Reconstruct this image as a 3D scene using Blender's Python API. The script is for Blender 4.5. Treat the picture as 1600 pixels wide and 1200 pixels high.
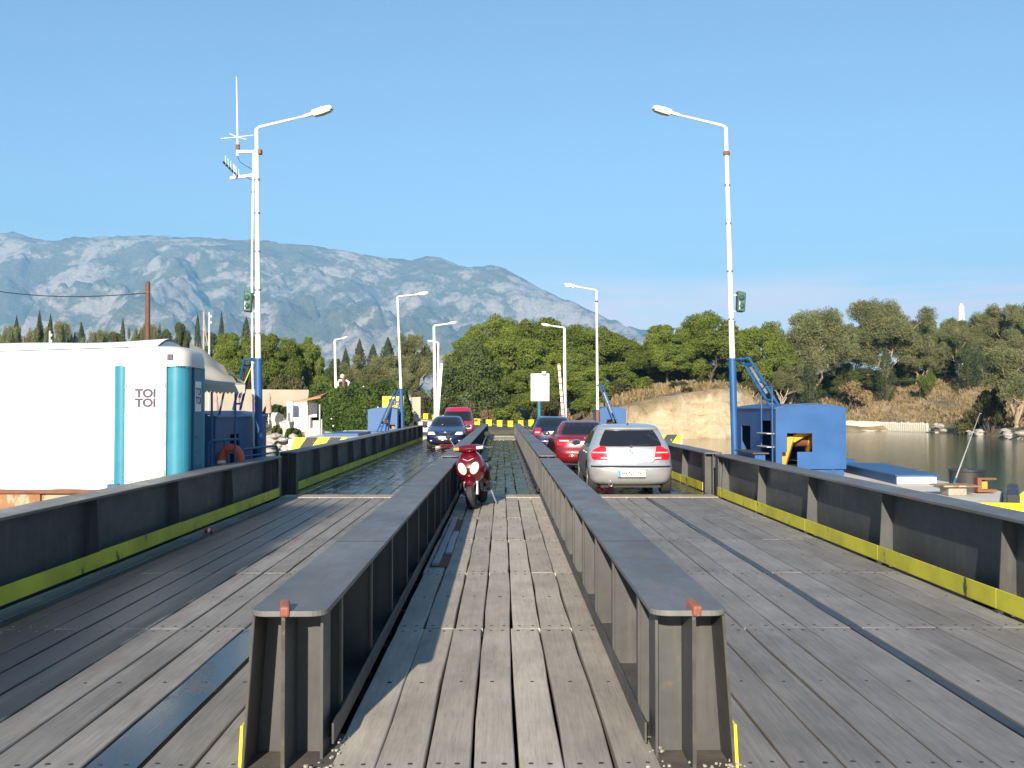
import bpy, bmesh, math, random
import numpy as np
from mathutils import Vector, Matrix, Euler, noise as mnoise

random.seed(7)
RNG = np.random.default_rng(11)
for o in list(bpy.data.objects):
    bpy.data.objects.remove(o)
scene = bpy.context.scene
COL = scene.collection

# ------------------------------------------------------------------ camera
CAM_H = 1.75
F_PX = 1600.0
PITCH = math.atan(38 / 1600.0)
YAW = math.atan(15 / 1600.0)
cam_data = bpy.data.cameras.new('camera')
cam_data.sensor_width = 36.0
cam_data.lens = 36.0 * F_PX / 1600.0
cam_data.clip_start = 0.05
cam_data.clip_end = 60000
cam = bpy.data.objects.new('camera', cam_data)
COL.objects.link(cam)
cam.location = (0, 0, CAM_H)
cam.rotation_euler = (math.pi / 2 + PITCH, 0, -YAW)
scene.camera = cam
_R = cam.rotation_euler.to_matrix()

def P(px, py, Y):
    """world point seen at a pixel of the 1600x1200 photo, at depth Y along the bridge"""
    d = _R @ Vector((px - 800.0, 600.0 - py, -F_PX))
    t = Y / d.y
    return Vector((d.x * t, Y, CAM_H + d.z * t))

# ------------------------------------------------------------------ sky, sun, exposure
SUN_EL = math.radians(19.5)
SUN_AZ = math.radians(190.0)          # clockwise from +Y: behind the camera, a little to the left
world = bpy.data.worlds.new('World')
scene.world = world
world.use_nodes = True
nt = world.node_tree
nt.nodes.clear()
w_out = nt.nodes.new('ShaderNodeOutputWorld')
w_bg = nt.nodes.new('ShaderNodeBackground')
w_sky = nt.nodes.new('ShaderNodeTexSky')
w_sky.sky_type = 'NISHITA'
w_sky.sun_disc = False
w_sky.sun_elevation = SUN_EL
w_sky.sun_rotation = SUN_AZ
w_sky.air_density = 1.0
w_sky.dust_density = 0.0
w_sky.ozone_density = 2.2
w_bg.inputs['Strength'].default_value = 0.088
# thin stratus low over the horizon
w_tc = nt.nodes.new('ShaderNodeTexCoord')
w_sep = nt.nodes.new('ShaderNodeSeparateXYZ')
nt.links.new(w_tc.outputs['Generated'], w_sep.inputs[0])
w_map = nt.nodes.new('ShaderNodeMapping')
w_map.inputs['Scale'].default_value = (3.0, 3.0, 38.0)
nt.links.new(w_tc.outputs['Generated'], w_map.inputs['Vector'])
w_noise = nt.nodes.new('ShaderNodeTexNoise')
w_noise.inputs['Scale'].default_value = 2.2
w_noise.inputs['Detail'].default_value = 5.0
w_noise.inputs['Roughness'].default_value = 0.55
nt.links.new(w_map.outputs['Vector'], w_noise.inputs['Vector'])
w_nr = nt.nodes.new('ShaderNodeMapRange')
w_nr.inputs['From Min'].default_value = 0.30
w_nr.inputs['From Max'].default_value = 0.56
nt.links.new(w_noise.outputs['Fac'], w_nr.inputs['Value'])
w_band = nt.nodes.new('ShaderNodeValToRGB')
cr = w_band.color_ramp
cr.interpolation = 'EASE'
cr.elements[0].position = 0.060; cr.elements[0].color = (0, 0, 0, 1)
cr.elements[1].position = 0.17; cr.elements[1].color = (0, 0, 0, 1)
e = cr.elements.new(0.092); e.color = (1, 1, 1, 1)
e = cr.elements.new(0.112); e.color = (0.85, 0.85, 0.85, 1)
e = cr.elements.new(0.130); e.color = (0.18, 0.18, 0.18, 1)
nt.links.new(w_sep.outputs['Z'], w_band.inputs['Fac'])
w_mul = nt.nodes.new('ShaderNodeMath'); w_mul.operation = 'MULTIPLY'
nt.links.new(w_nr.outputs['Result'], w_mul.inputs[0])
nt.links.new(w_band.outputs['Color'], w_mul.inputs[1])
w_mul2 = nt.nodes.new('ShaderNodeMath'); w_mul2.operation = 'MULTIPLY'
w_mul2.inputs[1].default_value = 0.95
nt.links.new(w_mul.outputs[0], w_mul2.inputs[0])
w_mix = nt.nodes.new('ShaderNodeMix'); w_mix.data_type = 'RGBA'
w_mix.inputs['B'].default_value = (9.6, 8.0, 8.0, 1)
nt.links.new(w_mul2.outputs[0], w_mix.inputs['Factor'])
nt.links.new(w_sky.outputs['Color'], w_mix.inputs['A'])
nt.links.new(w_mix.outputs['Result'], w_bg.inputs['Color'])
nt.links.new(w_bg.outputs[0], w_out.inputs['Surface'])

sun_dir = Vector((math.sin(SUN_AZ) * math.cos(SUN_EL), math.cos(SUN_AZ) * math.cos(SUN_EL), math.sin(SUN_EL)))
sun_data = bpy.data.lights.new('sun', 'SUN')
sun_data.energy = 5.0
sun_data.angle = math.radians(0.55)
sun_data.color = (1.0, 0.88, 0.72)
sun = bpy.data.objects.new('sun', sun_data)
COL.objects.link(sun)
sun.rotation_euler = (-sun_dir).to_track_quat('-Z', 'Y').to_euler()
sun.location = (0, -20, 30)

vs = scene.view_settings
vs.view_transform = 'Standard'
vs.look = 'None'
vs.gamma = 1.0
vs.use_curve_mapping = False
vs.exposure = 0.88
scene.cycles.use_denoising = True
scene.cycles.max_bounces = 6
scene.cycles.volume_bounces = 1
scene.cycles.transparent_max_bounces = 8

# ------------------------------------------------------------------ materials
MATS = {}

def nodes_of(name):
    m = bpy.data.materials.new(name)
    m.use_nodes = True
    t = m.node_tree
    b = t.nodes['Principled BSDF']
    MATS[name] = m
    return m, t, b

def N(t, kind, **kw):
    n = t.nodes.new(kind)
    for k, v in kw.items():
        if k in n.inputs:
            n.inputs[k].default_value = v
        else:
            setattr(n, k, v)
    return n

def ramp(t, fac, stops):
    r = t.nodes.new('ShaderNodeValToRGB')
    els = r.color_ramp.elements
    while len(els) < len(stops):
        els.new(0.5)
    for e, (p, c) in zip(els, stops):
        e.position = p
        e.color = (c[0], c[1], c[2], 1) if isinstance(c, (tuple, list)) else (c, c, c, 1)
    t.links.new(fac, r.inputs['Fac'])
    return r

def noise_node(t, vec, scale=(1, 1, 1), nscale=1.0, detail=5, rough=0.6, dist=0.0):
    mp = N(t, 'ShaderNodeMapping')
    mp.inputs['Scale'].default_value = scale
    t.links.new(vec, mp.inputs['Vector'])
    n = N(t, 'ShaderNodeTexNoise')
    n.inputs['Scale'].default_value = nscale
    n.inputs['Detail'].default_value = detail
    n.inputs['Roughness'].default_value = rough
    n.inputs['Distortion'].default_value = dist
    t.links.new(mp.outputs[0], n.inputs['Vector'])
    return n

def mix(t, a, b, fac, mode='MIX'):
    m = t.nodes.new('ShaderNodeMix')
    m.data_type = 'RGBA'
    m.blend_type = mode
    for sock, val in (('A', a), ('B', b)):
        if isinstance(val, tuple):
            m.inputs[sock].default_value = (val[0], val[1], val[2], 1)
        else:
            t.links.new(val, m.inputs[sock])
    if isinstance(fac, (int, float)):
        m.inputs['Factor'].default_value = fac
    else:
        t.links.new(fac, m.inputs['Factor'])
    return m.outputs['Result']

def math_n(t, op, a, b=None, clamp=False):
    m = t.nodes.new('ShaderNodeMath')
    m.operation = op
    m.use_clamp = clamp
    for i, v in enumerate((a, b)):
        if v is None:
            continue
        if isinstance(v, (int, float)):
            m.inputs[i].default_value = v
        else:
            t.links.new(v, m.inputs[i])
    return m.outputs[0]

def bump(t, b, height, strength=0.3, dist=0.02):
    n = N(t, 'ShaderNodeBump')
    n.inputs['Strength'].default_value = strength
    n.inputs['Distance'].default_value = dist
    t.links.new(height, n.inputs['Height'])
    t.links.new(n.outputs[0], b.inputs['Normal'])
    return n

def paint(name, col, rough=0.5, metal=0.0, var=0.12, wear=None, wear_col=(0.2, 0.09, 0.04), scale=3.0, coat=0.0, bumps=0.08, spec=0.5):
    """painted or plain solid with slight tone variation and, if asked, worn or rusty spots"""
    m, t, b = nodes_of(name)
    geo = N(t, 'ShaderNodeNewGeometry')
    n = noise_node(t, geo.outputs['Position'], nscale=scale, detail=6)
    lo = tuple(max(0, c * (1 - var)) for c in col)
    hi = tuple(min(1, c * (1 + var)) for c in col)
    r = ramp(t, n.outputs['Fac'], [(0.3, lo), (0.7, hi)])
    c = r.outputs['Color']
    if wear:
        n2 = noise_node(t, geo.outputs['Position'], scale=(1, 1, 0.45), nscale=scale * 2.3, detail=8, rough=0.7)
        f = ramp(t, n2.outputs['Fac'], [(wear, 0.0), (min(1, wear + 0.05), 1.0)])
        c = mix(t, c, wear_col, f.outputs['Color'])
    t.links.new(c, b.inputs['Base Color'])
    rr = ramp(t, n.outputs['Fac'], [(0.3, max(0.02, rough - 0.06)), (0.7, min(1, rough + 0.08))])
    t.links.new(rr.outputs['Color'], b.inputs['Roughness'])
    b.inputs['Metallic'].default_value = metal
    b.inputs['Coat Weight'].default_value = coat
    b.inputs['Coat Roughness'].default_value = 0.05
    b.inputs['Specular IOR Level'].default_value = spec
    if bumps:
        n3 = noise_node(t, geo.outputs['Position'], nscale=scale * 9, detail=4)
        bump(t, b, n3.outputs['Fac'], bumps, 0.01)
    return m

def wood_material(name, c_lo, c_hi, wet=None, algae=False, streaks=None, dark=1.0, stains=None):
    """weathered planks; `wet` soaks the boards, `streaks` are soaked or oily bands (x centre, half width, y0, y1)"""
    m, t, b = nodes_of(name)
    geo = N(t, 'ShaderNodeNewGeometry')
    oi = N(t, 'ShaderNodeObjectInfo')
    off = N(t, 'ShaderNodeVectorMath', operation='SCALE')
    comb = N(t, 'ShaderNodeCombineXYZ')
    for i in range(3):
        t.links.new(oi.outputs['Random'], comb.inputs[i])
    t.links.new(comb.outputs[0], off.inputs[0])
    off.inputs['Scale'].default_value = 57.0
    add = N(t, 'ShaderNodeVectorMath', operation='ADD')
    t.links.new(geo.outputs['Position'], add.inputs[0])
    t.links.new(off.outputs[0], add.inputs[1])
    grain = noise_node(t, add.outputs[0], scale=(26, 0.9, 26), nscale=1.6, detail=7, rough=0.65, dist=0.4)
    fine = noise_node(t, add.outputs[0], scale=(130, 5, 130), nscale=1.0, detail=4, rough=0.6)
    blot = noise_node(t, geo.outputs['Position'], scale=(1, 0.5, 1), nscale=2.4, detail=6, rough=0.65)
    mid = tuple((a + c) / 2 for a, c in zip(c_lo, c_hi))
    r = ramp(t, grain.outputs['Fac'], [(0.3, c_lo), (0.5, mid), (0.72, c_hi)])
    tone = N(t, 'ShaderNodeMapRange')
    tone.inputs['To Min'].default_value = 0.82 * dark
    tone.inputs['To Max'].default_value = 1.14 * dark
    t.links.new(oi.outputs['Random'], tone.inputs['Value'])
    hsv = N(t, 'ShaderNodeHueSaturation')
    t.links.new(r.outputs['Color'], hsv.inputs['Color'])
    t.links.new(tone.outputs[0], hsv.inputs['Value'])
    c = hsv.outputs['Color']
    bl = ramp(t, blot.outputs['Fac'], [(0.32, 0.74), (0.6, 1.04)])
    c = mix(t, c, bl.outputs['Color'], 1.0, 'MULTIPLY')
    fr = ramp(t, fine.outputs['Fac'], [(0.34, 0.62), (0.5, 1.0)])
    c = mix(t, c, fr.outputs['Color'], 0.5, 'MULTIPLY')
    wetf = None
    sep = N(t, 'ShaderNodeSeparateXYZ')
    t.links.new(geo.outputs['Position'], sep.inputs[0])
    rough_f = None
    for (xc, hw, y0, y1, ro) in (streaks or []):
        jn = noise_node(t, geo.outputs['Position'], scale=(1, 0.35, 1), nscale=1.7, detail=5)
        jx = math_n(t, 'MULTIPLY_ADD', jn.outputs['Fac'], 0.36)
        jx.node.inputs[2].default_value = -0.18
        dx = math_n(t, 'ABSOLUTE', math_n(t, 'ADD', math_n(t, 'SUBTRACT', sep.outputs['X'], xc), jx))
        f = N(t, 'ShaderNodeMapRange', interpolation_type='SMOOTHSTEP')
        f.inputs['From Min'].default_value = hw
        f.inputs['From Max'].default_value = hw * 0.55
        t.links.new(dx, f.inputs['Value'])
        g = N(t, 'ShaderNodeMapRange', interpolation_type='SMOOTHSTEP')
        g.inputs['From Min'].default_value = y1 + 0.8
        g.inputs['From Max'].default_value = y1 - 0.8
        t.links.new(sep.outputs['Y'], g.inputs['Value'])
        g2 = N(t, 'ShaderNodeMapRange', interpolation_type='SMOOTHSTEP')
        g2.inputs['From Min'].default_value = y0 - 0.5
        g2.inputs['From Max'].default_value = y0 + 0.7
        t.links.new(sep.outputs['Y'], g2.inputs['Value'])
        s = math_n(t, 'MULTIPLY', math_n(t, 'MULTIPLY', f.outputs[0], g.outputs[0]), g2.outputs[0])
        wetf = s if wetf is None else math_n(t, 'MAXIMUM', wetf, s)
        sr = math_n(t, 'MULTIPLY', s, 0.72 - ro)
        rough_f = sr if rough_f is None else math_n(t, 'MAXIMUM', rough_f, sr)
    if wet is not None:
        wn = noise_node(t, geo.outputs['Position'], scale=(1.6, 0.7, 1), nscale=1.8, detail=6, rough=0.6)
        wr = ramp(t, wn.outputs['Fac'], [(0.42 - wet * 0.25, 0.0), (0.62 - wet * 0.25, 1.0)])
        wetf = wr.outputs['Color'] if wetf is None else math_n(t, 'MAXIMUM', wetf, wr.outputs['Color'])
    for (xc, hw, y0, y1, col) in (stains or []):
        sn = noise_node(t, geo.outputs['Position'], scale=(6, 0.6, 1), nscale=1.5, detail=5)
        dx = math_n(t, 'ABSOLUTE', math_n(t, 'SUBTRACT', sep.outputs['X'], xc))
        f = N(t, 'ShaderNodeMapRange', interpolation_type='SMOOTHSTEP')
        f.inputs['From Min'].default_value = hw
        f.inputs['From Max'].default_value = hw * 0.3
        t.links.new(dx, f.inputs['Value'])
        sr_ = ramp(t, sn.outputs['Fac'], [(0.44, 0.0), (0.62, 0.6)])
        c = mix(t, c, col, math_n(t, 'MULTIPLY', f.outputs[0], sr_.outputs['Color']))
    if algae:
        an = noise_node(t, add.outputs[0], scale=(4, 1.6, 4), nscale=1.5, detail=5)
        ar = ramp(t, an.outputs['Fac'], [(0.46, 0.0), (0.66, 0.75)])
        c = mix(t, c, (0.085, 0.09, 0.03), ar.outputs['Color'])
    if wetf is not None:
        c = mix(t, c, mix(t, c, (0.12, 0.12, 0.13), 1.0, 'MULTIPLY'), wetf)
        rg = N(t, 'ShaderNodeMapRange')
        rg.inputs['To Min'].default_value = 0.72
        rg.inputs['To Max'].default_value = 0.16 if not streaks else 0.27
        t.links.new(wetf, rg.inputs['Value'])
        if rough_f is not None:
            t.links.new(math_n(t, 'SUBTRACT', 0.72, rough_f), b.inputs['Roughness'])
        else:
            t.links.new(rg.outputs[0], b.inputs['Roughness'])
    else:
        b.inputs['Roughness'].default_value = 0.72
    t.links.new(c, b.inputs['Base Color'])
    hsum = math_n(t, 'ADD', grain.outputs['Fac'], math_n(t, 'MULTIPLY', fine.outputs['Fac'], 0.5))
    bn = bump(t, b, hsum, 0.35, 0.006)
    if wetf is not None:
        st = N(t, 'ShaderNodeMapRange')
        st.inputs['To Min'].default_value = 0.35
        st.inputs['To Max'].default_value = 0.11
        t.links.new(wetf, st.inputs['Value'])
        t.links.new(st.outputs[0], bn.inputs['Strength'])
    return m

def foliage(name, c1, c2, c3, transl=0.25, nscale=0.55):
    m, t, b = nodes_of(name)
    tc = N(t, 'ShaderNodeTexCoord')
    oi = N(t, 'ShaderNodeObjectInfo')
    n = noise_node(t, tc.outputs['Object'], nscale=nscale, detail=4, rough=0.6)
    n2 = noise_node(t, tc.outputs['Object'], nscale=nscale * 9, detail=2)
    r = ramp(t, n.outputs['Fac'], [(0.32, c1), (0.5, c2), (0.68, c3)])
    v = ramp(t, n2.outputs['Fac'], [(0.3, 0.7), (0.7, 1.25)])
    c = mix(t, r.outputs['Color'], v.outputs['Color'], 1.0, 'MULTIPLY')
    hs = N(t, 'ShaderNodeHueSaturation')
    t.links.new(c, hs.inputs['Color'])
    mr = N(t, 'ShaderNodeMapRange')
    mr.inputs['To Min'].default_value = 0.84
    mr.inputs['To Max'].default_value = 1.14
    t.links.new(oi.outputs['Random'], mr.inputs['Value'])
    t.links.new(mr.outputs[0], hs.inputs['Value'])
    t.links.new(hs.outputs['Color'], b.inputs['Base Color'])
    b.inputs['Roughness'].default_value = 0.65
    b.inputs['Specular IOR Level'].default_value = 0.25
    tr = N(t, 'ShaderNodeBsdfTranslucent')
    t.links.new(hs.outputs['Color'], tr.inputs['Color'])
    ms = N(t, 'ShaderNodeMixShader')
    ms.inputs[0].default_value = transl
    t.links.new(b.outputs[0], ms.inputs[1])
    t.links.new(tr.outputs[0], ms.inputs[2])
    t.links.new(ms.outputs[0], t.nodes['Material Output'].inputs['Surface'])
    return m

STREAKS_L = [(-3.52, 0.86, 3.0, 18.6, 0.45), (-2.9, 0.12, 4.0, 13.0, 0.55)]
wood_material('plank_walkway', (0.42, 0.365, 0.30), (0.54, 0.48, 0.40))
wood_material('plank_left_lane', (0.27, 0.245, 0.215), (0.40, 0.37, 0.335), dark=0.82, streaks=STREAKS_L, stains=[(-2.72, 0.07, 4, 14, (0.25, 0.14, 0.13))])
wood_material('plank_right_lane', (0.235, 0.22, 0.205), (0.36, 0.34, 0.325), dark=0.84)
wood_material('plank_soaked', (0.13, 0.12, 0.11), (0.2, 0.19, 0.18), wet=0.75)
wood_material('plank_wet', (0.13, 0.12, 0.10), (0.25, 0.235, 0.20), wet=0.45, algae=True)
wood_material('plank_wet_lane', (0.11, 0.105, 0.10), (0.22, 0.21, 0.20), wet=0.55, algae=True)
wood_material('sill_wood', (0.33, 0.29, 0.23), (0.48, 0.43, 0.35))
wood_material('pole_wood', (0.13, 0.055, 0.035), (0.2, 0.09, 0.055))
paint('plank_dark_steel', (0.045, 0.05, 0.058), 0.42, 0.1, 0.4)
paint('bolt', (0.03, 0.027, 0.025), 0.75, 0.0, 0.3)
def girder_material(name, col, rough, rust_at, top=False):
    m, t, b = nodes_of(name)
    geo = N(t, 'ShaderNodeNewGeometry')
    oi = N(t, 'ShaderNodeObjectInfo')
    big = noise_node(t, geo.outputs['Position'], scale=(1, 0.5, 1), nscale=1.6, detail=6, rough=0.65)
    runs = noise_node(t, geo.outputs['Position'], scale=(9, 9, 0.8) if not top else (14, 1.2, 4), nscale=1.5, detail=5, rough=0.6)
    chips = noise_node(t, geo.outputs['Position'], scale=(1, 0.6, 1), nscale=13, detail=7, rough=0.75)
    patch = noise_node(t, geo.outputs['Position'], scale=(1, 0.45, 1), nscale=2.6, detail=8, rough=0.72)
    c = ramp(t, big.outputs['Fac'], [(0.3, tuple(v * 0.7 for v in col)), (0.5, col), (0.72, tuple(v * 1.45 for v in col))]).outputs['Color']
    rf = ramp(t, runs.outputs['Fac'], [(0.50, 0.0), (0.74, 0.6)])
    c = mix(t, c, (0.10, 0.098, 0.092), rf.outputs['Color'])
    pf = ramp(t, patch.outputs['Fac'], [(rust_at, 0.0), (rust_at + 0.09, 0.6)])
    c = mix(t, c, (0.25, 0.115, 0.07), pf.outputs['Color'])
    cf = ramp(t, chips.outputs['Fac'], [(0.71, 0.0), (0.73, 0.85)])
    c = mix(t, c, (0.24, 0.2, 0.15), cf.outputs['Color'])
    t.links.new(c, b.inputs['Base Color'])
    rr = ramp(t, patch.outputs['Fac'], [(0.3, rough - 0.12), (0.7, rough + 0.16)])
    t.links.new(rr.outputs['Color'], b.inputs['Roughness'])
    hh = math_n(t, 'SUBTRACT', math_n(t, 'MULTIPLY', big.outputs['Fac'], 0.7), math_n(t, 'MULTIPLY', cf.outputs['Color'], 0.12))
    bump(t, b, hh, 0.3, 0.02)
    return m
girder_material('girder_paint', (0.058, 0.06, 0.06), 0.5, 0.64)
girder_material('girder_top', (0.13, 0.127, 0.125), 0.5, 0.57, True)  # same paint, made paler for dust and sky reflection on the top plates
paint('kerb_yellow', (0.60, 0.55, 0.04), 0.55, 0.0, 0.22, wear=0.60, wear_col=(0.07, 0.07, 0.035), scale=1.5)
paint('lug_red', (0.26, 0.085, 0.055), 0.6, 0, 0.25, wear=0.6, wear_col=(0.25, 0.2, 0.17), scale=20)
paint('edge_rust', (0.055, 0.052, 0.045), 0.7, 0, 0.5, wear=0.62, wear_col=(0.26, 0.15, 0.07), scale=9)
paint('under_steel', (0.03, 0.03, 0.03), 0.8)
paint('concrete', (0.46, 0.43, 0.37), 0.85, 0, 0.14, wear=0.7, wear_col=(0.3, 0.27, 0.22), scale=1.2, bumps=0.25)
paint('concrete_pale', (0.6, 0.56, 0.48), 0.85, 0, 0.12, scale=0.7, bumps=0.2)
paint('asphalt', (0.075, 0.075, 0.08), 0.85, 0, 0.2, scale=0.8, bumps=0.2)
paint('road_dust', (0.4, 0.37, 0.3), 0.9, 0, 0.12, scale=0.5, bumps=0.2)
paint('white_paint', (0.8, 0.79, 0.75), 0.4, 0, 0.05, wear=0.7, wear_col=(0.33, 0.14, 0.06), scale=2.2)
paint('aged_white', (0.56, 0.55, 0.52), 0.4, 0, 0.05, bumps=0.02)
paint('cream_wall', (0.42, 0.36, 0.28), 0.9, 0, 0.12, scale=0.6, bumps=0.2)
paint('dirt', (0.10, 0.088, 0.075), 0.95, 0, 0.35, scale=6, bumps=0.4)
paint('white_plastic', (0.72, 0.72, 0.71), 0.35, 0, 0.02, bumps=0.02)
paint('tent_fabric', (0.86, 0.86, 0.84), 0.65, 0, 0.02, scale=0.8, bumps=0.12)
paint('awning_fabric', (0.36, 0.34, 0.30), 0.8, 0, 0.1, scale=1.5, bumps=0.1)
paint('blue_paint', (0.014, 0.085, 0.25), 0.45, 0, 0.12, wear=0.76, wear_col=(0.5, 0.5, 0.48), scale=1.6)
paint('blue_dull', (0.022, 0.085, 0.21), 0.5, 0, 0.2, wear=0.72, wear_col=(0.3, 0.3, 0.3), scale=2.6)
paint('turquoise_plastic', (0.028, 0.215, 0.30), 0.4, 0, 0.06, bumps=0.03)
paint('teal_dark', (0.02, 0.15, 0.26), 0.45, 0, 0.08)
paint('dark_ink', (0.045, 0.03, 0.07), 0.5, 0, 0.02, bumps=0)
paint('black_plastic', (0.018, 0.018, 0.02), 0.45, 0, 0.1)
paint('rubber', (0.022, 0.022, 0.022), 0.75, 0, 0.2)
paint('chrome', (0.6, 0.6, 0.62), 0.18, 0.9, 0.05, bumps=0)
paint('steel_grey', (0.32, 0.33, 0.34), 0.45, 0.6, 0.15)
paint('machine_yellow', (0.62, 0.33, 0.04), 0.5, 0, 0.2, wear=0.62, wear_col=(0.06, 0.035, 0.02), scale=4)
paint('hazard_yellow', (0.78, 0.66, 0.01), 0.5, 0, 0.06, wear=0.74, wear_col=(0.3, 0.28, 0.2), scale=2)
paint('hazard_black', (0.03, 0.03, 0.032), 0.6, 0, 0.3, wear=0.6, wear_col=(0.4, 0.38, 0.33), scale=3)
paint('sign_yellow', (0.8, 0.52, 0.01), 0.5, 0, 0.05)
paint('rust_sheet', (0.35, 0.17, 0.08), 0.85, 0, 0.35, wear=0.5, wear_col=(0.33, 0.32, 0.22), scale=1.4, bumps=0.2)
paint('rust_bar', (0.2, 0.085, 0.05), 0.85, 0, 0.3)
paint('green_box', (0.03, 0.09, 0.06), 0.5, 0, 0.2)
paint('ring_orange', (0.62, 0.10, 0.025), 0.5, 0, 0.1)
paint('red_can', (0.5, 0.03, 0.03), 0.3)
paint('car_silver', (0.50, 0.515, 0.53), 0.3, 0.55, 0.02, coat=0.6, bumps=0)
paint('car_red', (0.22, 0.012, 0.02), 0.32, 0.25, 0.03, coat=0.7, bumps=0)
paint('car_navy', (0.012, 0.018, 0.07), 0.28, 0.2, 0.03, coat=0.8, bumps=0)
paint('van_red', (0.45, 0.015, 0.05), 0.35, 0.1, 0.03, coat=0.5, bumps=0)
paint('scooter_red', (0.135, 0.004, 0.013), 0.25, 0.25, 0.03, coat=0.9, bumps=0)
paint('car_glass', (0.012, 0.014, 0.018), 0.06, 0.0, 0.05, bumps=0, spec=0.8)
paint('light_red', (0.55, 0.012, 0.02), 0.15, 0, 0.1, coat=1.0, bumps=0)
paint('light_white', (0.82, 0.80, 0.74), 0.15, 0, 0.04, coat=1.0, bumps=0)
paint('light_cream', (0.8, 0.74, 0.52), 0.15, 0, 0.15, coat=1.0, scale=30, bumps=0)
paint('light_pink', (0.8, 0.42, 0.38), 0.2, 0, 0.1, coat=0.8, bumps=0)
paint('light_amber', (0.8, 0.36, 0.1), 0.2, 0, 0.1, coat=0.8, bumps=0)
paint('plate_white', (0.8, 0.8, 0.78), 0.45, 0, 0.02, bumps=0)
paint('plate_blue', (0.06, 0.22, 0.6), 0.45, 0, 0.02, bumps=0)
paint('bark', (0.12, 0.085, 0.06), 0.9, 0, 0.3, scale=2)
paint('bark_pale', (0.36, 0.27, 0.19), 0.85, 0, 0.25, scale=2)
paint('terracotta', (0.5, 0.2, 0.1), 0.8, 0, 0.2, scale=4)
paint('parasol_pink', (0.45, 0.29, 0.25), 0.85, 0, 0.1)
paint('rock_pale', (0.36, 0.33, 0.285), 0.9, 0, 0.3, scale=1.2, bumps=0.4)
paint('sandbag', (0.48, 0.45, 0.38), 0.9, 0, 0.16, scale=3, bumps=0.2)
paint('flower_white', (0.8, 0.78, 0.7), 0.7)
paint('wire', (0.03, 0.03, 0.03), 0.6)
paint('aluminium', (0.62, 0.63, 0.64), 0.35, 0.4, 0.05)
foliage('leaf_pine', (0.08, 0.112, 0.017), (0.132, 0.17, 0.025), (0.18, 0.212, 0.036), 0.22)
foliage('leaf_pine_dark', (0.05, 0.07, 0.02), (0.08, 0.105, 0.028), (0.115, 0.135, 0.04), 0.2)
foliage('leaf_cypress', (0.04, 0.058, 0.024), (0.06, 0.082, 0.033), (0.082, 0.10, 0.042), 0.15)
foliage('leaf_eucalyptus', (0.11, 0.135, 0.056), (0.18, 0.195, 0.082), (0.25, 0.24, 0.11), 0.2)
foliage('leaf_shrub', (0.06, 0.065, 0.02), (0.09, 0.09, 0.03), (0.13, 0.11, 0.045), 0.2)
foliage('leaf_hedge', (0.045, 0.08, 0.016), (0.07, 0.115, 0.022), (0.11, 0.15, 0.034), 0.22)
foliage('leaf_dry', (0.19, 0.14, 0.07), (0.28, 0.205, 0.10), (0.37, 0.28, 0.15), 0.2)

def water_material():
    m, t, b = nodes_of('water')
    geo = N(t, 'ShaderNodeNewGeometry')
    n1 = noise_node(t, geo.outputs['Position'], scale=(1, 1.3, 1), nscale=1.1, detail=4, rough=0.55, dist=0.3)
    n2 = noise_node(t, geo.outputs['Position'], scale=(1, 1.5, 1), nscale=5.0, detail=3)
    h = math_n(t, 'ADD', n1.outputs['Fac'], math_n(t, 'MULTIPLY', n2.outputs['Fac'], 0.25))
    b.inputs['Base Color'].default_value = (0.022, 0.075, 0.068, 1)
    b.inputs['Roughness'].default_value = 0.07
    b.inputs['IOR'].default_value = 1.33
    bump(t, b, h, 0.5, 0.045)
    return m
water_material()

def terrain_material():
    m, t, b = nodes_of('bank_ground')
    geo = N(t, 'ShaderNodeNewGeometry')
    sep = N(t, 'ShaderNodeSeparateXYZ')
    t.links.new(geo.outputs['Normal'], sep.inputs[0])
    n = noise_node(t, geo.outputs['Position'], nscale=0.55, detail=9, rough=0.68)
    n2 = noise_node(t, geo.outputs['Position'], nscale=0.14, detail=5)
    n3 = noise_node(t, geo.outputs['Position'], scale=(1, 1, 0.5), nscale=2.5, detail=6, rough=0.7)
    dry = ramp(t, n.outputs['Fac'], [(0.3, (0.11, 0.09, 0.06)), (0.46, (0.25, 0.19, 0.115)), (0.6, (0.36, 0.275, 0.17)), (0.75, (0.44, 0.35, 0.24))])
    scrub = ramp(t, n3.outputs['Fac'], [(0.35, (0.07, 0.075, 0.035)), (0.65, (0.16, 0.13, 0.07))])
    sf = ramp(t, n2.outputs['Fac'], [(0.44, 0.0), (0.6, 0.65)])
    c = mix(t, dry.outputs['Color'], scrub.outputs['Color'], sf.outputs['Color'])
    cl = noise_node(t, geo.outputs['Position'], scale=(0.8, 0.8, 2.2), nscale=0.8, detail=9, rough=0.7, dist=0.6)
    cliff = ramp(t, cl.outputs['Fac'], [(0.28, (0.25, 0.16, 0.09)), (0.45, (0.44, 0.34, 0.215)), (0.7, (0.54, 0.45, 0.32))])
    st = N(t, 'ShaderNodeMapRange')
    st.inputs['From Min'].default_value = 0.72
    st.inputs['From Max'].default_value = 0.52
    t.links.new(sep.outputs['Z'], st.inputs['Value'])
    c = mix(t, c, cliff.outputs['Color'], st.outputs[0])
    t.links.new(c, b.inputs['Base Color'])
    b.inputs['Roughness'].default_value = 0.95
    b.inputs['Specular IOR Level'].default_value = 0.15
    hh = math_n(t, 'ADD', n.outputs['Fac'], math_n(t, 'MULTIPLY', n3.outputs['Fac'], 0.6))
    bump(t, b, hh, 0.9, 0.35)
    return m
terrain_material()

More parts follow.
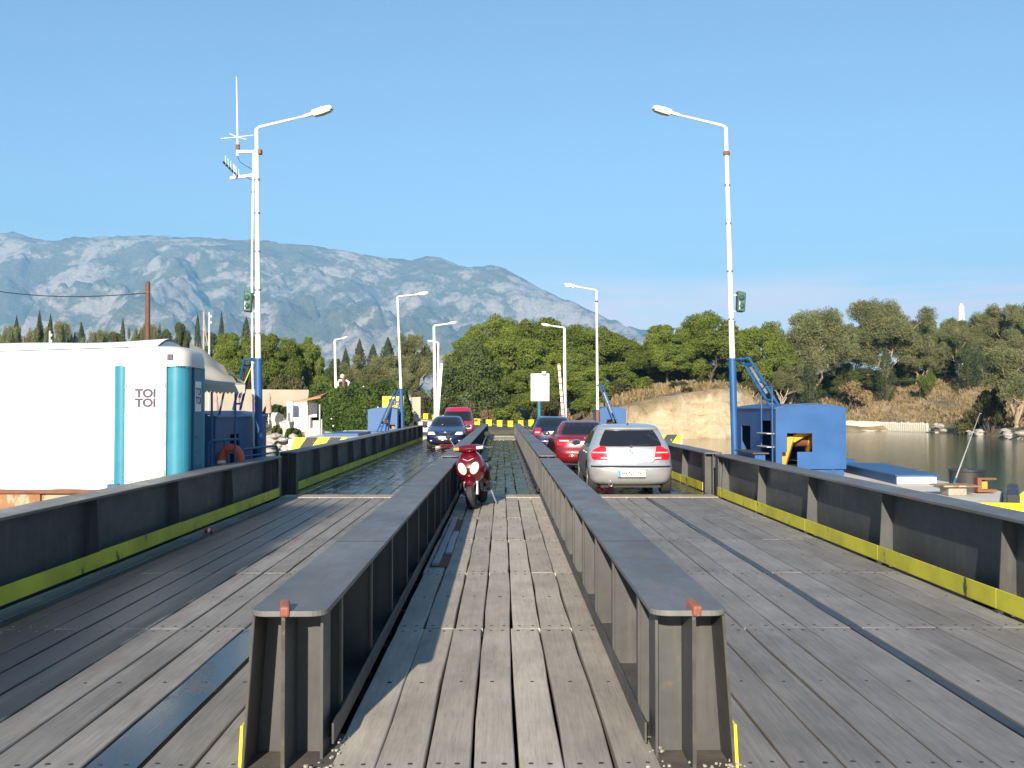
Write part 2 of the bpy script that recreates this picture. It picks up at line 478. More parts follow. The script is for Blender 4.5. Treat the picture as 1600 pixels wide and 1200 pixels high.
def mountain_material():
    m, t, b = nodes_of('mountain_rock')
    geo = N(t, 'ShaderNodeNewGeometry')
    sep = N(t, 'ShaderNodeSeparateXYZ')
    t.links.new(geo.outputs['Normal'], sep.inputs[0])
    a = noise_node(t, geo.outputs['Position'], scale=(1, 0.7, 1.3), nscale=0.0021, detail=5, rough=0.6, dist=0.8)
    f = noise_node(t, geo.outputs['Position'], scale=(1, 1, 0.75), nscale=0.014, detail=11, rough=0.78, dist=0.3)
    zone = ramp(t, a.outputs['Fac'], [(0.40, 0.0), (0.56, 1.0)])
    zs_ = math_n(t, 'SUBTRACT', math_n(t, 'MULTIPLY', zone.outputs['Color'], 0.26), math_n(t, 'MULTIPLY', sep.outputs['Z'], 0.22))
    s = math_n(t, 'ADD', f.outputs['Fac'], zs_)
    rf = ramp(t, s, [(0.475, 0.0), (0.60, 1.0)])
    g_ = noise_node(t, geo.outputs['Position'], nscale=0.05, detail=6, rough=0.7)
    rock = ramp(t, g_.outputs['Fac'], [(0.3, (0.36, 0.30, 0.245)), (0.7, (0.62, 0.53, 0.44))])
    scrub = ramp(t, g_.outputs['Fac'], [(0.35, (0.13, 0.125, 0.075)), (0.65, (0.23, 0.21, 0.13))])
    c = mix(t, scrub.outputs['Color'], rock.outputs['Color'], rf.outputs['Color'])
    t.links.new(c, b.inputs['Base Color'])
    b.inputs['Roughness'].default_value = 1.0
    b.inputs['Specular IOR Level'].default_value = 0.0
    bump(t, b, math_n(t, 'ADD', a.outputs['Fac'], math_n(t, 'MULTIPLY', f.outputs['Fac'], 0.4)), 0.8, 60.0)
    return m
mountain_material()

# ------------------------------------------------------------------ builders
def wloc(o):
    v = Vector((0, 0, 0))
    while o is not None:
        v += o.location
        o = o.parent
    return v

class MB:
    def __init__(self):
        self.v, self.f, self.m = [], [], []
    def add(self, vs, fs, mi=0):
        k = len(self.v)
        self.v += [tuple(x) for x in vs]
        self.f += [tuple(i + k for i in f) for f in fs]
        self.m += [mi] * len(fs)
        return self
    def box(self, lo, hi, mi=0):
        x0, y0, z0 = lo
        x1, y1, z1 = hi
        return self.add([(x0, y0, z0), (x1, y0, z0), (x1, y1, z0), (x0, y1, z0), (x0, y0, z1), (x1, y0, z1), (x1, y1, z1), (x0, y1, z1)],
                        [(0, 3, 2, 1), (4, 5, 6, 7), (0, 1, 5, 4), (1, 2, 6, 5), (2, 3, 7, 6), (3, 0, 4, 7)], mi)
    def prism(self, poly, axis, a0, a1, mi=0):
        """poly: 2D points; axis 0 x: (y,z), 1 y: (x,z), 2 z: (x,y)"""
        n = len(poly)
        def mk(p, a):
            return (a, p[0], p[1]) if axis == 0 else ((p[0], a, p[1]) if axis == 1 else (p[0], p[1], a))
        vs = [mk(p, a0) for p in poly] + [mk(p, a1) for p in poly]
        fs = [tuple(range(n)), tuple(range(2 * n - 1, n - 1, -1))] + [(i, i + n, (i + 1) % n + n, (i + 1) % n) for i in range(n)]
        return self.add(vs, fs, mi)
    def bar(self, p0, p1, w, h, mi=0, up=(0, 0, 1)):
        p0, p1 = Vector(p0), Vector(p1)
        d = (p1 - p0).normalized()
        up = Vector(up)
        if abs(d.dot(up)) > 0.98:
            up = Vector((1, 0, 0))
        s = d.cross(up).normalized() * (w / 2)
        u = s.cross(d).normalized() * (h / 2)
        vs = [p + a * s + b * u for p in (p0, p1) for a, b in ((-1, -1), (1, -1), (1, 1), (-1, 1))]
        return self.add(vs, [(0, 1, 2, 3), (7, 6, 5, 4), (0, 4, 5, 1), (1, 5, 6, 2), (2, 6, 7, 3), (3, 7, 4, 0)], mi)
    def tube(self, pts, r, n=10, mi=0, cap=True):
        pts = [Vector(p) for p in pts]
        rs = r if isinstance(r, (list, tuple)) else [r] * len(pts)
        k = len(self.v)
        ref = None
        for i, p in enumerate(pts):
            d = (pts[min(i + 1, len(pts) - 1)] - pts[max(i - 1, 0)]).normalized()
            if ref is None:
                ref = Vector((0, 0, 1)) if abs(d.z) < 0.9 else Vector((1, 0, 0))
            s = d.cross(ref).normalized()
            u = s.cross(d).normalized()
            ref = u
            for j in range(n):
                a = 2 * math.pi * j / n
                self.v.append(tuple(p + s * math.cos(a) * rs[i] + u * math.sin(a) * rs[i]))
        for i in range(len(pts) - 1):
            for j in range(n):
                a, b = k + i * n + j, k + i * n + (j + 1) % n
                self.f.append((a, b, b + n, a + n)); self.m.append(mi)
        if cap:
            self.f.append(tuple(k + j for j in range(n))[::-1]); self.m.append(mi)
            e = k + (len(pts) - 1) * n
            self.f.append(tuple(e + j for j in range(n))); self.m.append(mi)
        return self
    def lathe(self, prof, c, axis='z', n=20, mi=0):
        """prof: (radius, height) pairs"""
        k = len(self.v)
        for (r, h) in prof:
            for j in range(n):
                a = 2 * math.pi * j / n
                q = (r * math.cos(a), r * math.sin(a), h)
                if axis == 'x':
                    q = (q[2], q[0], q[1])
                elif axis == 'y':
                    q = (q[0], q[2], q[1])
                self.v.append((c[0] + q[0], c[1] + q[1], c[2] + q[2]))
        for i in range(len(prof) - 1):
            for j in range(n):
                a, b = k + i * n + j, k + i * n + (j + 1) % n
                self.f.append((a, b, b + n, a + n)); self.m.append(mi)
        self.f.append(tuple(range(k, k + n))); self.m.append(mi)
        e = k + (len(prof) - 1) * n
        self.f.append(tuple(range(e + n - 1, e - 1, -1))); self.m.append(mi)
        return self
    def grid(self, rows, mi=0, close=False):
        k = len(self.v)
        n = len(rows[0])
        for r in rows:
            self.v += [tuple(p) for p in r]
        for i in range(len(rows) - 1):
            for j in range(n if close else n - 1):
                a, b = k + i * n + j, k + i * n + (j + 1) % n
                self.f.append((a, b, b + n, a + n)); self.m.append(mi)
        return self
    def build(self, name, mats, parent=None, smooth=False, bevel=0.0, recalc=True):
        off = wloc(parent) if parent is not None else Vector((0, 0, 0))
        me = bpy.data.meshes.new(name)
        me.from_pydata([(x - off.x, y - off.y, z - off.z) for x, y, z in self.v], [], self.f)
        if isinstance(mats, str):
            mats = [mats]
        for mt in mats:
            me.materials.append(MATS[mt])
        me.polygons.foreach_set('material_index', self.m)
        if recalc:
            bm = bmesh.new(); bm.from_mesh(me)
            bmesh.ops.recalc_face_normals(bm, faces=bm.faces)
            bm.to_mesh(me); bm.free()
        if smooth:
            me.polygons.foreach_set('use_smooth', [True] * len(me.polygons))
            try:
                me.set_sharp_from_angle(angle=math.radians(38))
            except Exception:
                pass
        o = bpy.data.objects.new(name, me)
        COL.objects.link(o)
        if parent is not None:
            o.parent = parent
        if bevel:
            md = o.modifiers.new('bevel', 'BEVEL')
            md.width = bevel; md.segments = 2; md.limit_method = 'ANGLE'; md.angle_limit = math.radians(40)
        return o

def tag(o, label=None, cat=None, group=None, kind=None):
    if label: o['label'] = label
    if cat: o['category'] = cat
    if group: o['group'] = group
    if kind: o['kind'] = kind
    return o

def thing(name, label, cat, loc=(0, 0, 0), group=None):
    o = bpy.data.objects.new(name, None)
    o.empty_display_size = 0.2
    COL.objects.link(o)
    o.location = loc
    return tag(o, label, cat, group)

def struct(name, mb, mats, **kw):
    return tag(mb.build(name, mats, **kw), kind='structure')

def dup(root, loc, rz=0.0, scale=1.0, label=None, group=None):
    r = root.copy(); COL.objects.link(r)
    r.location = loc; r.rotation_euler = (0, 0, rz)
    r.scale = (scale, scale, scale) if isinstance(scale, (int, float)) else scale
    if label: r['label'] = label
    if group: r['group'] = group
    for ch in list(root.children):
        c = ch.copy(); COL.objects.link(c); c.parent = r
        for g in list(ch.children):
            d = g.copy(); COL.objects.link(d); d.parent = c
    return r

def text_mesh(name, s, size, loc, rot, mat, parent, depth=0.003, align='CENTER', stretch=1.0, bold=0.0):
    cu = bpy.data.curves.new(name, 'FONT')
    cu.body = s
    cu.size = size
    cu.extrude = depth
    cu.offset = bold
    cu.align_x = align
    cu.align_y = 'CENTER'
    tmp = bpy.data.objects.new(name, cu)
    COL.objects.link(tmp)
    me = bpy.data.meshes.new_from_object(tmp)
    bpy.data.objects.remove(tmp)
    M = Matrix.Translation(Vector(loc) - (wloc(parent) if parent else Vector())) @ Euler(rot).to_matrix().to_4x4() @ Matrix.Diagonal((stretch, 1, 1, 1))
    me.transform(M)
    me.materials.clear()
    me.materials.append(MATS[mat])
    o = bpy.data.objects.new(name, me)
    COL.objects.link(o)
    o.parent = parent
    return o

def npmesh(name, verts, quads, mat, parent=None, smooth=False):
    me = bpy.data.meshes.new(name)
    nv, nf, k = len(verts), len(quads), quads.shape[1]
    me.vertices.add(nv)
    me.vertices.foreach_set('co', np.asarray(verts, dtype=np.float32).ravel())
    me.loops.add(nf * k)
    me.loops.foreach_set('vertex_index', np.asarray(quads, dtype=np.int32).ravel())
    me.polygons.add(nf)
    me.polygons.foreach_set('loop_start', np.arange(0, nf * k, k, dtype=np.int32))
    if smooth:
        me.polygons.foreach_set('use_smooth', np.ones(nf, dtype=bool))
    me.update(calc_edges=True)
    me.validate()
    me.materials.append(MATS[mat])
    o = bpy.data.objects.new(name, me)
    COL.objects.link(o)
    if parent is not None:
        o.parent = parent
    return o

# ------------------------------------------------------------------ water, banks, mountain
WATER_Z = -0.9
wm = MB()
wm.add([(-900, -60, WATER_Z), (700, -60, WATER_Z), (700, 700, WATER_Z), (-900, 700, WATER_Z)], [(0, 1, 2, 3)])
struct('water', wm, 'water')

SHORE = [(-400, -80), (-400, 74), (-60, 70), (-30, 67), (-16, 66), (-9, 64), (-6, 63), (6, 63), (7.5, 68), (9, 84), (11, 88), (17, 90), (24, 92),
         (30, 101), (37, 114), (43, 119), (50, 120), (50.5, 113), (47, 100), (43, 86), (42.5, 74), (55, 45), (90, 20), (160, -80)]

def seg_dist(px, py, poly):
    d = np.full(px.shape, 1e9)
    inside = np.zeros(px.shape, dtype=bool)
    n = len(poly)
    for i in range(n):
        ax, ay = poly[i]
        bx, by = poly[(i + 1) % n]
        dx, dy = bx - ax, by - ay
        t = np.clip(((px - ax) * dx + (py - ay) * dy) / (dx * dx + dy * dy), 0, 1)
        d = np.minimum(d, np.hypot(px - ax - t * dx, py - ay - t * dy))
        cond = ((ay > py) != (by > py)) & (px < (bx - ax) * (py - ay) / (by - ay + 1e-12) + ax)
        inside ^= cond
    return np.where(inside, -d, d)

def sstep(a, b, x):
    t = np.clip((x - a) / (b - a), 0, 1)
    return t * t * (3 - 2 * t)

def vnoise(x, y, s, seed=0.0, octaves=4):
    return np.array([mnoise.fractal(Vector((float(a) * s + seed, float(b) * s - seed, seed)), 1.0, 2.0, octaves) for a, b in zip(x.ravel(), y.ravel())]).reshape(x.shape)

def ground_z(X, Y, rough=True):
    X = np.asarray(X, dtype=float); Y = np.asarray(Y, dtype=float)
    if rough:
        jx = vnoise(X, Y, 0.35, 3.1, 3) * 0.8
        jy = vnoise(X, Y, 0.35, 9.7, 3) * 0.8
    else:
        jx = jy = 0.0
    d = seg_dist(X + jx, Y + jy, SHORE)
    # first rise out of the water (height above water, width) along the shore
    cl_h = np.interp(X, [-60, -30, -12, -7, 6.5, 8.5, 12, 19, 22, 25.5, 31, 36, 60], [1.9, 1.7, 1.3, 0.9, 0.9, 2.3, 3.2, 4.4, 4.4, 3.0, 1.6, 0.5, 0.6])
    cl_w = np.interp(X, [-60, -12, -7, 6.5, 8.5, 21, 25, 31, 36, 60], [4, 4, 1, 1, 0.9, 0.9, 4.5, 3.5, 1.0, 1.2])
    z = WATER_Z + cl_h * sstep(-0.15, 1.0, d / cl_w)
    z = np.where(d < 0, np.maximum(WATER_Z - 2.5, WATER_Z + d * 0.7), z)
    # gentle rise inland
    rise = np.interp(X, [-80, -40, -10, 0, 8, 14, 24, 34, 45, 60], [0.03, 0.03, 0.02, 0.012, 0.05, 0.10, 0.09, 0.22, 0.30, 0.30])
    cap = np.interp(X, [-80, -40, -10, 0, 8, 14, 24, 34, 45, 60, 120], [3.0, 2.0, 0.8, 0.6, 1.2, 1.0, 0.9, 3.2, 8.2, 9.0, 12.0])
    z = z + np.where(d > 0, cap * (1 - np.exp(-np.maximum(d - 1.0, 0) * rise / np.maximum(cap, 0.1))), 0)
    # slow rise behind the road so that the trees stand on a low hill
    z = z + np.where(d > 0, 2.4 * sstep(92, 135, Y) * sstep(-25, 0, X) * (1 - sstep(4, 12, X)), 0)
    if rough:
        bumpy = vnoise(X, Y, 0.22, 1.3, 5) * np.interp(X, [-20, -8, 7, 12, 30, 45], [0.25, 0.05, 0.05, 0.35, 0.5, 0.9]) * sstep(0.5, 5, d)
        z = z + bumpy
    return z

def terrain_patch(name, x0, x1, y0, y1, nx, ny):
    xs = np.linspace(x0, x1, nx); ys = np.linspace(y0, y1, ny)
    X, Y = np.meshgrid(xs, ys)
    Z = ground_z(X, Y)
    v = np.stack([X.ravel(), Y.ravel(), Z.ravel()], axis=1)
    i = np.arange(ny - 1)[:, None] * nx + np.arange(nx - 1)[None, :]
    q = np.stack([i, i + 1, i + nx + 1, i + nx], axis=-1).reshape(-1, 4)
    return tag(npmesh(name, v, q, 'bank_ground', smooth=True), kind='structure')

terrain_patch('far_bank', -90, 110, 58, 190, 300, 190)

def gz(x, y):
    return float(ground_z(np.array([x]), np.array([y]), True)[0])

pm = MB()
pm.add([(-9000, 188, 2.6), (9000, 188, 2.6), (9000, 9000, 3.0), (-9000, 9000, 3.0)], [(0, 1, 2, 3)])
struct('plain', pm, 'bank_ground')

def build_mountain(name, prof, yr, y0, yb, px0, px1, nx, nv, rock_amp):
    """ridge line read from the photo; the slope comes down towards the plain"""
    us = np.linspace(px0, px1, nx)
    ridge_px = np.interp(us, [p[0] for p in prof], [p[1] for p in prof])
    verts = []
    for k in range(nv):
        v = k / (nv - 1) * 1.35
        for i in range(nx):
            rp = P(us[i], ridge_px[i], yr)
            top = max(rp.z, 8.0)
            if v <= 1:
                Y = y0 + (yr - y0) * v
                x = rp.x * (0.72 + 0.28 * Y / yr) if False else rp.x
                s = v ** 1.25
            else:
                Y = yr + (yb - yr) * (v - 1) / 0.35
                x = rp.x
                s = 1 - 0.6 * (v - 1) / 0.35
            q = Vector((x * 0.00075, Y * 0.00075, 0.3))
            rd = mnoise.ridged_multi_fractal(q, 0.9, 2.1, 7, 0.9, 2.0) - 1.1
            gul = mnoise.fractal(Vector((x * 0.0035, Y * 0.0014, 2.0)), 0.9, 2.0, 6)
            env = max(0.0, math.sin(math.pi * min(v, 1.0))) ** 0.8
            z = top * s + rock_amp * (rd * 0.62 + gul * 0.35) * (0.12 + env) * (top / 1200.0)
            z += 16 * mnoise.fractal(Vector((x * 0.009, Y * 0.009, 4.0)), 0.9, 2.0, 4)
            # nothing in front may stand above the ridge seen from the camera
            if v < 1:
                z = min(z, (top * 0.97 - CAM_H) * Y / yr + CAM_H)
            verts.append((x, Y + 80 * gul, max(z, 2.0 + v)))
    i = np.arange(nv - 1)[:, None] * nx + np.arange(nx - 1)[None, :]
    q = np.stack([i, i + 1, i + nx + 1, i + nx], axis=-1).reshape(-1, 4)
    o = npmesh(name, np.array(verts), q, 'mountain_rock', smooth=True)
    return tag(o, kind='structure')

PROF = [(-700, 420), (-300, 390), (-100, 372), (-40, 364), (0, 358), (22, 357), (50, 365), (80, 371), (130, 367), (180, 364), (230, 363), (280, 366), (330, 365), (380, 370),
        (430, 373), (480, 376), (530, 383), (580, 393), (600, 397), (640, 401), (665, 396), (685, 397), (705, 406), (730, 414), (760, 413), (790, 415), (815, 428),
        (845, 446), (880, 462), (920, 480), (950, 495), (975, 508), (1000, 513), (1030, 516), (1080, 530), (1150, 548), (1250, 560), (1350, 572), (1500, 580), (1700, 585), (2300, 600)]
build_mountain('mountain', PROF, 6800, 3600, 8600, -520, 1900, 600, 170, 520)

# ------------------------------------------------------------------ near approach (where the photographer stands)
Y0 = 5.0           # near end of the lifting deck
ap = MB()
ap.box((-30, -60, -2.5), (30, 4.86, -0.035))
struct('approach_slab', ap, 'concrete')

# ------------------------------------------------------------------ bridge decks: every plank its own object
def plank_mesh(w, l, th, seed, bolts, wav):
    """one board, corner at its centre line start; side edges wander a little; bolt heads sit in the top"""
    rr = random.Random(seed)
    n = 4
    mb = MB()
    rows = []
    for i in range(n + 1):
        y = l * i / n
        a = -w / 2 + rr.uniform(-wav, wav)
        c = w / 2 + rr.uniform(-wav, wav)
        zz = rr.uniform(-0.0015, 0.0015)
        e = 0.006
        rows.append([(a, y, -th), (a, y, zz - e), (a + e, y, zz), (c - e, y, zz), (c, y, zz - e), (c, y, -th)])
    mb.grid(rows, 0)
    mb.f.append((0, 1, 2, 3, 4, 5)); mb.m.append(0)
    k = n * 6
    mb.f.append((k + 5, k + 4, k + 3, k + 2, k + 1, k)); mb.m.append(0)
    for (bx, by) in bolts:
        r = 0.0125 * rr.uniform(0.85, 1.15)
        bx += rr.uniform(-0.008, 0.008); by += rr.uniform(-0.012, 0.012)
        ring = [(bx + r * math.cos(q * math.pi / 3), by + r * 0.9 * math.sin(q * math.pi / 3), 0.0028) for q in range(6)]
        base = [(p[0] * 1 + (p[0] - bx) * 0.25, p[1] + (p[1] - by) * 0.25, -0.003) for p in ring]
        kk = len(mb.v)
        mb.v += ring + base
        mb.f.append(tuple(range(kk, kk + 6))); mb.m.append(1)
        for q in range(6):
            mb.f.append((kk + q, kk + 6 + q, kk + 6 + (q + 1) % 6, kk + (q + 1) % 6)); mb.m.append(1)
    return mb

def deck(name, label, edges, rows, mat, wav, gap, special=None, stagger=0.0, th=0.07, tilt=0.008):
    root = bpy.data.objects.new(name, None)
    COL.objects.link(root)
    tag(root, label, None, None, 'structure')
    root.location = (0, rows[0], 0)
    cache = {}
    for j in range(len(edges) - 1):
        for i in range(len(rows) - 1):
            ya, yb = rows[i], rows[i + 1]
            if stagger and j % 2:
                if i > 0: ya += stagger
                if i < len(rows) - 2: yb += stagger
            l = yb - ya - 0.005
            w = edges[j + 1] - edges[j] - gap
            var = random.randrange(4)
            key = (round(w, 3), round(l, 3), var)
            if key not in cache:
                b = []
                for yy in (0.09, l - 0.09):
                    b += [(-w * 0.24, yy), (w * 0.24, yy)]
                b.append((random.uniform(-0.02, 0.02), l * 0.5))
                mb = plank_mesh(w, l, th, random.random(), b, wav)
                me = mb.build('plank', [mat, 'bolt']).data
                ob = bpy.data.objects[-1] if False else None
                cache[key] = me
                for o in [o for o in COL.objects if o.data is me]:
                    bpy.data.objects.remove(o)
            me = cache[key]
            o = bpy.data.objects.new('plank', me)
            COL.objects.link(o)
            o.parent = root
            o.location = ((edges[j] + edges[j + 1]) / 2, ya - rows[0], random.uniform(-0.002, 0.002))
            o.rotation_euler = (0, random.uniform(-tilt, tilt), random.uniform(-1, 1) * wav / l * 0.9)
            if special and special(j, i):
                o.material_slots[0].link = 'OBJECT'
                o.material_slots[0].material = MATS[special(j, i)]
    return root

def edges_of(x0, x1, n, jit=0.0):
    e = np.linspace(x0, x1, n + 1)
    e[1:-1] += RNG.uniform(-jit, jit, n - 1)
    return [float(a) for a in e]

ROWS_A = [5.0, 8.2, 10.95, 13.7, 16.45, 20.1]
ROWS_B = [20.75 + 2.77 * k for k in range(14)]      # to about 56.8
ROWS_C = [57.3, 60.2, 63.0, 65.8]
W_IN = edges_of(-0.85, 0.78, 7, 0.01)
L_IN = edges_of(-4.36, -1.26, 12, 0.014)
R_IN = edges_of(1.15, 4.25, 12, 0.014)
R_IN[6] += 0.085; R_IN[7] -= 0.085
deck('walkway_near_deck', 'weathered grey planks of the near middle walkway', W_IN, ROWS_A, 'plank_walkway', 0.008, 0.016)
deck('left_lane_near_deck', 'weathered planks of the near left lane with wet dark streaks', L_IN, ROWS_A, 'plank_left_lane', 0.005, 0.017,
     special=lambda j, i: 'plank_soaked' if (j == 9 and i == 0) else None)
deck('right_lane_near_deck', 'weathered planks of the near right lane with one dark steel strip', R_IN, ROWS_A, 'plank_right_lane', 0.005, 0.017,
     special=lambda j, i: 'plank_dark_steel' if j == 6 else None)
deck('walkway_far_deck', 'wet uneven planks of the far middle walkway with green algae', edges_of(-0.85, 0.78, 7, 0.03), ROWS_B, 'plank_wet', 0.016, 0.018, tilt=0.003)
deck('left_lane_far_deck', 'wet dark planks of the far left lane', edges_of(-4.36, -1.26, 12, 0.03), ROWS_B, 'plank_wet_lane', 0.012, 0.016, tilt=0.003)
deck('right_lane_far_deck', 'wet dark planks of the far right lane under the cars', edges_of(1.15, 4.25, 12, 0.03), ROWS_B, 'plank_wet_lane', 0.012, 0.016, tilt=0.003)
deck('walkway_end_deck', 'dry planks at the far end of the middle walkway', edges_of(-0.85, 0.78, 8), ROWS_C, 'plank_walkway', 0.006, 0.016)
deck('left_lane_end_deck', 'dry planks at the far end of the left lane', edges_of(-4.36, -1.26, 12), ROWS_C, 'plank_left_lane', 0.004, 0.014)
deck('right_lane_end_deck', 'dry planks at the far end of the right lane', edges_of(1.15, 4.25, 12), ROWS_C, 'plank_right_lane', 0.004, 0.014)

# pale transverse sills where two deck sections meet
for yy, wd in ((20.12, 0.6), (56.85, 0.4)):
    for (xa, xb) in ((-4.36, -1.27), (-0.85, 0.78), (1.16, 4.25)):
        m_ = MB(); m_.box((xa, yy, -0.09), (xb, yy + wd, 0.012))
        struct('deck_sill', m_, 'sill_wood', bevel=0.01)
# understructure: cross beams and a dark sheet added to keep the plank gaps dark
u = MB()
for y in list(np.arange(5.15, 66, 1.385)):
    u.box((-4.5, y, -0.34), (4.45, y + 0.1, -0.085))
for x in (-4.2, -2.8, -1.4, -0.7, 0.0, 0.65, 1.35, 2.7, 4.1):
    u.box((x - 0.05, 4.95, -0.6), (x + 0.05, 66.3, -0.35))
u.box((-4.6, 4.93, -0.75), (4.55, 66.3, -0.61))
struct('bridge_understructure', u, 'under_steel')
# steel edge strip at the near end
m_ = MB()
m_.box((-4.5, 4.86, -0.4), (4.45, 4.985, -0.012))
struct('deck_edge_beam', m_, 'dirt', bevel=0.01)

# ------------------------------------------------------------------ girders
def rounded_strip(x0, x1, y0, y1, r, n=6):
    pts = []
    for cx, cy, a0 in ((x1 - r, y0 + r, -90), (x1 - r, y1 - r, 0), (x0 + r, y1 - r, 90), (x0 + r, y0 + r, 180)):
        for k in range(n + 1):
            a = math.radians(a0 + 90 * k / n)
            pts.append((cx + r * math.cos(a), cy + r * math.sin(a)))
    return pts

def inner_girder(label, xc, side, ya, yb, h, lug=False, spacing=1.25, far_green=False):
    """side = +1: the walkway lies towards +x of this girder"""
    g = thing('bridge_girder', label, 'girder', (xc, ya, 0), 'girders along the bridge')
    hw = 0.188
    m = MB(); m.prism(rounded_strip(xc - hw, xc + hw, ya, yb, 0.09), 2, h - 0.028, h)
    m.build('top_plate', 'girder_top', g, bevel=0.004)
    # plate joints show as a shallow cover strip
    for yj in np.arange(ya + 2.6, yb - 1, 5.4):
        m = MB(); m.box((xc - hw + 0.004, yj, h), (xc + hw - 0.004, yj + 0.012, h + 0.002)); m.build('plate_joint', 'under_steel', g)
    wx = xc - side * 0.02
    m = MB(); m.box((wx - 0.009, ya + 0.015, -0.32), (wx + 0.009, yb - 0.015, h - 0.029)); m.build('web', 'girder_paint', g)
    if lug:
        m = MB(); m.box((wx - 0.0095, ya + 0.011, 0.02), (wx + 0.0095, ya + 0.0145, h - 0.05)); m.build('web_edge', 'edge_rust', g)
    # boxed ends: end plate set back, side plates towards lane (flared) and walkway (upright)
    s = side
    for (ye, dr) in ((ya, 1), (yb, -1)):
        lane_t, lane_b = xc - s * 0.16, xc - s * 0.215
        wk = xc + s * 0.128
        zb = -0.06
        poly = [(lane_b, zb), (wk, zb), (wk, h - 0.03), (lane_t, h - 0.03)]
        m = MB(); m.prism(poly, 1, ye + dr * 0.32, ye + dr * 0.335); m.build('end_plate', 'girder_paint', g)
        t_ = 0.014
        poly = [(lane_b, zb), (lane_b - s * t_, zb), (lane_t - s * t_, h - 0.03), (lane_t, h - 0.03)]
        m = MB(); m.prism(poly, 1, ye + dr * 0.03, ye + dr * 0.42); m.build('side_plate', ['girder_paint'], g)
        m = MB(); m.box((wk, min(ye + dr * 0.2, ye + dr * 0.42), zb), (wk + s * t_, max(ye + dr * 0.2, ye + dr * 0.42), h - 0.03)); m.build('side_plate', 'girder_paint', g)
        if lug and dr == 1:
            poly = [(lane_b - s * 0.0145, zb), (lane_b - s * 0.03, zb), (lane_b - s * 0.018, 0.2), (lane_b - s * 0.004, 0.2)]
            m = MB(); m.prism(poly, 1, ye + 0.045, ye + 0.44); m.build('kerb_strip', 'hazard_yellow', g)
            poly = [(lane_b - s * 0.002, zb), (lane_b - s * 0.0135, zb), (lane_t - s * 0.0135, h - 0.031), (lane_t - s * 0.002, h - 0.031)]
            m = MB(); m.prism(poly, 1, ye + 0.026, ye + 0.0295); m.build('plate_edge', 'edge_rust', g)
    # walkway-side stiffeners and the rail along their feet
    n = int((yb - ya - 0.8) / spacing)
    xa, xb = sorted((wx + s * 0.009, xc + s * 0.165))
    me = None
    for k in range(n + 1):
        y = ya + 0.62 + k * (yb - ya - 1.24) / max(n, 1)
        if me is None:
            m = MB(); m.box((xa, y - 0.007, -0.05), (xb, y + 0.007, h - 0.03)); m.box((xc + s * 0.165 - 0.006 + (0 if s > 0 else -0.008), y - 0.03, 0.02), (xc + s * 0.165 + 0.008 - (0 if s > 0 else 0.008), y + 0.03, h - 0.03))
            o0 = m.build('stiffener', 'girder_paint', g); me = o0; y00 = y
        else:
            o = me.copy(); COL.objects.link(o); o.location = me.location + Vector((0, y - y00, 0))
        # lane side, tapered
    p0 = None
    n2 = int((yb - ya - 0.8) / 2.75)
    for k in range(1, n2 + 1):
        y = ya + k * (yb - ya) / (n2 + 1)
        if p0 is None:
            poly = [(wx - s * 0.009, -0.05), (xc - s * 0.26, -0.05), (xc - s * 0.165, h - 0.03), (wx - s * 0.009, h - 0.03)]
            m = MB(); m.prism(poly, 1, y - 0.007, y + 0.007); p0 = m.build('gusset', 'girder_paint', g); yp = y
        else:
            o = p0.copy(); COL.objects.link(o); o.location = p0.location + Vector((0, y - yp, 0))
    m = MB()
    xr = xc + s * 0.178
    m.box((min(xr, xr + s * 0.012), ya + 0.25, 0.045), (max(xr, xr + s * 0.012), yb - 0.25, 0.15))
    m.box((min(wx + s * 0.009, xr), ya + 0.36, 0.036), (max(wx + s * 0.009, xr), yb - 0.36, 0.045))
    m.build('foot_rail', 'girder_paint', g, bevel=0.003)
    m = MB(); xk = xc - s * 0.272
    m.box((xk - 0.006, ya + 0.46, 0.01), (xk + 0.006, yb - 0.46, 0.18)); m.build('kerb_strip', 'kerb_yellow', g)
    if lug:
        lx = xc - s * 0.02
        m = MB(); m.bar((lx - 0.005, ya + 0.085, h + 0.02), (lx + 0.014, ya - 0.022, h - 0.002), 0.046, 0.055)
        m.build('lug', 'lug_red', g, bevel=0.012)
    return g

XL, XR = -1.045, 0.915
inner_girder('near dark steel girder left of the walkway, with a red lug on its end', XL, 1, 5.0, 20.3, 0.766, True)
inner_girder('near dark steel girder right of the walkway, with a red lug on its end', XR, -1, 5.0, 20.3, 0.766, True)
inner_girder('far greenish steel girder left of the walkway, behind the scooter', XL - 0.02, 1, 21.0, 65.0, 0.78)
inner_girder('far steel girder right of the walkway, beside the red and blue cars', XR + 0.0, -1, 20.75, 65.0, 0.80)

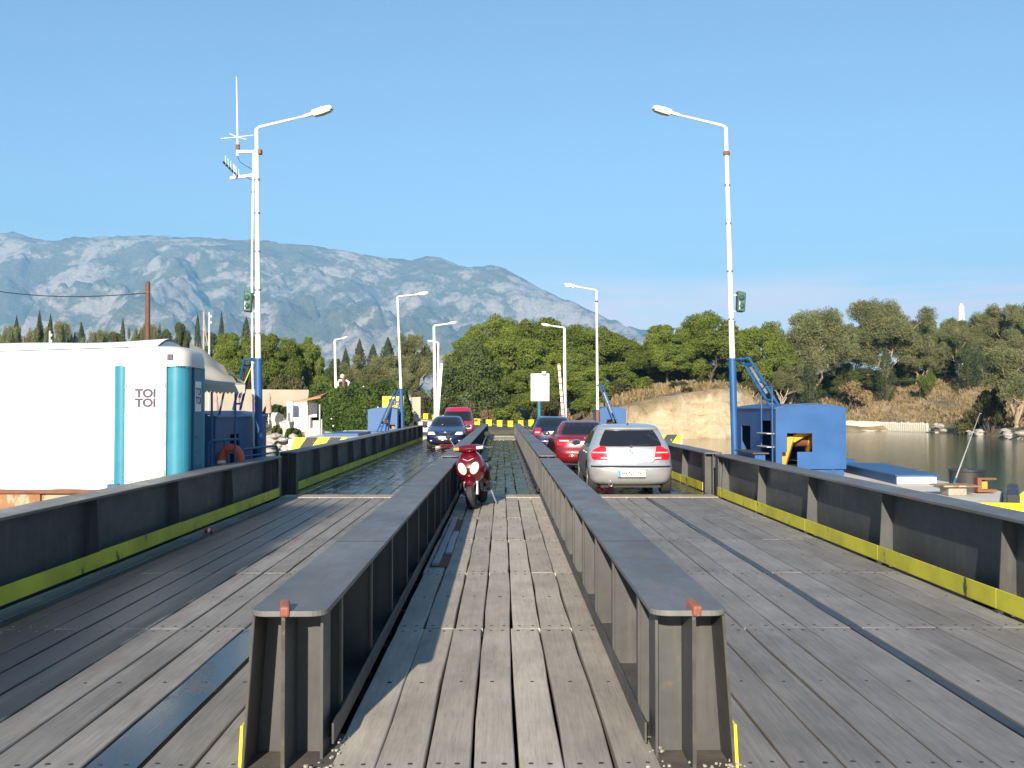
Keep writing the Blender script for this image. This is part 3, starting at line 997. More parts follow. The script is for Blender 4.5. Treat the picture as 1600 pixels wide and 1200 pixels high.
def outer_girder(label, xf, side, ya, yb, h, spacing=2.8, first=None):
    """xf: face of the yellow kerb strip; side = +1: the lane lies towards +x"""
    s = side
    g = thing('bridge_girder', label, 'girder', (xf, ya, 0), 'girders along the bridge')
    xc = xf - s * 0.17
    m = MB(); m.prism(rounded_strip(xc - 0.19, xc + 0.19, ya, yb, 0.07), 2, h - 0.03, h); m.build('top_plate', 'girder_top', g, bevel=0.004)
    m = MB(); m.box((xc - 0.01, ya + 0.02, -0.35), (xc + 0.01, yb - 0.02, h - 0.031)); m.build('web', 'girder_paint', g)
    p0 = None
    ys = []
    y = first if first is not None else ya + spacing
    while y < yb - 0.5:
        ys.append(y); y += spacing
    for y in [ya + 0.3] + ys + [yb - 0.3]:
        if p0 is None:
            pl = [(xc + s * 0.01, -0.05), (xf - s * 0.008, -0.05), (xf - s * 0.008, 0.1), (xc + s * 0.125, h - 0.031), (xc + s * 0.01, h - 0.031)]
            m = MB(); m.prism(pl, 1, y - 0.008, y + 0.008)
            p0 = m.build('stiffener', 'girder_paint', g); yp = y
        else:
            o = p0.copy(); COL.objects.link(o); o.location = p0.location + Vector((0, y - yp, 0))
    # end plates
    for (ye, dr) in ((ya, 1), (yb, -1)):
        poly = [(xc - s * 0.17, -0.1), (xf, -0.1), (xc + s * 0.165, h - 0.031), (xc - s * 0.165, h - 0.031)]
        m = MB(); m.prism(poly, 1, ye + dr * 0.18, ye + dr * 0.196); m.build('end_plate', 'girder_paint', g)
        for sx in (1, -1):
            xx = xc + sx * 0.165
            m = MB(); m.box((xx - 0.007, min(ye + dr * 0.03, ye + dr * 0.3), -0.1), (xx + 0.007, max(ye + dr * 0.03, ye + dr * 0.3), h - 0.031)); m.build('side_plate', 'girder_paint', g)
    # yellow kerb strip in lengths
    k = 0
    cuts = [ya + 0.25] + ys + [yb - 0.25]
    for a, b in zip(cuts[:-1], cuts[1:]):
        m = MB()
        xk = xf + s * 0.004
        m.box((xk - 0.008, a + 0.006, 0.018), (xk + 0.008, b - 0.006, 0.19 + random.uniform(-0.004, 0.004)))
        m.build('kerb_strip', 'kerb_yellow', g, bevel=0.003)
        m = MB()
        m.box((xk - 0.05, b - 0.11, 0.0), (xk + 0.02, b - 0.03, 0.017)); m.build('kerb_foot', 'under_steel', g)
    return g

outer_girder('near dark girder along the left lane with a yellow foot strip', -4.40, 1, -3.0, 20.5, 0.795, 2.8, 2.9)
outer_girder('near dark girder along the right lane with a worn yellow foot strip', 4.28, -1, -3.0, 20.6, 0.83, 2.8, 3.25)
outer_girder('far dark girder along the left lane, leading to the navy car', -4.34, 1, 21.6, 56.0, 0.83, 2.75, 24.6)
outer_girder('far dark girder along the right lane, behind the silver car', 4.22, -1, 21.3, 56.0, 0.83, 2.75, 24.2)

# ------------------------------------------------------------------ piers on both sides of the bridge
def hazard_plate(parent, x0, x1, y, z0, z1, n, slant, first_yellow=True, y1=None):
    """stripes as separate plates"""
    w = (x1 - x0) / n
    y1 = y if y1 is None else y1
    for k in range(n):
        a0, a1 = x0 + k * w, x0 + (k + 1) * w
        def cl(v): return min(max(v, x0), x1)
        pts = [(cl(a0 - slant), z0), (cl(a1 - slant), z0), (cl(a1 + slant), z1), (cl(a0 + slant), z1)]
        yy = [y + (y1 - y) * (p[0] - x0) / (x1 - x0) for p in pts]
        m = MB()
        f = [(p[0], q, p[1]) for p, q in zip(pts, yy)]
        bk = [(p[0], q + 0.02, p[1]) for p, q in zip(pts, yy)]
        m.add(f + bk, [(0, 1, 2, 3), (7, 6, 5, 4), (0, 4, 5, 1), (1, 5, 6, 2), (2, 6, 7, 3), (3, 7, 4, 0)])
        m.build('hazard_stripe', 'hazard_yellow' if (k % 2 == 0) == first_yellow else 'hazard_black', parent)

PZ = 0.5
pier = thing('mooring_pier', 'pale concrete pier on the right with blue cabin and dark bollard', 'pier', (6.2, 14, 0), 'piers beside the bridge')
m = MB(); m.prism([(4.72, 13.4), (6.55, 13.4), (7.55, 15.4), (7.75, 26.5), (4.72, 26.5)], 2, -2.6, PZ); m.build('slab', 'concrete_pale', pier, bevel=0.03)
m = MB(); m.prism([(6.60, 13.38), (7.60, 15.36), (7.72, 15.30), (6.74, 13.30)], 2, -0.9, PZ + 0.12); m.build('fender', 'hazard_black', pier, bevel=0.015)
m = MB(); m.prism([(6.20, 13.37), (6.58, 13.36), (6.74, 13.25), (6.22, 13.30)], 2, -0.1, PZ + 0.02); m.build('fender_end', 'hazard_yellow', pier)
m = MB(); m.add([(6.6, 13.35, 0.05), (6.76, 13.27, 0.05), (6.86, 13.42, 0.66), (6.66, 13.40, 0.52), (6.62, 13.42, 0.05), (6.78, 13.34, 0.05), (6.88, 13.49, 0.66), (6.68, 13.47, 0.52)],
              [(0, 1, 2, 3), (7, 6, 5, 4), (0, 4, 5, 1), (1, 5, 6, 2), (2, 6, 7, 3), (3, 7, 4, 0)]); m.build('hazard_stripe', 'hazard_yellow', pier)

pier2 = thing('mooring_pier', 'rusty sheet-piled pier on the left under the white tent', 'pier', (-9, 17, 0), 'piers beside the bridge')
m = MB(); m.box((-26, 17.25, -2.6), (-4.85, 26.5, 0.40)); m.build('slab', 'concrete', pier2)
for k in range(26):
    xa = -8.0 - 0.55 * k if False else -6.2 - 0.75 * k
    m = MB(); m.box((xa - 0.74, 17.17 + (0.03 if k % 2 else 0.0), -2.6), (xa, 17.24, 0.33)); m.build('sheet_pile', 'rust_sheet', pier2, bevel=0.008)
m = MB(); m.box((-26, 17.12, 0.33), (-6.1, 17.27, 0.405)); m.build('cap_beam', 'rust_bar', pier2, bevel=0.01)
m = MB(); m.box((-6.3, 15.7, 0.28), (-4.75, 17.4, 0.42)); m.build('platform', 'steel_grey', pier2)
m = MB(); m.box((-6.0, 15.62, -0.6), (-5.83, 15.72, 0.60)); m.build('post', 'blue_paint', pier2, bevel=0.01)
m = MB(); m.box((-4.98, 15.75, -0.6), (-4.80, 15.85, 0.44)); m.build('post', 'blue_paint', pier2, bevel=0.01)

pier3 = thing('mooring_pier', 'far left pier with yellow and black striped end', 'pier', (-7, 42, 0), 'piers beside the bridge')
m = MB(); m.prism([(-5.0, 44.5), (-5.0, 60), (-8.8, 60), (-8.8, 42.2), (-6.4, 42.2)], 2, -2.6, PZ - 0.02); m.build('slab', 'concrete_pale', pier3, bevel=0.03)
hazard_plate(pier3, -8.8, -6.4, 42.16, -0.25, PZ + 0.05, 5, 0.28)
m = MB(); m.box((-6.2, 45.2, PZ - 0.019), (-5.05, 50.5, PZ + 0.02)); m.build('yellow_edge', 'hazard_yellow', pier3)
m = MB(); m.box((-8.2, 47.0, PZ - 0.019), (-6.6, 51.5, PZ + 0.10)); m.build('hatch_cover', 'blue_dull', pier3, bevel=0.01)
pier4 = thing('mooring_pier', 'far right pier with yellow and black striped end', 'pier', (7, 46, 0), 'piers beside the bridge')
m = MB(); m.prism([(4.85, 46), (8.1, 46), (8.1, 63), (4.85, 63)], 2, -2.6, PZ - 0.02); m.build('slab', 'concrete_pale', pier4, bevel=0.03)
hazard_plate(pier4, 5.6, 8.1, 45.96, -0.2, PZ + 0.07, 5, 0.28, True)

# ------------------------------------------------------------------ road beyond the bridge
def strip(name, pts, w0, w1, dz, mat, kind='structure', th=None):
    """flat ribbon along pts=(x,y,z): from w0 to w1 across"""
    L, R = [], []
    for i, p in enumerate(pts):
        a = Vector(pts[max(i - 1, 0)]); b = Vector(pts[min(i + 1, len(pts) - 1)])
        d = (b - a); d.z = 0; d.normalize()
        nrm = Vector((-d.y, d.x, 0))
        q = Vector(p)
        L.append(q + nrm * w0 + Vector((0, 0, dz))); R.append(q + nrm * w1 + Vector((0, 0, dz)))
    mb = MB(); mb.grid([L, R])
    return mb, L, R

m = MB(); m.prism([(-9.5, 63.0), (7.0, 63.0), (9.0, 76), (9.5, 92), (-60, 96), (-60, 74), (-20, 72)], 2, -1.2, 0.02); struct('bridge_head_ground', m, 'road_dust')
m = MB(); m.box((-5.2, 65.9, 0.0), (5.0, 79.5, 0.026)); struct('bridge_head_road', m, 'concrete_pale')
ROAD = [P(905, 674, 76), P(860, 671, 80.5), P(800, 668, 83.5), P(740, 664, 86), P(680, 659, 89), P(640, 656, 91), P(560, 652, 95), P(480, 650, 100)]
ROAD = [Vector((p.x, p.y, max(p.z - 0.0, 0.06))) for p in ROAD]
mb, L, R = strip('road', ROAD, 0.5, 7.0, 0.0, 'asphalt')
struct('road', mb, 'asphalt', smooth=True)
# embankment under and behind the road
mb, L, R = strip('embankment', ROAD, -1.0, -0.55, 0.12, 'concrete_pale')
struct('road_kerb', mb, 'concrete_pale')
bank = MB()
rows = []
for (o, dz) in ((0.5, 0.0), (7.2, -0.004), (7.3, -1.5)):
    r = []
    for i, p in enumerate(ROAD):
        a = ROAD[max(i - 1, 0)]; b = ROAD[min(i + 1, len(ROAD) - 1)]
        d = (b - a); d.z = 0; d.normalize()
        r.append(p + Vector((-d.y, d.x, 0)) * o + Vector((0, 0, dz - 0.012)))
    rows.append(r)
bank.grid(rows); struct('road_embankment', bank, 'road_dust', smooth=True)

wall = thing('kerb_wall', 'low wall of yellow and black painted blocks curving behind the bridge', 'wall', tuple(ROAD[2]))
WP = [P(845, 660, 83), P(805, 662.5, 85.5), P(770, 661, 87.5), P(735, 658, 89), P(700, 654, 91), P(660, 650, 93.5), P(632, 648.5, 95.5), P(560, 645, 100), P(480, 643, 106)]
dist = [0]
for a, b in zip(WP[:-1], WP[1:]):
    dist.append(dist[-1] + (b - a).length)
nb = int(dist[-1] / 0.66)
for k in range(nb):
    def at(s):
        i = max(j for j in range(len(dist)) if dist[j] <= s + 1e-6); i = min(i, len(dist) - 2)
        return WP[i].lerp(WP[i + 1], (s - dist[i]) / (dist[i + 1] - dist[i]))
    a, b = at(k * 0.66 + 0.003), at(k * 0.66 + 0.657)
    mm = MB(); mm.bar(a, b, 0.4, 0.54); mm.build('block', 'hazard_yellow' if k % 2 else 'hazard_black', wall, bevel=0.03)
mm = MB()
for a, b in zip(WP[:-1], WP[1:]):
    mm.bar(a - Vector((0, 0, 0.75)), b - Vector((0, 0, 0.75)), 0.55, 0.86)
mm.build('footing', 'concrete', wall)
# short kerb of black and white blocks by the left lane end
wall2 = thing('kerb_wall', 'short kerb of black and white blocks beside the far end of the left lane', 'wall', tuple(P(655, 660, 72)))
for k in range(9):
    a = P(612 + k * 7, 660.5 + k * 0.3, 72); b = P(612 + k * 7 + 6.6, 660.8 + k * 0.3, 72)
    mm = MB(); mm.bar(a, b, 0.25, 0.34); mm.build('block', 'hazard_black' if k % 2 else 'concrete_pale', wall2, bevel=0.02)
mm = MB(); mm.bar(P(612, 668, 72.05), P(675, 670, 72.05), 0.3, 0.5); mm.build('footing', 'concrete_pale', wall2)

# ------------------------------------------------------------------ vegetation
def unit(n):
    v = RNG.normal(size=(n, 3))
    return v / np.linalg.norm(v, axis=1)[:, None]

def leaves(points, normals, size, aspect=0.6, bias=0.6, rnd=None):
    n = len(points)
    nn = normals * bias + unit(n) * (1 - bias * 0.5)
    nn /= np.linalg.norm(nn, axis=1)[:, None] + 1e-9
    a = np.cross(nn, unit(n)); a /= np.linalg.norm(a, axis=1)[:, None] + 1e-9
    b = np.cross(nn, a)
    s = size * RNG.uniform(0.6, 1.35, n)[:, None]
    a = a * s; b = b * s * aspect
    v = np.stack([points - a * 0.5 - b * 0.3, points + b * 0.5, points + a * 0.5 - b * 0.2, points - b * 0.55], axis=1).reshape(-1, 3)
    return v

def crown_from_clumps(clumps, per, size, flat=1.0, shell=0.55, aspect=0.6, up=0.25, bias=0.6):
    """clumps: (x,y,z,rx,ry,rz)"""
    V = []
    for (cx, cy, cz, rx, ry, rz) in clumps:
        n = max(30, int(per * (rx * ry * rz) ** 0.5 / 1.0))
        d = unit(n)
        d[:, 2] += up * RNG.random(n)
        d /= np.linalg.norm(d, axis=1)[:, None]
        r = shell + (1.06 - shell) * RNG.random(n) ** 0.7
        lump = 1 + 0.22 * np.sin(d[:, 0] * 5 + cx) * np.cos(d[:, 1] * 4 + cz) + 0.12 * np.sin(d[:, 2] * 9 + cy)
        p = np.array([cx, cy, cz]) + d * (r * lump)[:, None] * np.array([rx, ry, rz])
        V.append(leaves(p, d, size, aspect, bias))
    V = np.concatenate(V)
    q = np.arange(len(V)).reshape(-1, 4)
    return V, q

def limb_path(p0, p1, wob, n=5, sag=0.0):
    p0, p1 = Vector(p0), Vector(p1)
    pts = []
    for i in range(n + 1):
        t = i / n
        q = p0.lerp(p1, t)
        k = math.sin(math.pi * t)
        q += Vector((random.uniform(-wob, wob) * k, random.uniform(-wob, wob) * k, random.uniform(-wob, wob) * 0.5 * k - sag * k))
        pts.append(q)
    return pts

PROTO = {}

def make_pine(key, W, H, ct, leaf, seed, nclump=30, trunk_r=0.22, bark='bark', leafsize=0.3, per=900, fork=3):
    """umbrella-like pine: flat leaf pads on spreading limbs; W crown width, H height, ct crown base height"""
    random.seed(seed)
    root = thing('pine_tree', 'x', 'tree')
    cl = []
    for k in range(nclump):
        a = random.uniform(0, 2 * math.pi)
        rr = math.sqrt(random.random())
        x, y = math.cos(a) * rr * W * 0.40, math.sin(a) * rr * W * 0.40
        ztop = H - (H - ct) * 0.62 * rr ** 2
        z = ct + (ztop - ct) * random.random() ** 0.55
        rx = W * random.choice((random.uniform(0.10, 0.16), random.uniform(0.05, 0.10)))
        cl.append((x, y, z - rx * 0.15, rx, rx * random.uniform(0.8, 1.1), rx * random.uniform(0.45, 0.85)))
    V, q = crown_from_clumps(cl, per, leafsize, shell=0.5, aspect=0.5, up=0.5, bias=0.7)
    npmesh('crown', V, q, leaf, root)
    m = MB()
    forks = []
    base_top = ct * 0.75
    m.tube(limb_path((0, 0, -0.5), (random.uniform(-0.5, 0.5), random.uniform(-0.5, 0.5), base_top), 0.2), [trunk_r * (1.15 - 0.07 * i) for i in range(6)], 9)
    for k in range(fork):
        a = 2 * math.pi * k / fork + random.uniform(-0.4, 0.4)
        e = (math.cos(a) * W * 0.18, math.sin(a) * W * 0.18, ct + (H - ct) * 0.45)
        m.tube(limb_path((0, 0, base_top * 0.85), e, 0.35), [trunk_r * (0.75 - 0.09 * i) for i in range(6)], 7)
        forks.append(e)
    for c in cl[::2]:
        f = min(forks, key=lambda e: (e[0] - c[0]) ** 2 + (e[1] - c[1]) ** 2)
        m.tube(limb_path((f[0] * 0.7, f[1] * 0.7, f[2] - (H - ct) * 0.2), c[:3], 0.25, 4), [trunk_r * (0.32 - 0.05 * i) for i in range(5)], 5)
    m.build('trunk', bark, root, smooth=True)
    PROTO[key] = root
    root.hide_render = False
    return root

def make_cypress(key, W, H, seed, leafsize=0.2, n=7000, leaf='leaf_cypress'):
    random.seed(seed)
    root = thing('cypress_tree', 'x', 'tree')
    t = RNG.random(n) ** 0.85
    z = 0.35 + t * (H - 0.35)
    prof = W / 2 * np.interp(t, [0, 0.08, 0.3, 0.6, 0.85, 1.0], [0.55, 0.85, 1.0, 0.78, 0.42, 0.03])
    a = RNG.uniform(0, 2 * math.pi, n)
    lump = 1 + 0.22 * np.sin(a * 3 + z * 2.1 + seed) + 0.15 * np.sin(a * 5 - z * 3.7)
    r = prof * lump * (0.55 + 0.5 * RNG.random(n) ** 0.5)
    p = np.stack([r * np.cos(a), r * np.sin(a), z + RNG.normal(0, 0.12, n)], axis=1)
    nr = np.stack([np.cos(a), np.sin(a), np.full(n, 0.35)], axis=1)
    V = leaves(p, nr / np.linalg.norm(nr, axis=1)[:, None], leafsize, 0.5, 0.7)
    npmesh('crown', V, np.arange(len(V)).reshape(-1, 4), leaf, root)
    m = MB(); m.tube([(0, 0, -0.5), (0.03, 0, H * 0.4), (0, 0.02, H * 0.85)], [0.16, 0.1, 0.03], 7); m.build('trunk', 'bark', root, smooth=True)
    PROTO[key] = root
    return root

def make_eucalyptus(key, W, H, ct, seed, nclump=34, leafsize=0.26, per=1000, lean=0.6):
    random.seed(seed)
    root = thing('eucalyptus_tree', 'x', 'tree')
    m = MB()
    cl = []
    tops = []
    nl = 5
    for k in range(nl):
        a = 2 * math.pi * k / nl + random.uniform(-0.5, 0.5)
        rr = random.uniform(0.15, 0.36) * W
        e = Vector((math.cos(a) * rr + lean, math.sin(a) * rr, ct + (H - ct) * random.uniform(0.35, 0.85)))
        b0 = Vector((lean * 0.3, 0, ct * random.uniform(0.45, 0.9)))
        m.tube(limb_path(b0, e, 0.45, 6), [0.19 - 0.025 * i for i in range(7)], 7)
        tops.append(e)
    m.tube(limb_path((0, 0, -0.5), (lean * 0.3, 0, ct * 0.9), 0.25), [0.34, 0.3, 0.27, 0.25, 0.22, 0.2], 9)
    for k in range(nclump):
        e = tops[k % nl]
        s = random.uniform(0.075, 0.13) * W
        c = e + Vector((random.gauss(0, 0.13) * W, random.gauss(0, 0.13) * W, random.gauss(0.03, 0.12) * (H - ct)))
        c.z = min(max(c.z, ct * 0.8), H - s)
        cl.append((c.x, c.y, c.z, s, s, s * random.uniform(0.8, 1.25)))
        if k % 2 == 0:
            m.tube(limb_path(e * 0.6 + Vector((0, 0, 0.4 * ct * 0.5)), c, 0.2, 4), [0.08, 0.065, 0.05, 0.035, 0.02], 5)
    V, q = crown_from_clumps(cl, per, leafsize, shell=0.35, aspect=0.38, up=0.1, bias=0.35)
    npmesh('crown', V, q, 'leaf_eucalyptus', root)
    m.build('trunk', 'bark_pale', root, smooth=True)
    PROTO[key] = root
    return root

def make_shrub(key, W, H, seed, leaf='leaf_shrub', nclump=14, leafsize=0.2, per=1100, name='shrub'):
    random.seed(seed)
    root = thing(name, 'x', 'shrub')
    cl = []
    m = MB()
    for k in range(nclump):
        a = random.uniform(0, 2 * math.pi); rr = math.sqrt(random.random()) * 0.36 * W
        s = random.uniform(0.12, 0.2) * W
        z = random.uniform(0.25, 1.0) * (H - s) * (1 - 0.5 * (rr / (0.4 * W)) ** 2) + s * 0.3
        cl.append((math.cos(a) * rr, math.sin(a) * rr, z, s, s, s * H / W * random.uniform(0.75, 1.1)))
        m.tube(limb_path((0.1 * math.cos(a), 0.1 * math.sin(a), -0.3), cl[-1][:3], 0.12, 4), [0.05, 0.045, 0.035, 0.025, 0.012], 5)
    V, q = crown_from_clumps(cl, per, leafsize, shell=0.4, aspect=0.5, up=0.25, bias=0.5)
    npmesh('foliage', V, q, leaf, root)
    m.build('stem', 'bark', root)
    PROTO[key] = root
    return root

make_pine('pineA', 13.0, 10.5, 3.4, 'leaf_pine', 21, nclump=62, leafsize=0.22, per=2000)
make_pine('pineB', 11.0, 10.0, 2.8, 'leaf_pine', 35, nclump=58, leafsize=0.22, per=2000)
make_pine('pineC', 10.0, 7.5, 2.6, 'leaf_pine', 47, nclump=54, leafsize=0.2, per=2000, fork=4)
make_pine('pineD', 8.0, 9.5, 1.2, 'leaf_pine_dark', 52, nclump=60, leafsize=0.21, per=2000)
make_cypress('cypA', 2.4, 9.0, 3, n=6000)
make_cypress('cypB', 3.4, 8.0, 5, n=7500)
make_cypress('juniper', 7.0, 8.6, 9, n=15000, leafsize=0.24, leaf='leaf_pine_dark')
make_eucalyptus('eucA', 10.0, 12.0, 2.6, 61, nclump=52, leafsize=0.2, per=1500)
make_eucalyptus('eucB', 11.0, 13.0, 1.8, 62, nclump=64, leafsize=0.2, per=2200, lean=-0.3)
make_eucalyptus('eucC', 9.0, 9.5, 1.2, 63, nclump=52, leafsize=0.2, per=1500, lean=0.2)
make_shrub('shrubA', 5.0, 3.0, 71)
make_shrub('shrubB', 3.0, 2.2, 72, 'leaf_shrub', 10)
make_shrub('shrubC', 4.5, 3.2, 73, 'leaf_pine', 13)
make_shrub('shrubD', 2.2, 1.5, 74, 'leaf_dry', 10, 0.15)
NAT = {'pineA': (13.0, 10.5), 'pineB': (11.0, 10.0), 'pineC': (10.0, 7.5), 'pineD': (8.0, 9.5), 'cypA': (2.4, 9.0), 'cypB': (3.4, 8.0), 'juniper': (7.0, 8.6),
       'eucA': (10.0, 12.0), 'eucB': (11.0, 13.0), 'eucC': (9.0, 9.5), 'shrubA': (5, 3), 'shrubB': (3, 2.2), 'shrubC': (4.5, 3.2), 'shrubD': (2.2, 1.5)}
USED = set()

def plant(key, px, top_py, w_px, Y, label, group, base_py=None, rz=None, wf=1.0):
    """a tree whose crown top is seen at (px, top_py), w_px wide in the photo, standing at depth Y"""
    top = P(px, top_py, Y)
    x = top.x
    gzv = P(px, base_py, Y).z if base_py is not None else gz(x, Y)
    W, H = NAT[key]
    sz = max(0.3, (top.z - gzv) / H)
    sx = w_px / F_PX * Y / W
    rz = random.uniform(0, 6.28) if rz is None else rz
    src = PROTO[key]
    sc = (sx, sx, sz)
    if key not in USED:
        USED.add(key)
        o = src
        o.location = (x, Y, gzv); o.rotation_euler = (0, 0, rz); o.scale = sc
        o['label'] = label; o['group'] = group
    else:
        o = dup(src, (x, Y, gzv), rz, sc, label, group)
    return o

G1 = 'trees behind the far end of the bridge'
G2 = 'trees on the right bank'
G3 = 'trees behind the tent and terrace'
G4 = 'shrubs on the far bank'
random.seed(5)
# centre
plant('pineA', 770, 497, 150, 104, 'broad bright green pine left of centre, with a gap under its left limb', G1)
plant('pineB', 850, 488, 165, 108, 'tallest bright green pine right behind the blank white sign', G1)
plant('pineC', 915, 508, 140, 112, 'bright pine behind the far right lamp post', G1)
plant('pineA', 955, 515, 120, 118, 'rounded pine right of the far right lamp post', G1)
plant('pineC', 800, 520, 150, 100, 'lower spreading pine in front of the tall middle pines', G1)
plant('pineC', 880, 545, 130, 101, 'low bushy pine behind the raised barrier on the right', G1)
plant('pineB', 905, 565, 110, 97, 'small yellow-green pine beside the right barrier', G1)
plant('pineC', 828, 572, 110, 95, 'small yellow-green pine just left of the blank white sign', G1)
plant('juniper', 738, 530, 108, 96, 'big dark grey-green juniper behind the red van', G1)
plant('pineD', 700, 560, 60, 99, 'dark narrow pine behind the left barrier', G1)
plant('pineB', 1042, 502, 95, 120, 'pine right of centre, leftmost above the yellow cliff', G1)
plant('pineA', 1110, 493, 150, 122, 'wide umbrella pine above the yellow cliff, left of the blue pole', G1)
plant('pineC', 1185, 505, 120, 124, 'umbrella pine above the cliff, right of the blue pole', G1)
plant('pineD', 1000, 530, 70, 126, 'dark pine in the dip above the yellow cliff', G1)
plant('shrubC', 990, 576, 60, 103, 'grey-green shrub above the far right cabin', G4)
plant('shrubA', 955, 590, 70, 101, 'sparse shrub above the rock edge behind the far right cabin', G4)
plant('shrubA', 1105, 590, 46, 100, 'green shrub on the rim of the yellow cliff', G4)
plant('shrubB', 1072, 618, 24, 92.0, 'small bush growing on the face of the yellow cliff', G4)
plant('shrubA', 1060, 600, 40, 100, 'dry shrub at the cliff rim, left of the green one', G4)
plant('shrubA', 1175, 590, 50, 103, 'olive shrub behind the near right blue cabin', G4)
plant('shrubC', 790, 625, 60, 93, 'low green shrub over the striped wall, below the pines', G4)
plant('shrubA', 855, 612, 70, 93.5, 'low green shrub behind the post of the blank sign', G4)
plant('shrubC', 915, 610, 50, 92, 'low green shrub right of the blank sign', G4)
plant('shrubD', 760, 637, 30, 92, 'dry grass tuft above the striped wall, left of centre', G4)
plant('shrubD', 730, 640, 30, 93.5, 'dry grass tuft above the striped wall by the red van', G4)
plant('shrubD', 880, 634, 30, 91, 'dry grass tuft left of the far right cabin', G4)
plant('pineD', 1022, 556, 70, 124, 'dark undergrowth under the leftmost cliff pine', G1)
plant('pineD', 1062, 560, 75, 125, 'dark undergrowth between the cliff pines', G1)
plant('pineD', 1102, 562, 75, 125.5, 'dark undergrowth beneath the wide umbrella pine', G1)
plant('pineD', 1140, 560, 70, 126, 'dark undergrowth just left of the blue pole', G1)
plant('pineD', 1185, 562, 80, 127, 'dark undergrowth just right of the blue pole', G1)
plant('eucC', 1222, 570, 60, 123, 'olive undergrowth at the right end of the cliff', G2)
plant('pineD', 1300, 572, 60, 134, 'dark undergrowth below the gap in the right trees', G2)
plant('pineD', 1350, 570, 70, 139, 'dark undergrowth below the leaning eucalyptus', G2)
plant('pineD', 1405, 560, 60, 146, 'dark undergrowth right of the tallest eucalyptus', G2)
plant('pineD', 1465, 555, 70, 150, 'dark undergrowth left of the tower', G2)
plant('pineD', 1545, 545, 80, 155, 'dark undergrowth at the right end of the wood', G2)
# left
plant('pineB', 425, 514, 105, 90, 'bright pine right behind the near left lamp post', G3)
plant('pineC', 478, 528, 75, 93, 'pine right of the near left lamp post, reaching the thin lamp post', G3)
plant('pineB', 365, 513, 80, 94, 'bright pine showing above the awning', G3)
plant('shrubA', 455, 570, 80, 84, 'brownish shrub above the cream terrace wall', G3)
plant('shrubA', 400, 575, 50, 86, 'shrub above the terrace wall beside the blue pole', G3)
plant('shrubC', 505, 575, 40, 88, 'green shrub behind the white thin lamp post', G3)
plant('cypA', 562, 532, 26, 112, 'dark slim cypress left of the far left lamp post', G3)
plant('cypB', 583, 540, 30, 113, 'dark cypress just right of the slimmest one, behind the hedge', G3)
plant('cypB', 606, 530, 36, 114, 'tall dark cypress touching the far left lamp post', G3)
plant('cypA', 540, 546, 22, 115, 'dark cypress nearest the thin lamp post', G3)
plant('eucC', 650, 522, 70, 116, 'thin pale tree with bare twigs right of the far left lamp post', G3)
plant('eucC', 585, 556, 90, 108, 'olive-green bushy tree behind the hedge', G3)
plant('pineD', 525, 550, 50, 118, 'dark bushy tree behind the thin lamp post', G3)
plant('eucC', 630, 575, 60, 104, 'grey-green tree behind the yellow sign', G3)
plant('shrubA', 655, 600, 40, 98, 'dry shrub above the white wall slab', G3)
plant('pineD', 690, 590, 40, 97, 'dark shrubby tree left of the raised left barrier', G3)
# far row behind the tent
far_row = [('cypA', 26, 496, 16), ('cypA', 62, 489, 18), ('cypA', 79, 494, 17), ('eucC', 102, 503, 40), ('cypB', 127, 506, 22), ('eucC', 10, 508, 40), ('pineD', 180, 505, 44), ('cypA', 192, 500, 14),
           ('eucC', 215, 512, 30), ('pineD', 282, 488, 38), ('cypA', 309, 492, 14), ('pineD', 258, 500, 44), ('eucC', 242, 506, 34), ('cypA', 346, 490, 14), ('pineD', 330, 505, 44), ('cypB', 385, 498, 26), ('eucC', 50, 512, 50), ('eucC', 150, 516, 50)]
far_lab = ['slim cypress at the left picture edge above the tent', 'tall slim cypress above the tent, left of a close pair', 'tall slim cypress above the tent, right of a close pair',
           'rounded olive tree between the cypress pair and a broad cypress, far behind the tent', 'broad short cypress far behind the tent', 'rounded tree cut by the left picture edge, above the tent',
           'dark bushy tree far behind the tent, left of the wooden pole', 'thin cypress tip beside a dark bushy tree, left of the wooden pole', 'small rounded tree left of the wooden pole',
           'tallest dark spiky tree right of the wooden pole', 'thin cypress just left of the twin masts', 'dark bushy tree just right of the wooden pole', 'low rounded tree directly behind the wooden pole',
           'thin cypress right of the twin masts', 'dark bushy tree behind the twin masts', 'short cypress behind the green loudspeaker on the left', 'low olive tree behind the cypress pair', 'low pale tree between the broad cypress and the wooden pole']
for (k, px, tp, w), lb in zip(far_row, far_lab):
    plant(k, px, tp, w, 182, lb, 'far row of trees above the tent')
# right
plant('eucA', 1268, 482, 125, 128, 'tall pale-trunked eucalyptus right of the near right cabin', G2)
plant('eucC', 1235, 540, 70, 127, 'lower eucalyptus left of the tall pale-trunked one', G2)
plant('cypB', 1265, 562, 34, 124, 'dark conical cypress at the foot of the tall eucalyptus', G2)
plant('pineD', 1322, 560, 50, 132, 'dark tree left of the big eucalyptus on the slope', G2)
plant('eucB', 1380, 470, 130, 141, 'tallest broad eucalyptus on the right slope', G2)
plant('eucA', 1340, 512, 90, 145, 'eucalyptus leaning left, beside the tallest one', G2)
plant('cypB', 1384, 545, 30, 134, 'dark cypress in front of the tallest eucalyptus', G2)
plant('eucC', 1430, 498, 85, 147, 'eucalyptus just right of the tallest one', G2)
plant('eucA', 1465, 510, 80, 150, 'pale-trunked eucalyptus left of the white tower', G2)
plant('eucB', 1485, 502, 70, 158, 'eucalyptus below the white tower, to its left', G2)
plant('eucB', 1533, 490, 90, 152, 'eucalyptus right of the white tower', G2)
plant('eucA', 1570, 474, 90, 150, 'tall eucalyptus near the right picture edge', G2)
plant('eucB', 1610, 470, 90, 147, 'eucalyptus cut by the right picture edge', G2)
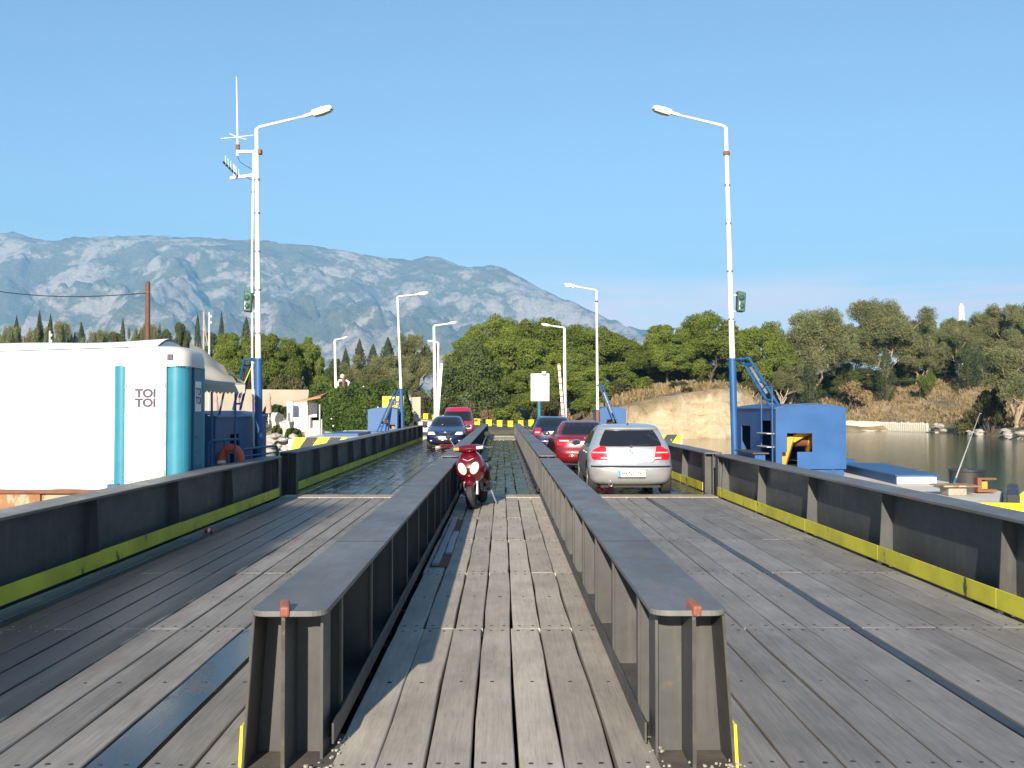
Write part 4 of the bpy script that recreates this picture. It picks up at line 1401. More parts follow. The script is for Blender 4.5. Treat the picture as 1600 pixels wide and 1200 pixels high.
plant('cypB', 1512, 535, 34, 138, 'dark cypress in front of the wood, below the white tower', G2)
plant('cypB', 1530, 545, 26, 137, 'second dark cypress, right of the one below the tower', G2)
plant('eucC', 1500, 520, 80, 146, 'low eucalyptus behind the two cypresses', G2)
plant('eucC', 1560, 530, 80, 140, 'low eucalyptus right of the two cypresses', G2)
plant('eucC', 1440, 535, 70, 143, 'low eucalyptus on the crest of the dry slope', G2)
plant('shrubC', 1450, 568, 34, 133, 'round green shrub on the dry slope', G2)
plant('eucC', 1588, 545, 110, 95, 'big feathery bush leaning over the right shore', G2, base_py=672)
plant('shrubA', 1545, 590, 60, 99, 'dark shrub above the white shore rocks', G2)
plant('shrubB', 1515, 625, 50, 101, 'low shrub in shade left of the shore rocks', G2)
plant('shrubD', 1330, 590, 60, 128, 'tawny bush at the foot of the tall eucalyptus', G2)
for k in PROTO:
    if k not in USED:
        r = PROTO[k]
        for c in list(r.children):
            bpy.data.objects.remove(c)
        bpy.data.objects.remove(r)

# dry grass tufts scattered on the right slope and the cliff top
def grass(name, label, n, xr, yr_, hmin, hmax, cond):
    X = RNG.uniform(xr[0], xr[1], n); Y = RNG.uniform(yr_[0], yr_[1], n)
    d = seg_dist(X, Y, SHORE)
    ok = cond(X, Y, d)
    X, Y = X[ok], Y[ok]
    Z = ground_z(X, Y)
    V = []
    nb_ = 5
    for k in range(nb_):
        a = RNG.uniform(0, 6.28, len(X)); h = RNG.uniform(hmin, hmax, len(X)); w = 0.07 + 0.05 * RNG.random(len(X))
        bx, by = X + RNG.normal(0, 0.12, len(X)), Y + RNG.normal(0, 0.12, len(X))
        lx, ly = RNG.normal(0, 0.18, len(X)), RNG.normal(0, 0.18, len(X))
        p0 = np.stack([bx - np.cos(a) * w, by - np.sin(a) * w, Z - 0.05], 1)
        p1 = np.stack([bx + np.cos(a) * w, by + np.sin(a) * w, Z - 0.05], 1)
        p2 = np.stack([bx + lx + np.cos(a) * w * 0.3, by + ly, Z + h], 1)
        p3 = np.stack([bx + lx - np.cos(a) * w * 0.3, by + ly, Z + h * 0.96], 1)
        V.append(np.stack([p0, p1, p2, p3], 1).reshape(-1, 3))
    V = np.concatenate(V)
    o = npmesh(name, V, np.arange(len(V)).reshape(-1, 4), 'leaf_dry')
    return tag(o, label, 'grass', None, 'stuff')
grass('dry_grass', 'dry tawny grass on the right slope and the cliff top', 9000, (8, 70), (85, 150), 0.15, 0.55, lambda X, Y, d: d > 2.0)

# rocks along the shore
def rock_mesh(seed):
    rr = random.Random(seed)
    bm = bmesh.new()
    bmesh.ops.create_icosphere(bm, subdivisions=2, radius=0.5)
    for v in bm.verts:
        n = mnoise.fractal(v.co * 1.7 + Vector((seed * 3.1, seed, 0)), 1.0, 2.0, 3)
        v.co *= 1 + 0.45 * n
        v.co.z *= 0.7
    me = bpy.data.meshes.new('rock'); bm.to_mesh(me); bm.free()
    me.materials.append(MATS['rock_pale'])
    return me
ROCKS = [rock_mesh(k) for k in range(5)]
random.seed(17)
def rock(px, py, Y, s, label, grp):
    p = P(px, py, Y)
    o = bpy.data.objects.new('rock', ROCKS[random.randrange(5)]); COL.objects.link(o)
    o.location = p; o.scale = (s * random.uniform(0.8, 1.3), s, s * random.uniform(0.7, 1.0)); o.rotation_euler = (0, 0, random.uniform(0, 6.28))
    return tag(o, label, 'rock', grp)
for k in range(26):
    t = random.random()
    rock(1452 + 150 * t, 671 + 14 * t + random.uniform(-9, 3), 112 - 28 * t, random.uniform(0.35, 1.0), 'pale boulder at the water line below the right wood', 'boulders on the right shore')
for k in range(30):
    rock(random.uniform(420, 470), random.uniform(680, 708), random.uniform(59.5, 62), random.uniform(0.35, 0.8), 'pale boulder of the left rubble bank by the far girder', 'boulders on the left bank')

# gabion-like wall of upright bags along the cove
sb = thing('sandbag_wall', 'long low wall of pale upright bags along the cove', 'wall', tuple(P(1385, 668, 120)))
sb_me = None
n = 46
for k in range(n):
    px = 1300 + 152 * k / n
    Yd = np.interp(px, [1300, 1380, 1452], [118, 120.5, 113])
    p = P(px, 664 + 5.0 * (px - 1300) / 150, Yd)
    if sb_me is None:
        m = MB(); m.lathe([(0.10, -0.62), (0.16, -0.5), (0.175, 0.0), (0.16, 0.42), (0.11, 0.56), (0.03, 0.6)], (0, 0, 0), n=8)
        o = m.build('bag', 'sandbag', sb, smooth=True); sb_me = o.data
        sb_me.transform(Matrix.Translation(wloc(sb)))
    else:
        o = bpy.data.objects.new('bag', sb_me); COL.objects.link(o); o.parent = sb
    o.location = p - wloc(sb) - Vector((0, 0, 0)) + Vector((0, 0, random.uniform(-0.04, 0.04)))
    o.scale = (1.08, 1, random.uniform(0.93, 1.05))
m = MB()
fp = [P(1295 + 165 * k / 12, 674.5 + 5.0 * k / 12, float(np.interp(1295 + 165 * k / 12, [1295, 1380, 1460], [117.2, 119.8, 112]))) for k in range(13)]
for a, b in zip(fp[:-1], fp[1:]):
    m.bar(a, b, 1.2, 0.7)
m.build('footing', 'concrete', sb)

# ------------------------------------------------------------------ lamp posts
def lamp_post(label, base, top, head_in, head_out, r0, r1, blue_to=None, blue_r=None, rust=None, bands=(), group='lamp posts along the bridge', collar=False):
    base, top, hi, ho = Vector(base), Vector(top), Vector(head_in), Vector(head_out)
    g = thing('lamp_post', label, 'lamp post', tuple(base), group)
    axis = lambda z: base.lerp(top, (z - base.z) / (top.z - base.z))
    z0 = blue_to if blue_to else base.z
    m = MB(); m.tube([axis(z0), base.lerp(top, 0.5) if blue_to is None else axis((z0 + top.z) / 2), top], [r0, (r0 + r1) / 2, r1], 14)
    m.build('pole', 'white_paint', g, smooth=True)
    if blue_to:
        m = MB(); m.tube([base, axis(blue_to)], blue_r, 16); m.build('base_sleeve', 'blue_paint', g, smooth=True)
        m = MB(); m.tube([axis(blue_to) - Vector((0, 0, 0.01)), axis(blue_to) + Vector((0, 0, 0.03))], blue_r * 1.12, 16); m.build('sleeve_collar', 'blue_dull', g)
    if rust:
        m = MB(); m.tube([base, axis(rust)], r0 * 1.25, 12); m.build('rusty_foot', 'rust_bar', g, smooth=True)
    for z in bands:
        p = axis(z)
        m = MB(); m.tube([p - Vector((0, 0, 0.018)), p + Vector((0, 0, 0.018))], r0 * 1.07, 14); m.build('band', 'steel_grey', g)
    if collar:
        p = axis(top.z - (top.z - base.z) * 0.075)
        m = MB(); m.tube([p - Vector((0, 0, 0.05)), p, p + Vector((0, 0, 0.04))], [r1 * 1.7, r1 * 1.9, r1 * 1.1], 12); m.build('joint_collar', 'rust_bar', g)
    m = MB(); m.tube([top - Vector((0, 0, r1 * 0.6)), top + (hi - top) * 0.06 + Vector((0, 0, r1 * 0.5)), hi], [r1 * 0.9, r1 * 0.75, r1 * 0.5], 10); m.build('arm', 'white_paint', g, smooth=True)
    d = (ho - hi); L = d.length; d.normalize()
    s = d.cross(Vector((0, 0, 1))).normalized(); uu = s.cross(d)
    # head: neck, then a body flared in plan with a sloped lid
    def ring(t, w, ht, hb):
        c = hi + d * (L * t)
        return [c + s * w + uu * hb, c + s * w * 0.85 + uu * ht, c - s * w * 0.85 + uu * ht, c - s * w + uu * hb]
    k = L / 0.62
    rows = [ring(-0.08, 0.028 * k, 0.03 * k, -0.03 * k), ring(0.22, 0.034 * k, 0.036 * k, -0.034 * k), ring(0.27, 0.085 * k, 0.055 * k, -0.05 * k), ring(0.62, 0.10 * k, 0.062 * k, -0.05 * k), ring(0.95, 0.088 * k, 0.045 * k, -0.04 * k), ring(1.0, 0.07 * k, 0.02 * k, -0.035 * k)]
    m = MB(); m.grid(rows, close=True); n_ = len(m.v)
    m.f.append((0, 1, 2, 3)); m.m.append(0); m.f.append((n_ - 1, n_ - 2, n_ - 3, n_ - 4)); m.m.append(0)
    hd = m.build('lamp_head', 'white_plastic', g, smooth=True)
    rows = [ring(0.3, 0.07 * k, -0.051 * k, -0.075 * k), ring(0.6, 0.085 * k, -0.051 * k, -0.085 * k), ring(0.93, 0.07 * k, -0.046 * k, -0.07 * k)]
    m = MB(); m.grid(rows, close=True); m.f.append((0, 1, 2, 3)); m.m.append(0); m.f.append((11, 10, 9, 8)); m.m.append(0)
    m.build('lens', 'light_cream', hd, smooth=True)
    return g

YP = 21.2
b = P(1149, 716, YP); b.z = PZ
lampR = lamp_post('tall white lamp post with blue lower tube beside the near right cabin', b, P(1134, 199, YP), P(1058, 179, YP - 0.2), P(1020, 168, YP - 0.3), 0.058, 0.04,
                  P(1147, 562, YP).z, 0.075, bands=(3.6, 4.6, 5.6, 6.4), collar=True)
b = P(405, 716, YP); b.z = 0.4
lampL = lamp_post('tall white lamp post with blue lower tube and radio aerials, beside the tent', b, P(401, 201, YP), P(478, 181, YP - 0.2), P(519, 168, YP - 0.3), 0.058, 0.04,
                  P(404, 562, YP).z, 0.078, bands=(3.3, 4.2, 5.0, 5.8, 6.5))
YF = 53
b = P(629, 673, YF); b.z = PZ - 0.02
lamp_post('white lamp post with blue foot beside the far left cabin', b, P(621, 464, YF), P(650, 460, YF), P(669, 457, YF), 0.07, 0.05, P(626, 608, YF).z, 0.11)
b = P(934, 662, YF); b.z = PZ - 0.02
lamp_post('white lamp post with rusty foot beside the far right cabin', b, P(932, 454, YF), P(903, 448, YF), P(882, 444, YF), 0.075, 0.05, None, None, P(934, 640, YF).z, collar=True)
b = P(681, 660, 70); b.z = 0.03
lamp_post('plain white lamp post at the left raised barrier', b, P(678, 510, 70), P(698, 506, 70), P(713, 503, 70), 0.12, 0.09, group='lamp posts along the road')
b = P(684, 655, 88); b.z = 0.4
lamp_post('smaller white lamp post just right of the one at the left barrier', b, P(685, 536, 88), P(676, 533, 88), P(668, 532, 88), 0.11, 0.08, group='lamp posts along the road')
b = P(883, 662, 70); b.z = 0.03
lamp_post('plain white lamp post at the right raised barrier', b, P(882, 513, 70), P(862, 509, 70), P(846, 506, 70), 0.13, 0.09, group='lamp posts along the road')
b = P(526, 640, 82); b.z = gz(b.x, 82)
lamp_post('thin white lamp post standing over the hedge', b, P(523, 532, 82), P(533, 529, 82), P(543, 526, 82), 0.12, 0.09, group='lamp posts along the road')

# raised barriers
for (px0, px1, lab) in ((683.5, 690, 'raised white barrier arm with red marks beside the left road lamp'), (880, 873, 'raised white barrier arm with red marks beside the right road lamp')):
    a, c = P(px0, 655, 69), P(px1, 568, 69)
    a.z = 0.03
    g = thing('barrier_gate', lab, 'barrier', tuple(a), 'raised barriers at the bridge head')
    m = MB(); m.box((a.x - 0.2, a.y - 0.2, 0.03), (a.x + 0.2, a.y + 0.2, 0.95)); m.build('housing', 'white_paint', g, bevel=0.02)
    a2 = a + Vector((0, -0.25, 0.85))
    n = 36
    for k in range(n):
        p0 = a2.lerp(c, k / n); p1 = a2.lerp(c, (k + 1) / n)
        m = MB(); m.bar(p0, p1, 0.17, 0.07, up=(0, 1, 0))
        m.build('arm_segment', 'ring_orange' if (k % 4 == 3 and px0 > 800) else 'white_plastic', g)

# aerials on the left post
def loc3(px, py, Y=YP): return P(px, py, Y)
g = thing('whip_aerial', 'white whip aerial on a bracket at the top of the left lamp post', 'antenna', tuple(loc3(371, 245)))
m = MB(); m.tube([loc3(371, 244), loc3(371, 215), loc3(369.5, 120)], [0.03, 0.022, 0.009], 8); m.build('whip', 'white_plastic', g, smooth=True)
m = MB(); m.tube([loc3(371.5, 234), loc3(371.5, 226)], 0.045, 8); m.build('clamp', 'rust_bar', g)
m = MB(); m.bar(loc3(371, 237), loc3(407, 237), 0.05, 0.05); m.build('bracket', 'white_paint', g)
m = MB(); m.box(tuple(loc3(404, 241) - Vector((0, 0.06, 0))), tuple(loc3(409, 234) + Vector((0, 0.06, 0)))); m.build('bracket_end', 'rust_bar', g)
for (a, c) in (((345, 216.5), (371, 214)), ((371, 214), (396, 211)), ((359, 209), (371, 214)), ((371, 214), (385, 218))):
    m = MB(); m.tube([loc3(*a, YP + (0.2 if a[1] == 209 else 0)), loc3(*c, YP - (0.2 if c[1] == 218 else 0))], 0.008, 6); m.build('radial', 'white_plastic', g)
m = MB(); m.tube([loc3(371, 244), loc3(374, 252), loc3(384, 259), loc3(393, 264), loc3(398, 270)], 0.007, 6); m.build('cable', 'wire', g)
g = thing('yagi_aerial', 'small dark yagi aerial on the lower bracket of the left lamp post', 'antenna', tuple(loc3(366, 278)))
m = MB(); m.bar(loc3(360, 278.5), loc3(400, 273), 0.05, 0.05); m.build('bracket', 'white_paint', g)
m = MB(); m.tube([loc3(372, 276), loc3(349, 253, YP - 0.6)], 0.022, 6); m.build('boom', 'black_plastic', g)
for k in range(6):
    p = loc3(372, 276).lerp(loc3(349, 253, YP - 0.6), k / 5.5)
    m = MB(); m.tube([p + Vector((0.02, 0, -0.03)), p + Vector((0.01, 0, 0.16))], 0.004, 5); m.build('element', 'steel_grey', g)
m = MB(); m.tube([loc3(366, 278), loc3(366, 258)], 0.02, 8); m.build('mast', 'white_paint', g)
m = MB(); m.tube([loc3(385, 276), loc3(390, 280), loc3(397, 281.5)], 0.007, 6); m.build('cable', 'wire', g)
# loudspeakers
for (px, sgn, lab) in ((388, -1, 'dark green loudspeaker box hung on the left lamp post'), (1157, 1, 'dark green loudspeaker box hung on the right lamp post')):
    c = loc3(px, 472)
    g = thing('loudspeaker', lab, 'loudspeaker', tuple(c), 'loudspeakers on the lamp posts')
    m = MB(); m.prism([(c.x - 0.085, c.z - 0.2), (c.x + 0.075, c.z - 0.21), (c.x + 0.10, c.z + 0.19), (c.x - 0.07, c.z + 0.23)], 1, c.y - 0.1, c.y + 0.12); m.build('case', 'green_box', g, bevel=0.025)
    m = MB(); m.lathe([(0.02, -0.14), (0.06, -0.105), (0.066, -0.1)], (c.x, c.y, c.z + 0.08), 'y', 12); m.lathe([(0.02, -0.14), (0.06, -0.105), (0.066, -0.1)], (c.x, c.y, c.z - 0.09), 'y', 12); m.build('horn', 'green_box', g, smooth=True)
    m = MB(); m.bar(c + Vector((0, 0.05, 0.15)), c + Vector((-sgn * 0.2, 0.05, 0.15)), 0.03, 0.03); m.bar(c + Vector((0, 0.05, -0.19)), c + Vector((-sgn * 0.2, 0.05, -0.19)), 0.03, 0.03); m.build('bracket', 'steel_grey', g)
    m = MB(); m.box((c.x - 0.05, c.y - 0.115, c.z - 0.16), (c.x - 0.035, c.y - 0.103, c.z + 0.0)); m.build('sticker', 'plate_white', g)
# conduit and cable mast beside the left post
g = thing('cable_conduit', 'thin rusty conduit running up the left side of the left lamp post', 'conduit', tuple(loc3(394, 700)))
m = MB(); m.tube([loc3(397, 700), loc3(394, 560), loc3(393.5, 420), loc3(396, 240)], 0.02, 7); m.build('pipe', 'white_paint', g, smooth=True)
for py in (300, 380, 470, 540):
    m = MB(); m.bar(loc3(392, py), loc3(403, py), 0.03, 0.03); m.build('clip', 'rust_bar', g)
m = MB(); m.tube([loc3(397, 565), loc3(390, 580), loc3(384, 594), loc3(381, 600)], 0.012, 6); m.build('hanging_cable', 'kerb_yellow', g)

# ------------------------------------------------------------------ winch cabins
def wall_with_holes(m, fixed, axis, a0, a1, z0, z1, holes, th):
    """thin wall in plane axis=const; holes: (a0,a1,z0,z1)"""
    xs = sorted({a0, a1, *[h[0] for h in holes], *[h[1] for h in holes]})
    zs = sorted({z0, z1, *[h[2] for h in holes], *[h[3] for h in holes]})
    for i in range(len(xs) - 1):
        for j in range(len(zs) - 1):
            cx, cz = (xs[i] + xs[i + 1]) / 2, (zs[j] + zs[j + 1]) / 2
            if any(h[0] < cx < h[1] and h[2] < cz < h[3] for h in holes):
                continue
            if axis == 1:
                m.box((xs[i], fixed, zs[j]), (xs[i + 1], fixed + th, zs[j + 1]))
            else:
                m.box((fixed, xs[i], zs[j]), (fixed + th, xs[i + 1], zs[j + 1]))

def winch_cabin(label, x_in, sgn, y0, y1, wid, zb, eave, peak, front_holes, side_holes, mat='blue_paint'):
    """x_in: side next to the bridge; sgn = +1 when the cabin extends towards +x"""
    g = thing('winch_cabin', label, 'cabin', (x_in + sgn * wid / 2, y0, zb), 'blue winch cabins')
    xa, xb = sorted((x_in, x_in + sgn * wid))
    fx = lambda u: x_in + sgn * u
    m = MB()
    hs = [tuple(sorted((fx(h[0]), fx(h[1])))) + (h[2], h[3]) for h in front_holes]
    wall_with_holes(m, y0, 1, xa, xb, zb + 0.06, eave, hs, 0.02)
    nseg = 8
    arch = [(xa + (xb - xa) * k / nseg, eave + (peak - eave) * math.sin(math.pi * k / nseg) ** 0.8) for k in range(nseg + 1)]
    m.prism([(xa, eave)] + arch[1:-1] + [(xb, eave)], 1, y0, y0 + 0.02)
    m.build('front_wall', mat, g)
    m = MB()
    wall_with_holes(m, x_in if sgn > 0 else x_in - 0.02, 0, y0 + 0.021, y1 - 0.021, zb + 0.06, eave - 0.004, side_holes, 0.02)
    m.build('side_wall', mat, g)
    m = MB(); xo = fx(wid)
    m.box((min(xo, xo - sgn * 0.02), y0 + 0.021, zb + 0.06), (max(xo, xo - sgn * 0.02), y1 - 0.021, eave - 0.004)); m.build('side_wall', mat, g)
    m = MB(); m.box((xa, y1 - 0.02, zb + 0.06), (xb, y1, eave)); m.build('back_wall', mat, g)
    arch2 = [(xa - 0.03, eave - 0.012)] + [(p[0], p[1] + 0.004) for p in arch] + [(xb + 0.03, eave - 0.012)]
    top2 = [(p[0], p[1] + 0.018) for p in arch2][::-1]
    m = MB(); m.prism(arch2 + top2, 1, y0 + 0.0205, y1 + 0.05); m.build('roof', 'blue_dull' if mat == 'blue_paint' else mat, g)
    m = MB(); m.box((xa + 0.02, y0 - 0.03, zb - 0.10), (xb - 0.05, y0 + 0.06, zb + 0.045)); m.build('skid', 'blue_dull', g, bevel=0.01)
    m = MB(); m.box((xa + 0.02, y1 - 0.2, zb - 0.10), (xb - 0.05, y1 - 0.1, zb + 0.045)); m.build('skid', 'blue_dull', g, bevel=0.01)
    m = MB(); m.box((xa + 0.025, y0 + 0.05, zb + 0.05), (xb - 0.025, y1 - 0.05, zb + 0.058)); m.build('floor_plate', 'under_steel', g)
    # winch inside
    yw = y0 + 0.55
    zc = zb + (eave - zb) * 0.52
    m = MB()
    m.lathe([(0.10, -0.32), (0.27, -0.31), (0.27, -0.28), (0.15, -0.27), (0.15, 0.22), (0.27, 0.23), (0.27, 0.26), (0.1, 0.27)], (fx(0.52), yw, zc), 'x', 20)
    m.build('winch_drum', 'machine_yellow', g, smooth=True)
    m = MB(); m.bar((fx(0.2), yw - 0.2, zb + 0.06), (fx(0.36), yw - 0.28, zc + 0.05), 0.16, 0.14); m.bar((fx(0.36), yw - 0.28, zc - 0.02), (fx(0.66), yw - 0.25, zc + 0.14), 0.12, 0.14); m.build('winch_frame', 'machine_yellow', g, bevel=0.02)
    m = MB(); m.lathe([(0.05, -0.12), (0.09, -0.11), (0.09, 0.11), (0.05, 0.12)], (fx(0.60), yw - 0.3, zc + 0.16), 'x', 14); m.build('motor', 'machine_yellow', g, smooth=True)
    m = MB(); m.lathe([(0.16, -0.2), (0.165, -0.15), (0.165, 0.15), (0.16, 0.2)], (fx(0.52), yw, zc), 'x', 16); m.build('rope', 'rust_bar', g, smooth=True)
    return g

cabR = winch_cabin('bright blue winch cabin on the right pier with a stepped opening', 5.08, 1, 19.0, 22.4, 1.31, 0.56, 1.745, 1.82,
                   [(0.21, 0.68, 0.94, 1.287), (0.12, 0.40, 0.66, 0.94)], [(19.35, 20.05, 0.70, 1.515), (20.95, 21.75, 0.72, 1.39)])
g = cabR
m = MB()
for yy in (19.05, 19.85):
    m.tube([(5.03, yy, 0.7), (5.03, yy, 2.0)], 0.014, 7)
m.tube([(5.03, 19.05, 2.0), (5.04, 19.1, 2.12), (5.06, 19.25, 2.2), (5.06, 19.65, 2.2), (5.04, 19.8, 2.12), (5.03, 19.85, 2.0)], 0.014, 7)
m.build('ladder_hoop', 'blue_dull', g, smooth=True)
for zz in (1.02, 1.27):
    m = MB(); m.box((4.93, 19.06, zz), (5.07, 19.84, zz + 0.015)); m.build('ladder_step', 'aluminium', g)
m = MB(); m.tube([(5.3, 20.5, 1.76), (5.3, 20.5, 1.86)], 0.02, 6); m.build('roof_vent', 'under_steel', g)
cabL = winch_cabin('dull blue winch cabin in the shade of the tent on the left', -5.22, -1, 18.7, 22.7, 1.35, 0.46, 1.58, 1.68, [], [(19.7, 20.35, 0.7, 1.25), (21.5, 22.3, 0.62, 1.12)], 'blue_dull')
winch_cabin('small blue winch cabin on the far left pier before the hedge', -5.35, -1, 52.2, 55.4, 1.5, 0.52, 1.66, 1.78, [(0.45, 0.80, 0.95, 1.22), (0.12, 0.38, 0.72, 0.92)], [(53, 53.8, 0.7, 1.4)])
winch_cabin('small blue winch cabin on the far right pier before the cliff', 5.0, 1, 53.3, 56.4, 1.45, 0.52, 1.68, 1.82, [(0.42, 0.98, 0.7, 1.18)], [(54, 54.8, 0.7, 1.4)])

# braces between lamp posts and cabins
def brace(label, pts, off, w, mat='blue_dull'):
    g = thing('pole_brace', label, 'brace', tuple(pts[-1]), 'blue braces of the lamp posts')
    for s_ in (-0.5, 0.5):
        m = MB(); m.tube([Vector(p) + Vector(off) * s_ for p in pts], w, 8); m.build('brace_bar', mat, g, smooth=True)
    a, b = Vector(pts[-2]), Vector(pts[-1])
    for t_ in (0.12, 0.5, 0.88):
        q = a.lerp(b, t_)
        m = MB(); m.bar(q - Vector(off) * 0.5, q + Vector(off) * 0.5, w * 1.6, w * 1.6); m.build('rung', mat, g)
    q0, q1 = a.lerp(b, 0.2), a.lerp(b, 0.75)
    m = MB(); m.tube([q0, q1], w * 1.15, 8); m.build('damper', 'steel_grey', g, smooth=True)
    return g
brace('blue double brace from the near right lamp post down to the cabin roof', [P(1150, 562, 21.2), P(1164, 560, 21.1), P(1210, 634, 20.4)], (0.11, -0.25, 0), 0.028, 'blue_paint')
brace('blue double brace behind the awning at the near left lamp post', [P(400, 561, 21.2), P(388, 562, 21.3), P(370, 640, 22.0)], (0.10, 0.2, 0), 0.028, 'blue_paint')
brace('blue brace slanting across the far left cabin', [P(625, 611, 53), P(619, 612, 52.8), P(592, 674, 51.0)], (0.16, 0.1, 0), 0.035)
brace('blue brace slanting across the far right cabin', [P(935, 602, 53), P(939, 602, 52.9), P(962, 660, 52.4)], (0.16, 0.1, 0), 0.035)

# steel box between girder and cabin, right pier
g = thing('deck_locker', 'low blue locker with dark overhanging lid behind the near right girder', 'locker', (4.8, 19.8, PZ))
m = MB(); m.box((4.70, 19.05, PZ), (4.90, 20.45, 0.90)); m.build('body', 'blue_paint', g, bevel=0.01)
m = MB(); m.box((4.65, 18.98, 0.90), (4.95, 20.5, 0.925)); m.build('lid', 'girder_paint', g, bevel=0.004)
m = MB(); m.lathe([(0.045, -0.012), (0.045, 0)], (4.82, 19.05, 0.74), 'y', 12); m.build('port', 'under_steel', g)

# right pier furniture
g = thing('hatch_bench', 'long blue lidded box with white end on the right pier', 'box', (6.9, 17.5, PZ))
m = MB(); m.prism([(6.45, 16.75), (7.12, 16.75), (7.5, 20.2), (6.75, 20.6)], 2, PZ, PZ + 0.135); m.build('body', 'blue_dull', g, bevel=0.01)
m = MB(); m.prism([(6.42, 16.70), (7.16, 16.70), (7.54, 20.25), (6.70, 20.65)], 2, PZ + 0.136, PZ + 0.165); m.build('lid', 'blue_dull', g, bevel=0.006)
m = MB(); m.box((6.46, 16.73, PZ + 0.01), (7.11, 16.748, PZ + 0.13)); m.build('end_panel', 'plate_white', g)
g = thing('low_beam', 'pale blue beam lying behind the blue lidded box', 'beam', (6.8, 21.5, PZ))
m = MB(); m.bar((6.3, 21.4, PZ + 0.09), (7.4, 21.6, PZ + 0.09), 0.2, 0.18); m.build('bar', 'blue_paint', g, bevel=0.01)
g = thing('mooring_bollard', 'dark cylindrical bollard with a rusty notch on the right pier', 'bollard', (6.98, 15.2, PZ))
m = MB(); m.lathe([(0.25, 0), (0.25, 0.30), (0.265, 0.31), (0.265, 0.335), (0.2, 0.345)], (6.98, 15.35, PZ), 'z', 26); m.build('drum', 'hazard_black', g, smooth=True)
m = MB(); m.box((6.97, 14.98, PZ + 0.02), (7.25, 15.12, PZ + 0.06)); m.box((6.97, 14.98, PZ + 0.2), (7.25, 15.12, PZ + 0.23)); m.box((6.97, 14.98, PZ + 0.06), (7.03, 15.12, PZ + 0.2)); m.build('fairlead', 'rust_bar', g)
m = MB(); m.box((7.05, 15.06, PZ + 0.062), (7.15, 15.11, PZ + 0.17)); m.build('pin', 'machine_yellow', g)
g = thing('mooring_block', 'low rusty plate on a yellowish block on the right pier', 'block', (6.45, 14.6, PZ))
m = MB(); m.box((6.35, 14.55, PZ), (6.62, 14.85, PZ + 0.13)); m.build('base', 'sill_wood', g, bevel=0.02)
m = MB(); m.box((6.25, 14.48, PZ + 0.131), (6.78, 14.95, PZ + 0.155)); m.build('plate', 'rust_sheet', g, bevel=0.005)
g = thing('fishing_rod', 'thin fishing rod propped up on the right pier', 'fishing rod', tuple(P(1488, 762, 14.9)))
a, c = P(1488, 762, 14.9), P(1531, 646, 14.4)
m = MB(); m.tube([a, a.lerp(c, 0.5), c], [0.012, 0.007, 0.003], 6); m.build('blank', 'aluminium', g, smooth=True)
m = MB(); m.tube([a - (c - a) * 0.06, a + (c - a) * 0.14], 0.017, 8); m.build('grip', 'teal_dark', g)
m = MB(); m.lathe([(0.02, -0.03), (0.04, -0.02), (0.04, 0.02), (0.02, 0.03)], tuple(a + Vector((0.03, -0.03, 0.04))), 'x', 10); m.build('reel', 'chrome', g, smooth=True)
for t_ in (0.3, 0.5, 0.55, 0.75, 1.0):
    m = MB(); m.lathe([(0.014, -0.004), (0.014, 0.004)], tuple(a.lerp(c, t_) + Vector((0.012, 0, 0))), 'z', 8); m.build('guide', 'chrome', g)

# ------------------------------------------------------------------ portable toilet
tx0, tx1, ty0, ty1, tz0 = -6.02, -4.87, 15.85, 16.98, 0.42
th_ = 2.3
g = thing('portable_toilet', 'white and turquoise portable toilet cabin in front of the tent', 'toilet', ((tx0 + tx1) / 2, ty0, tz0))
m = MB(); m.box((tx0 + 0.03, ty0 + 0.06, tz0 + 0.09), (tx1 - 0.06, ty1 - 0.03, tz0 + 1.98)); m.build('body', 'teal_dark', g)
for k, (cx, r, off) in enumerate(((tx0 + 0.13, 0.14, 0), (tx1 - 0.20, 0.20, 0))):
    for cy in (ty0 + r + 0.005, ty1 - r):
        m = MB(); m.lathe([(r, 0.07), (r, 1.985)], (cx, cy, tz0), 'z', 28); m.build('corner_column', 'turquoise_plastic', g, smooth=True)
m = MB(); m.box((tx0, ty0 + 0.02, tz0), (tx1, ty1, tz0 + 0.085)); m.build('base_skid', 'steel_grey', g, bevel=0.01)
dx0, dx1 = tx0 + 0.24, tx1 - 0.36
def arch_poly(x0, x1, z0, z1, rise, n=8):
    return [(x0, z0), (x1, z0)] + [(x1 + (x0 - x1) * k / n, z1 + rise * math.sin(math.pi * k / n)) for k in range(n + 1)]
m = MB(); m.prism(arch_poly(dx0 - 0.045, dx1 + 0.045, tz0 + 0.09, tz0 + 2.05, 0.085), 1, ty0 - 0.004, ty0 + 0.1); m.build('door_frame', 'aged_white', g, bevel=0.008)
m = MB(); m.prism(arch_poly(dx0 - 0.014, dx1 + 0.014, tz0 + 0.106, tz0 + 2.03, 0.078), 1, ty0 - 0.008, ty0 - 0.0042); m.build('door_gap_shade', 'steel_grey', g)  # grey rim stands in for the shadow in the door gap
door = None
m = MB(); m.prism(arch_poly(dx0, dx1, tz0 + 0.12, tz0 + 2.02, 0.075), 1, ty0 - 0.024, ty0 - 0.0082); door = m.build('door', 'white_plastic', g, bevel=0.006)
for zz in (0.3, 0.75, 1.2, 1.65):
    m = MB(); m.box((dx1 + 0.012, ty0 - 0.03, tz0 + zz), (dx1 + 0.03, ty0 - 0.0045, tz0 + zz + 0.08)); m.build('hinge', 'aluminium', door)
    m = MB(); m.box((dx0 - 0.03, ty0 - 0.03, tz0 + zz), (dx0 - 0.016, ty0 - 0.0045, tz0 + zz + 0.05)); m.build('hinge', 'aluminium', door)
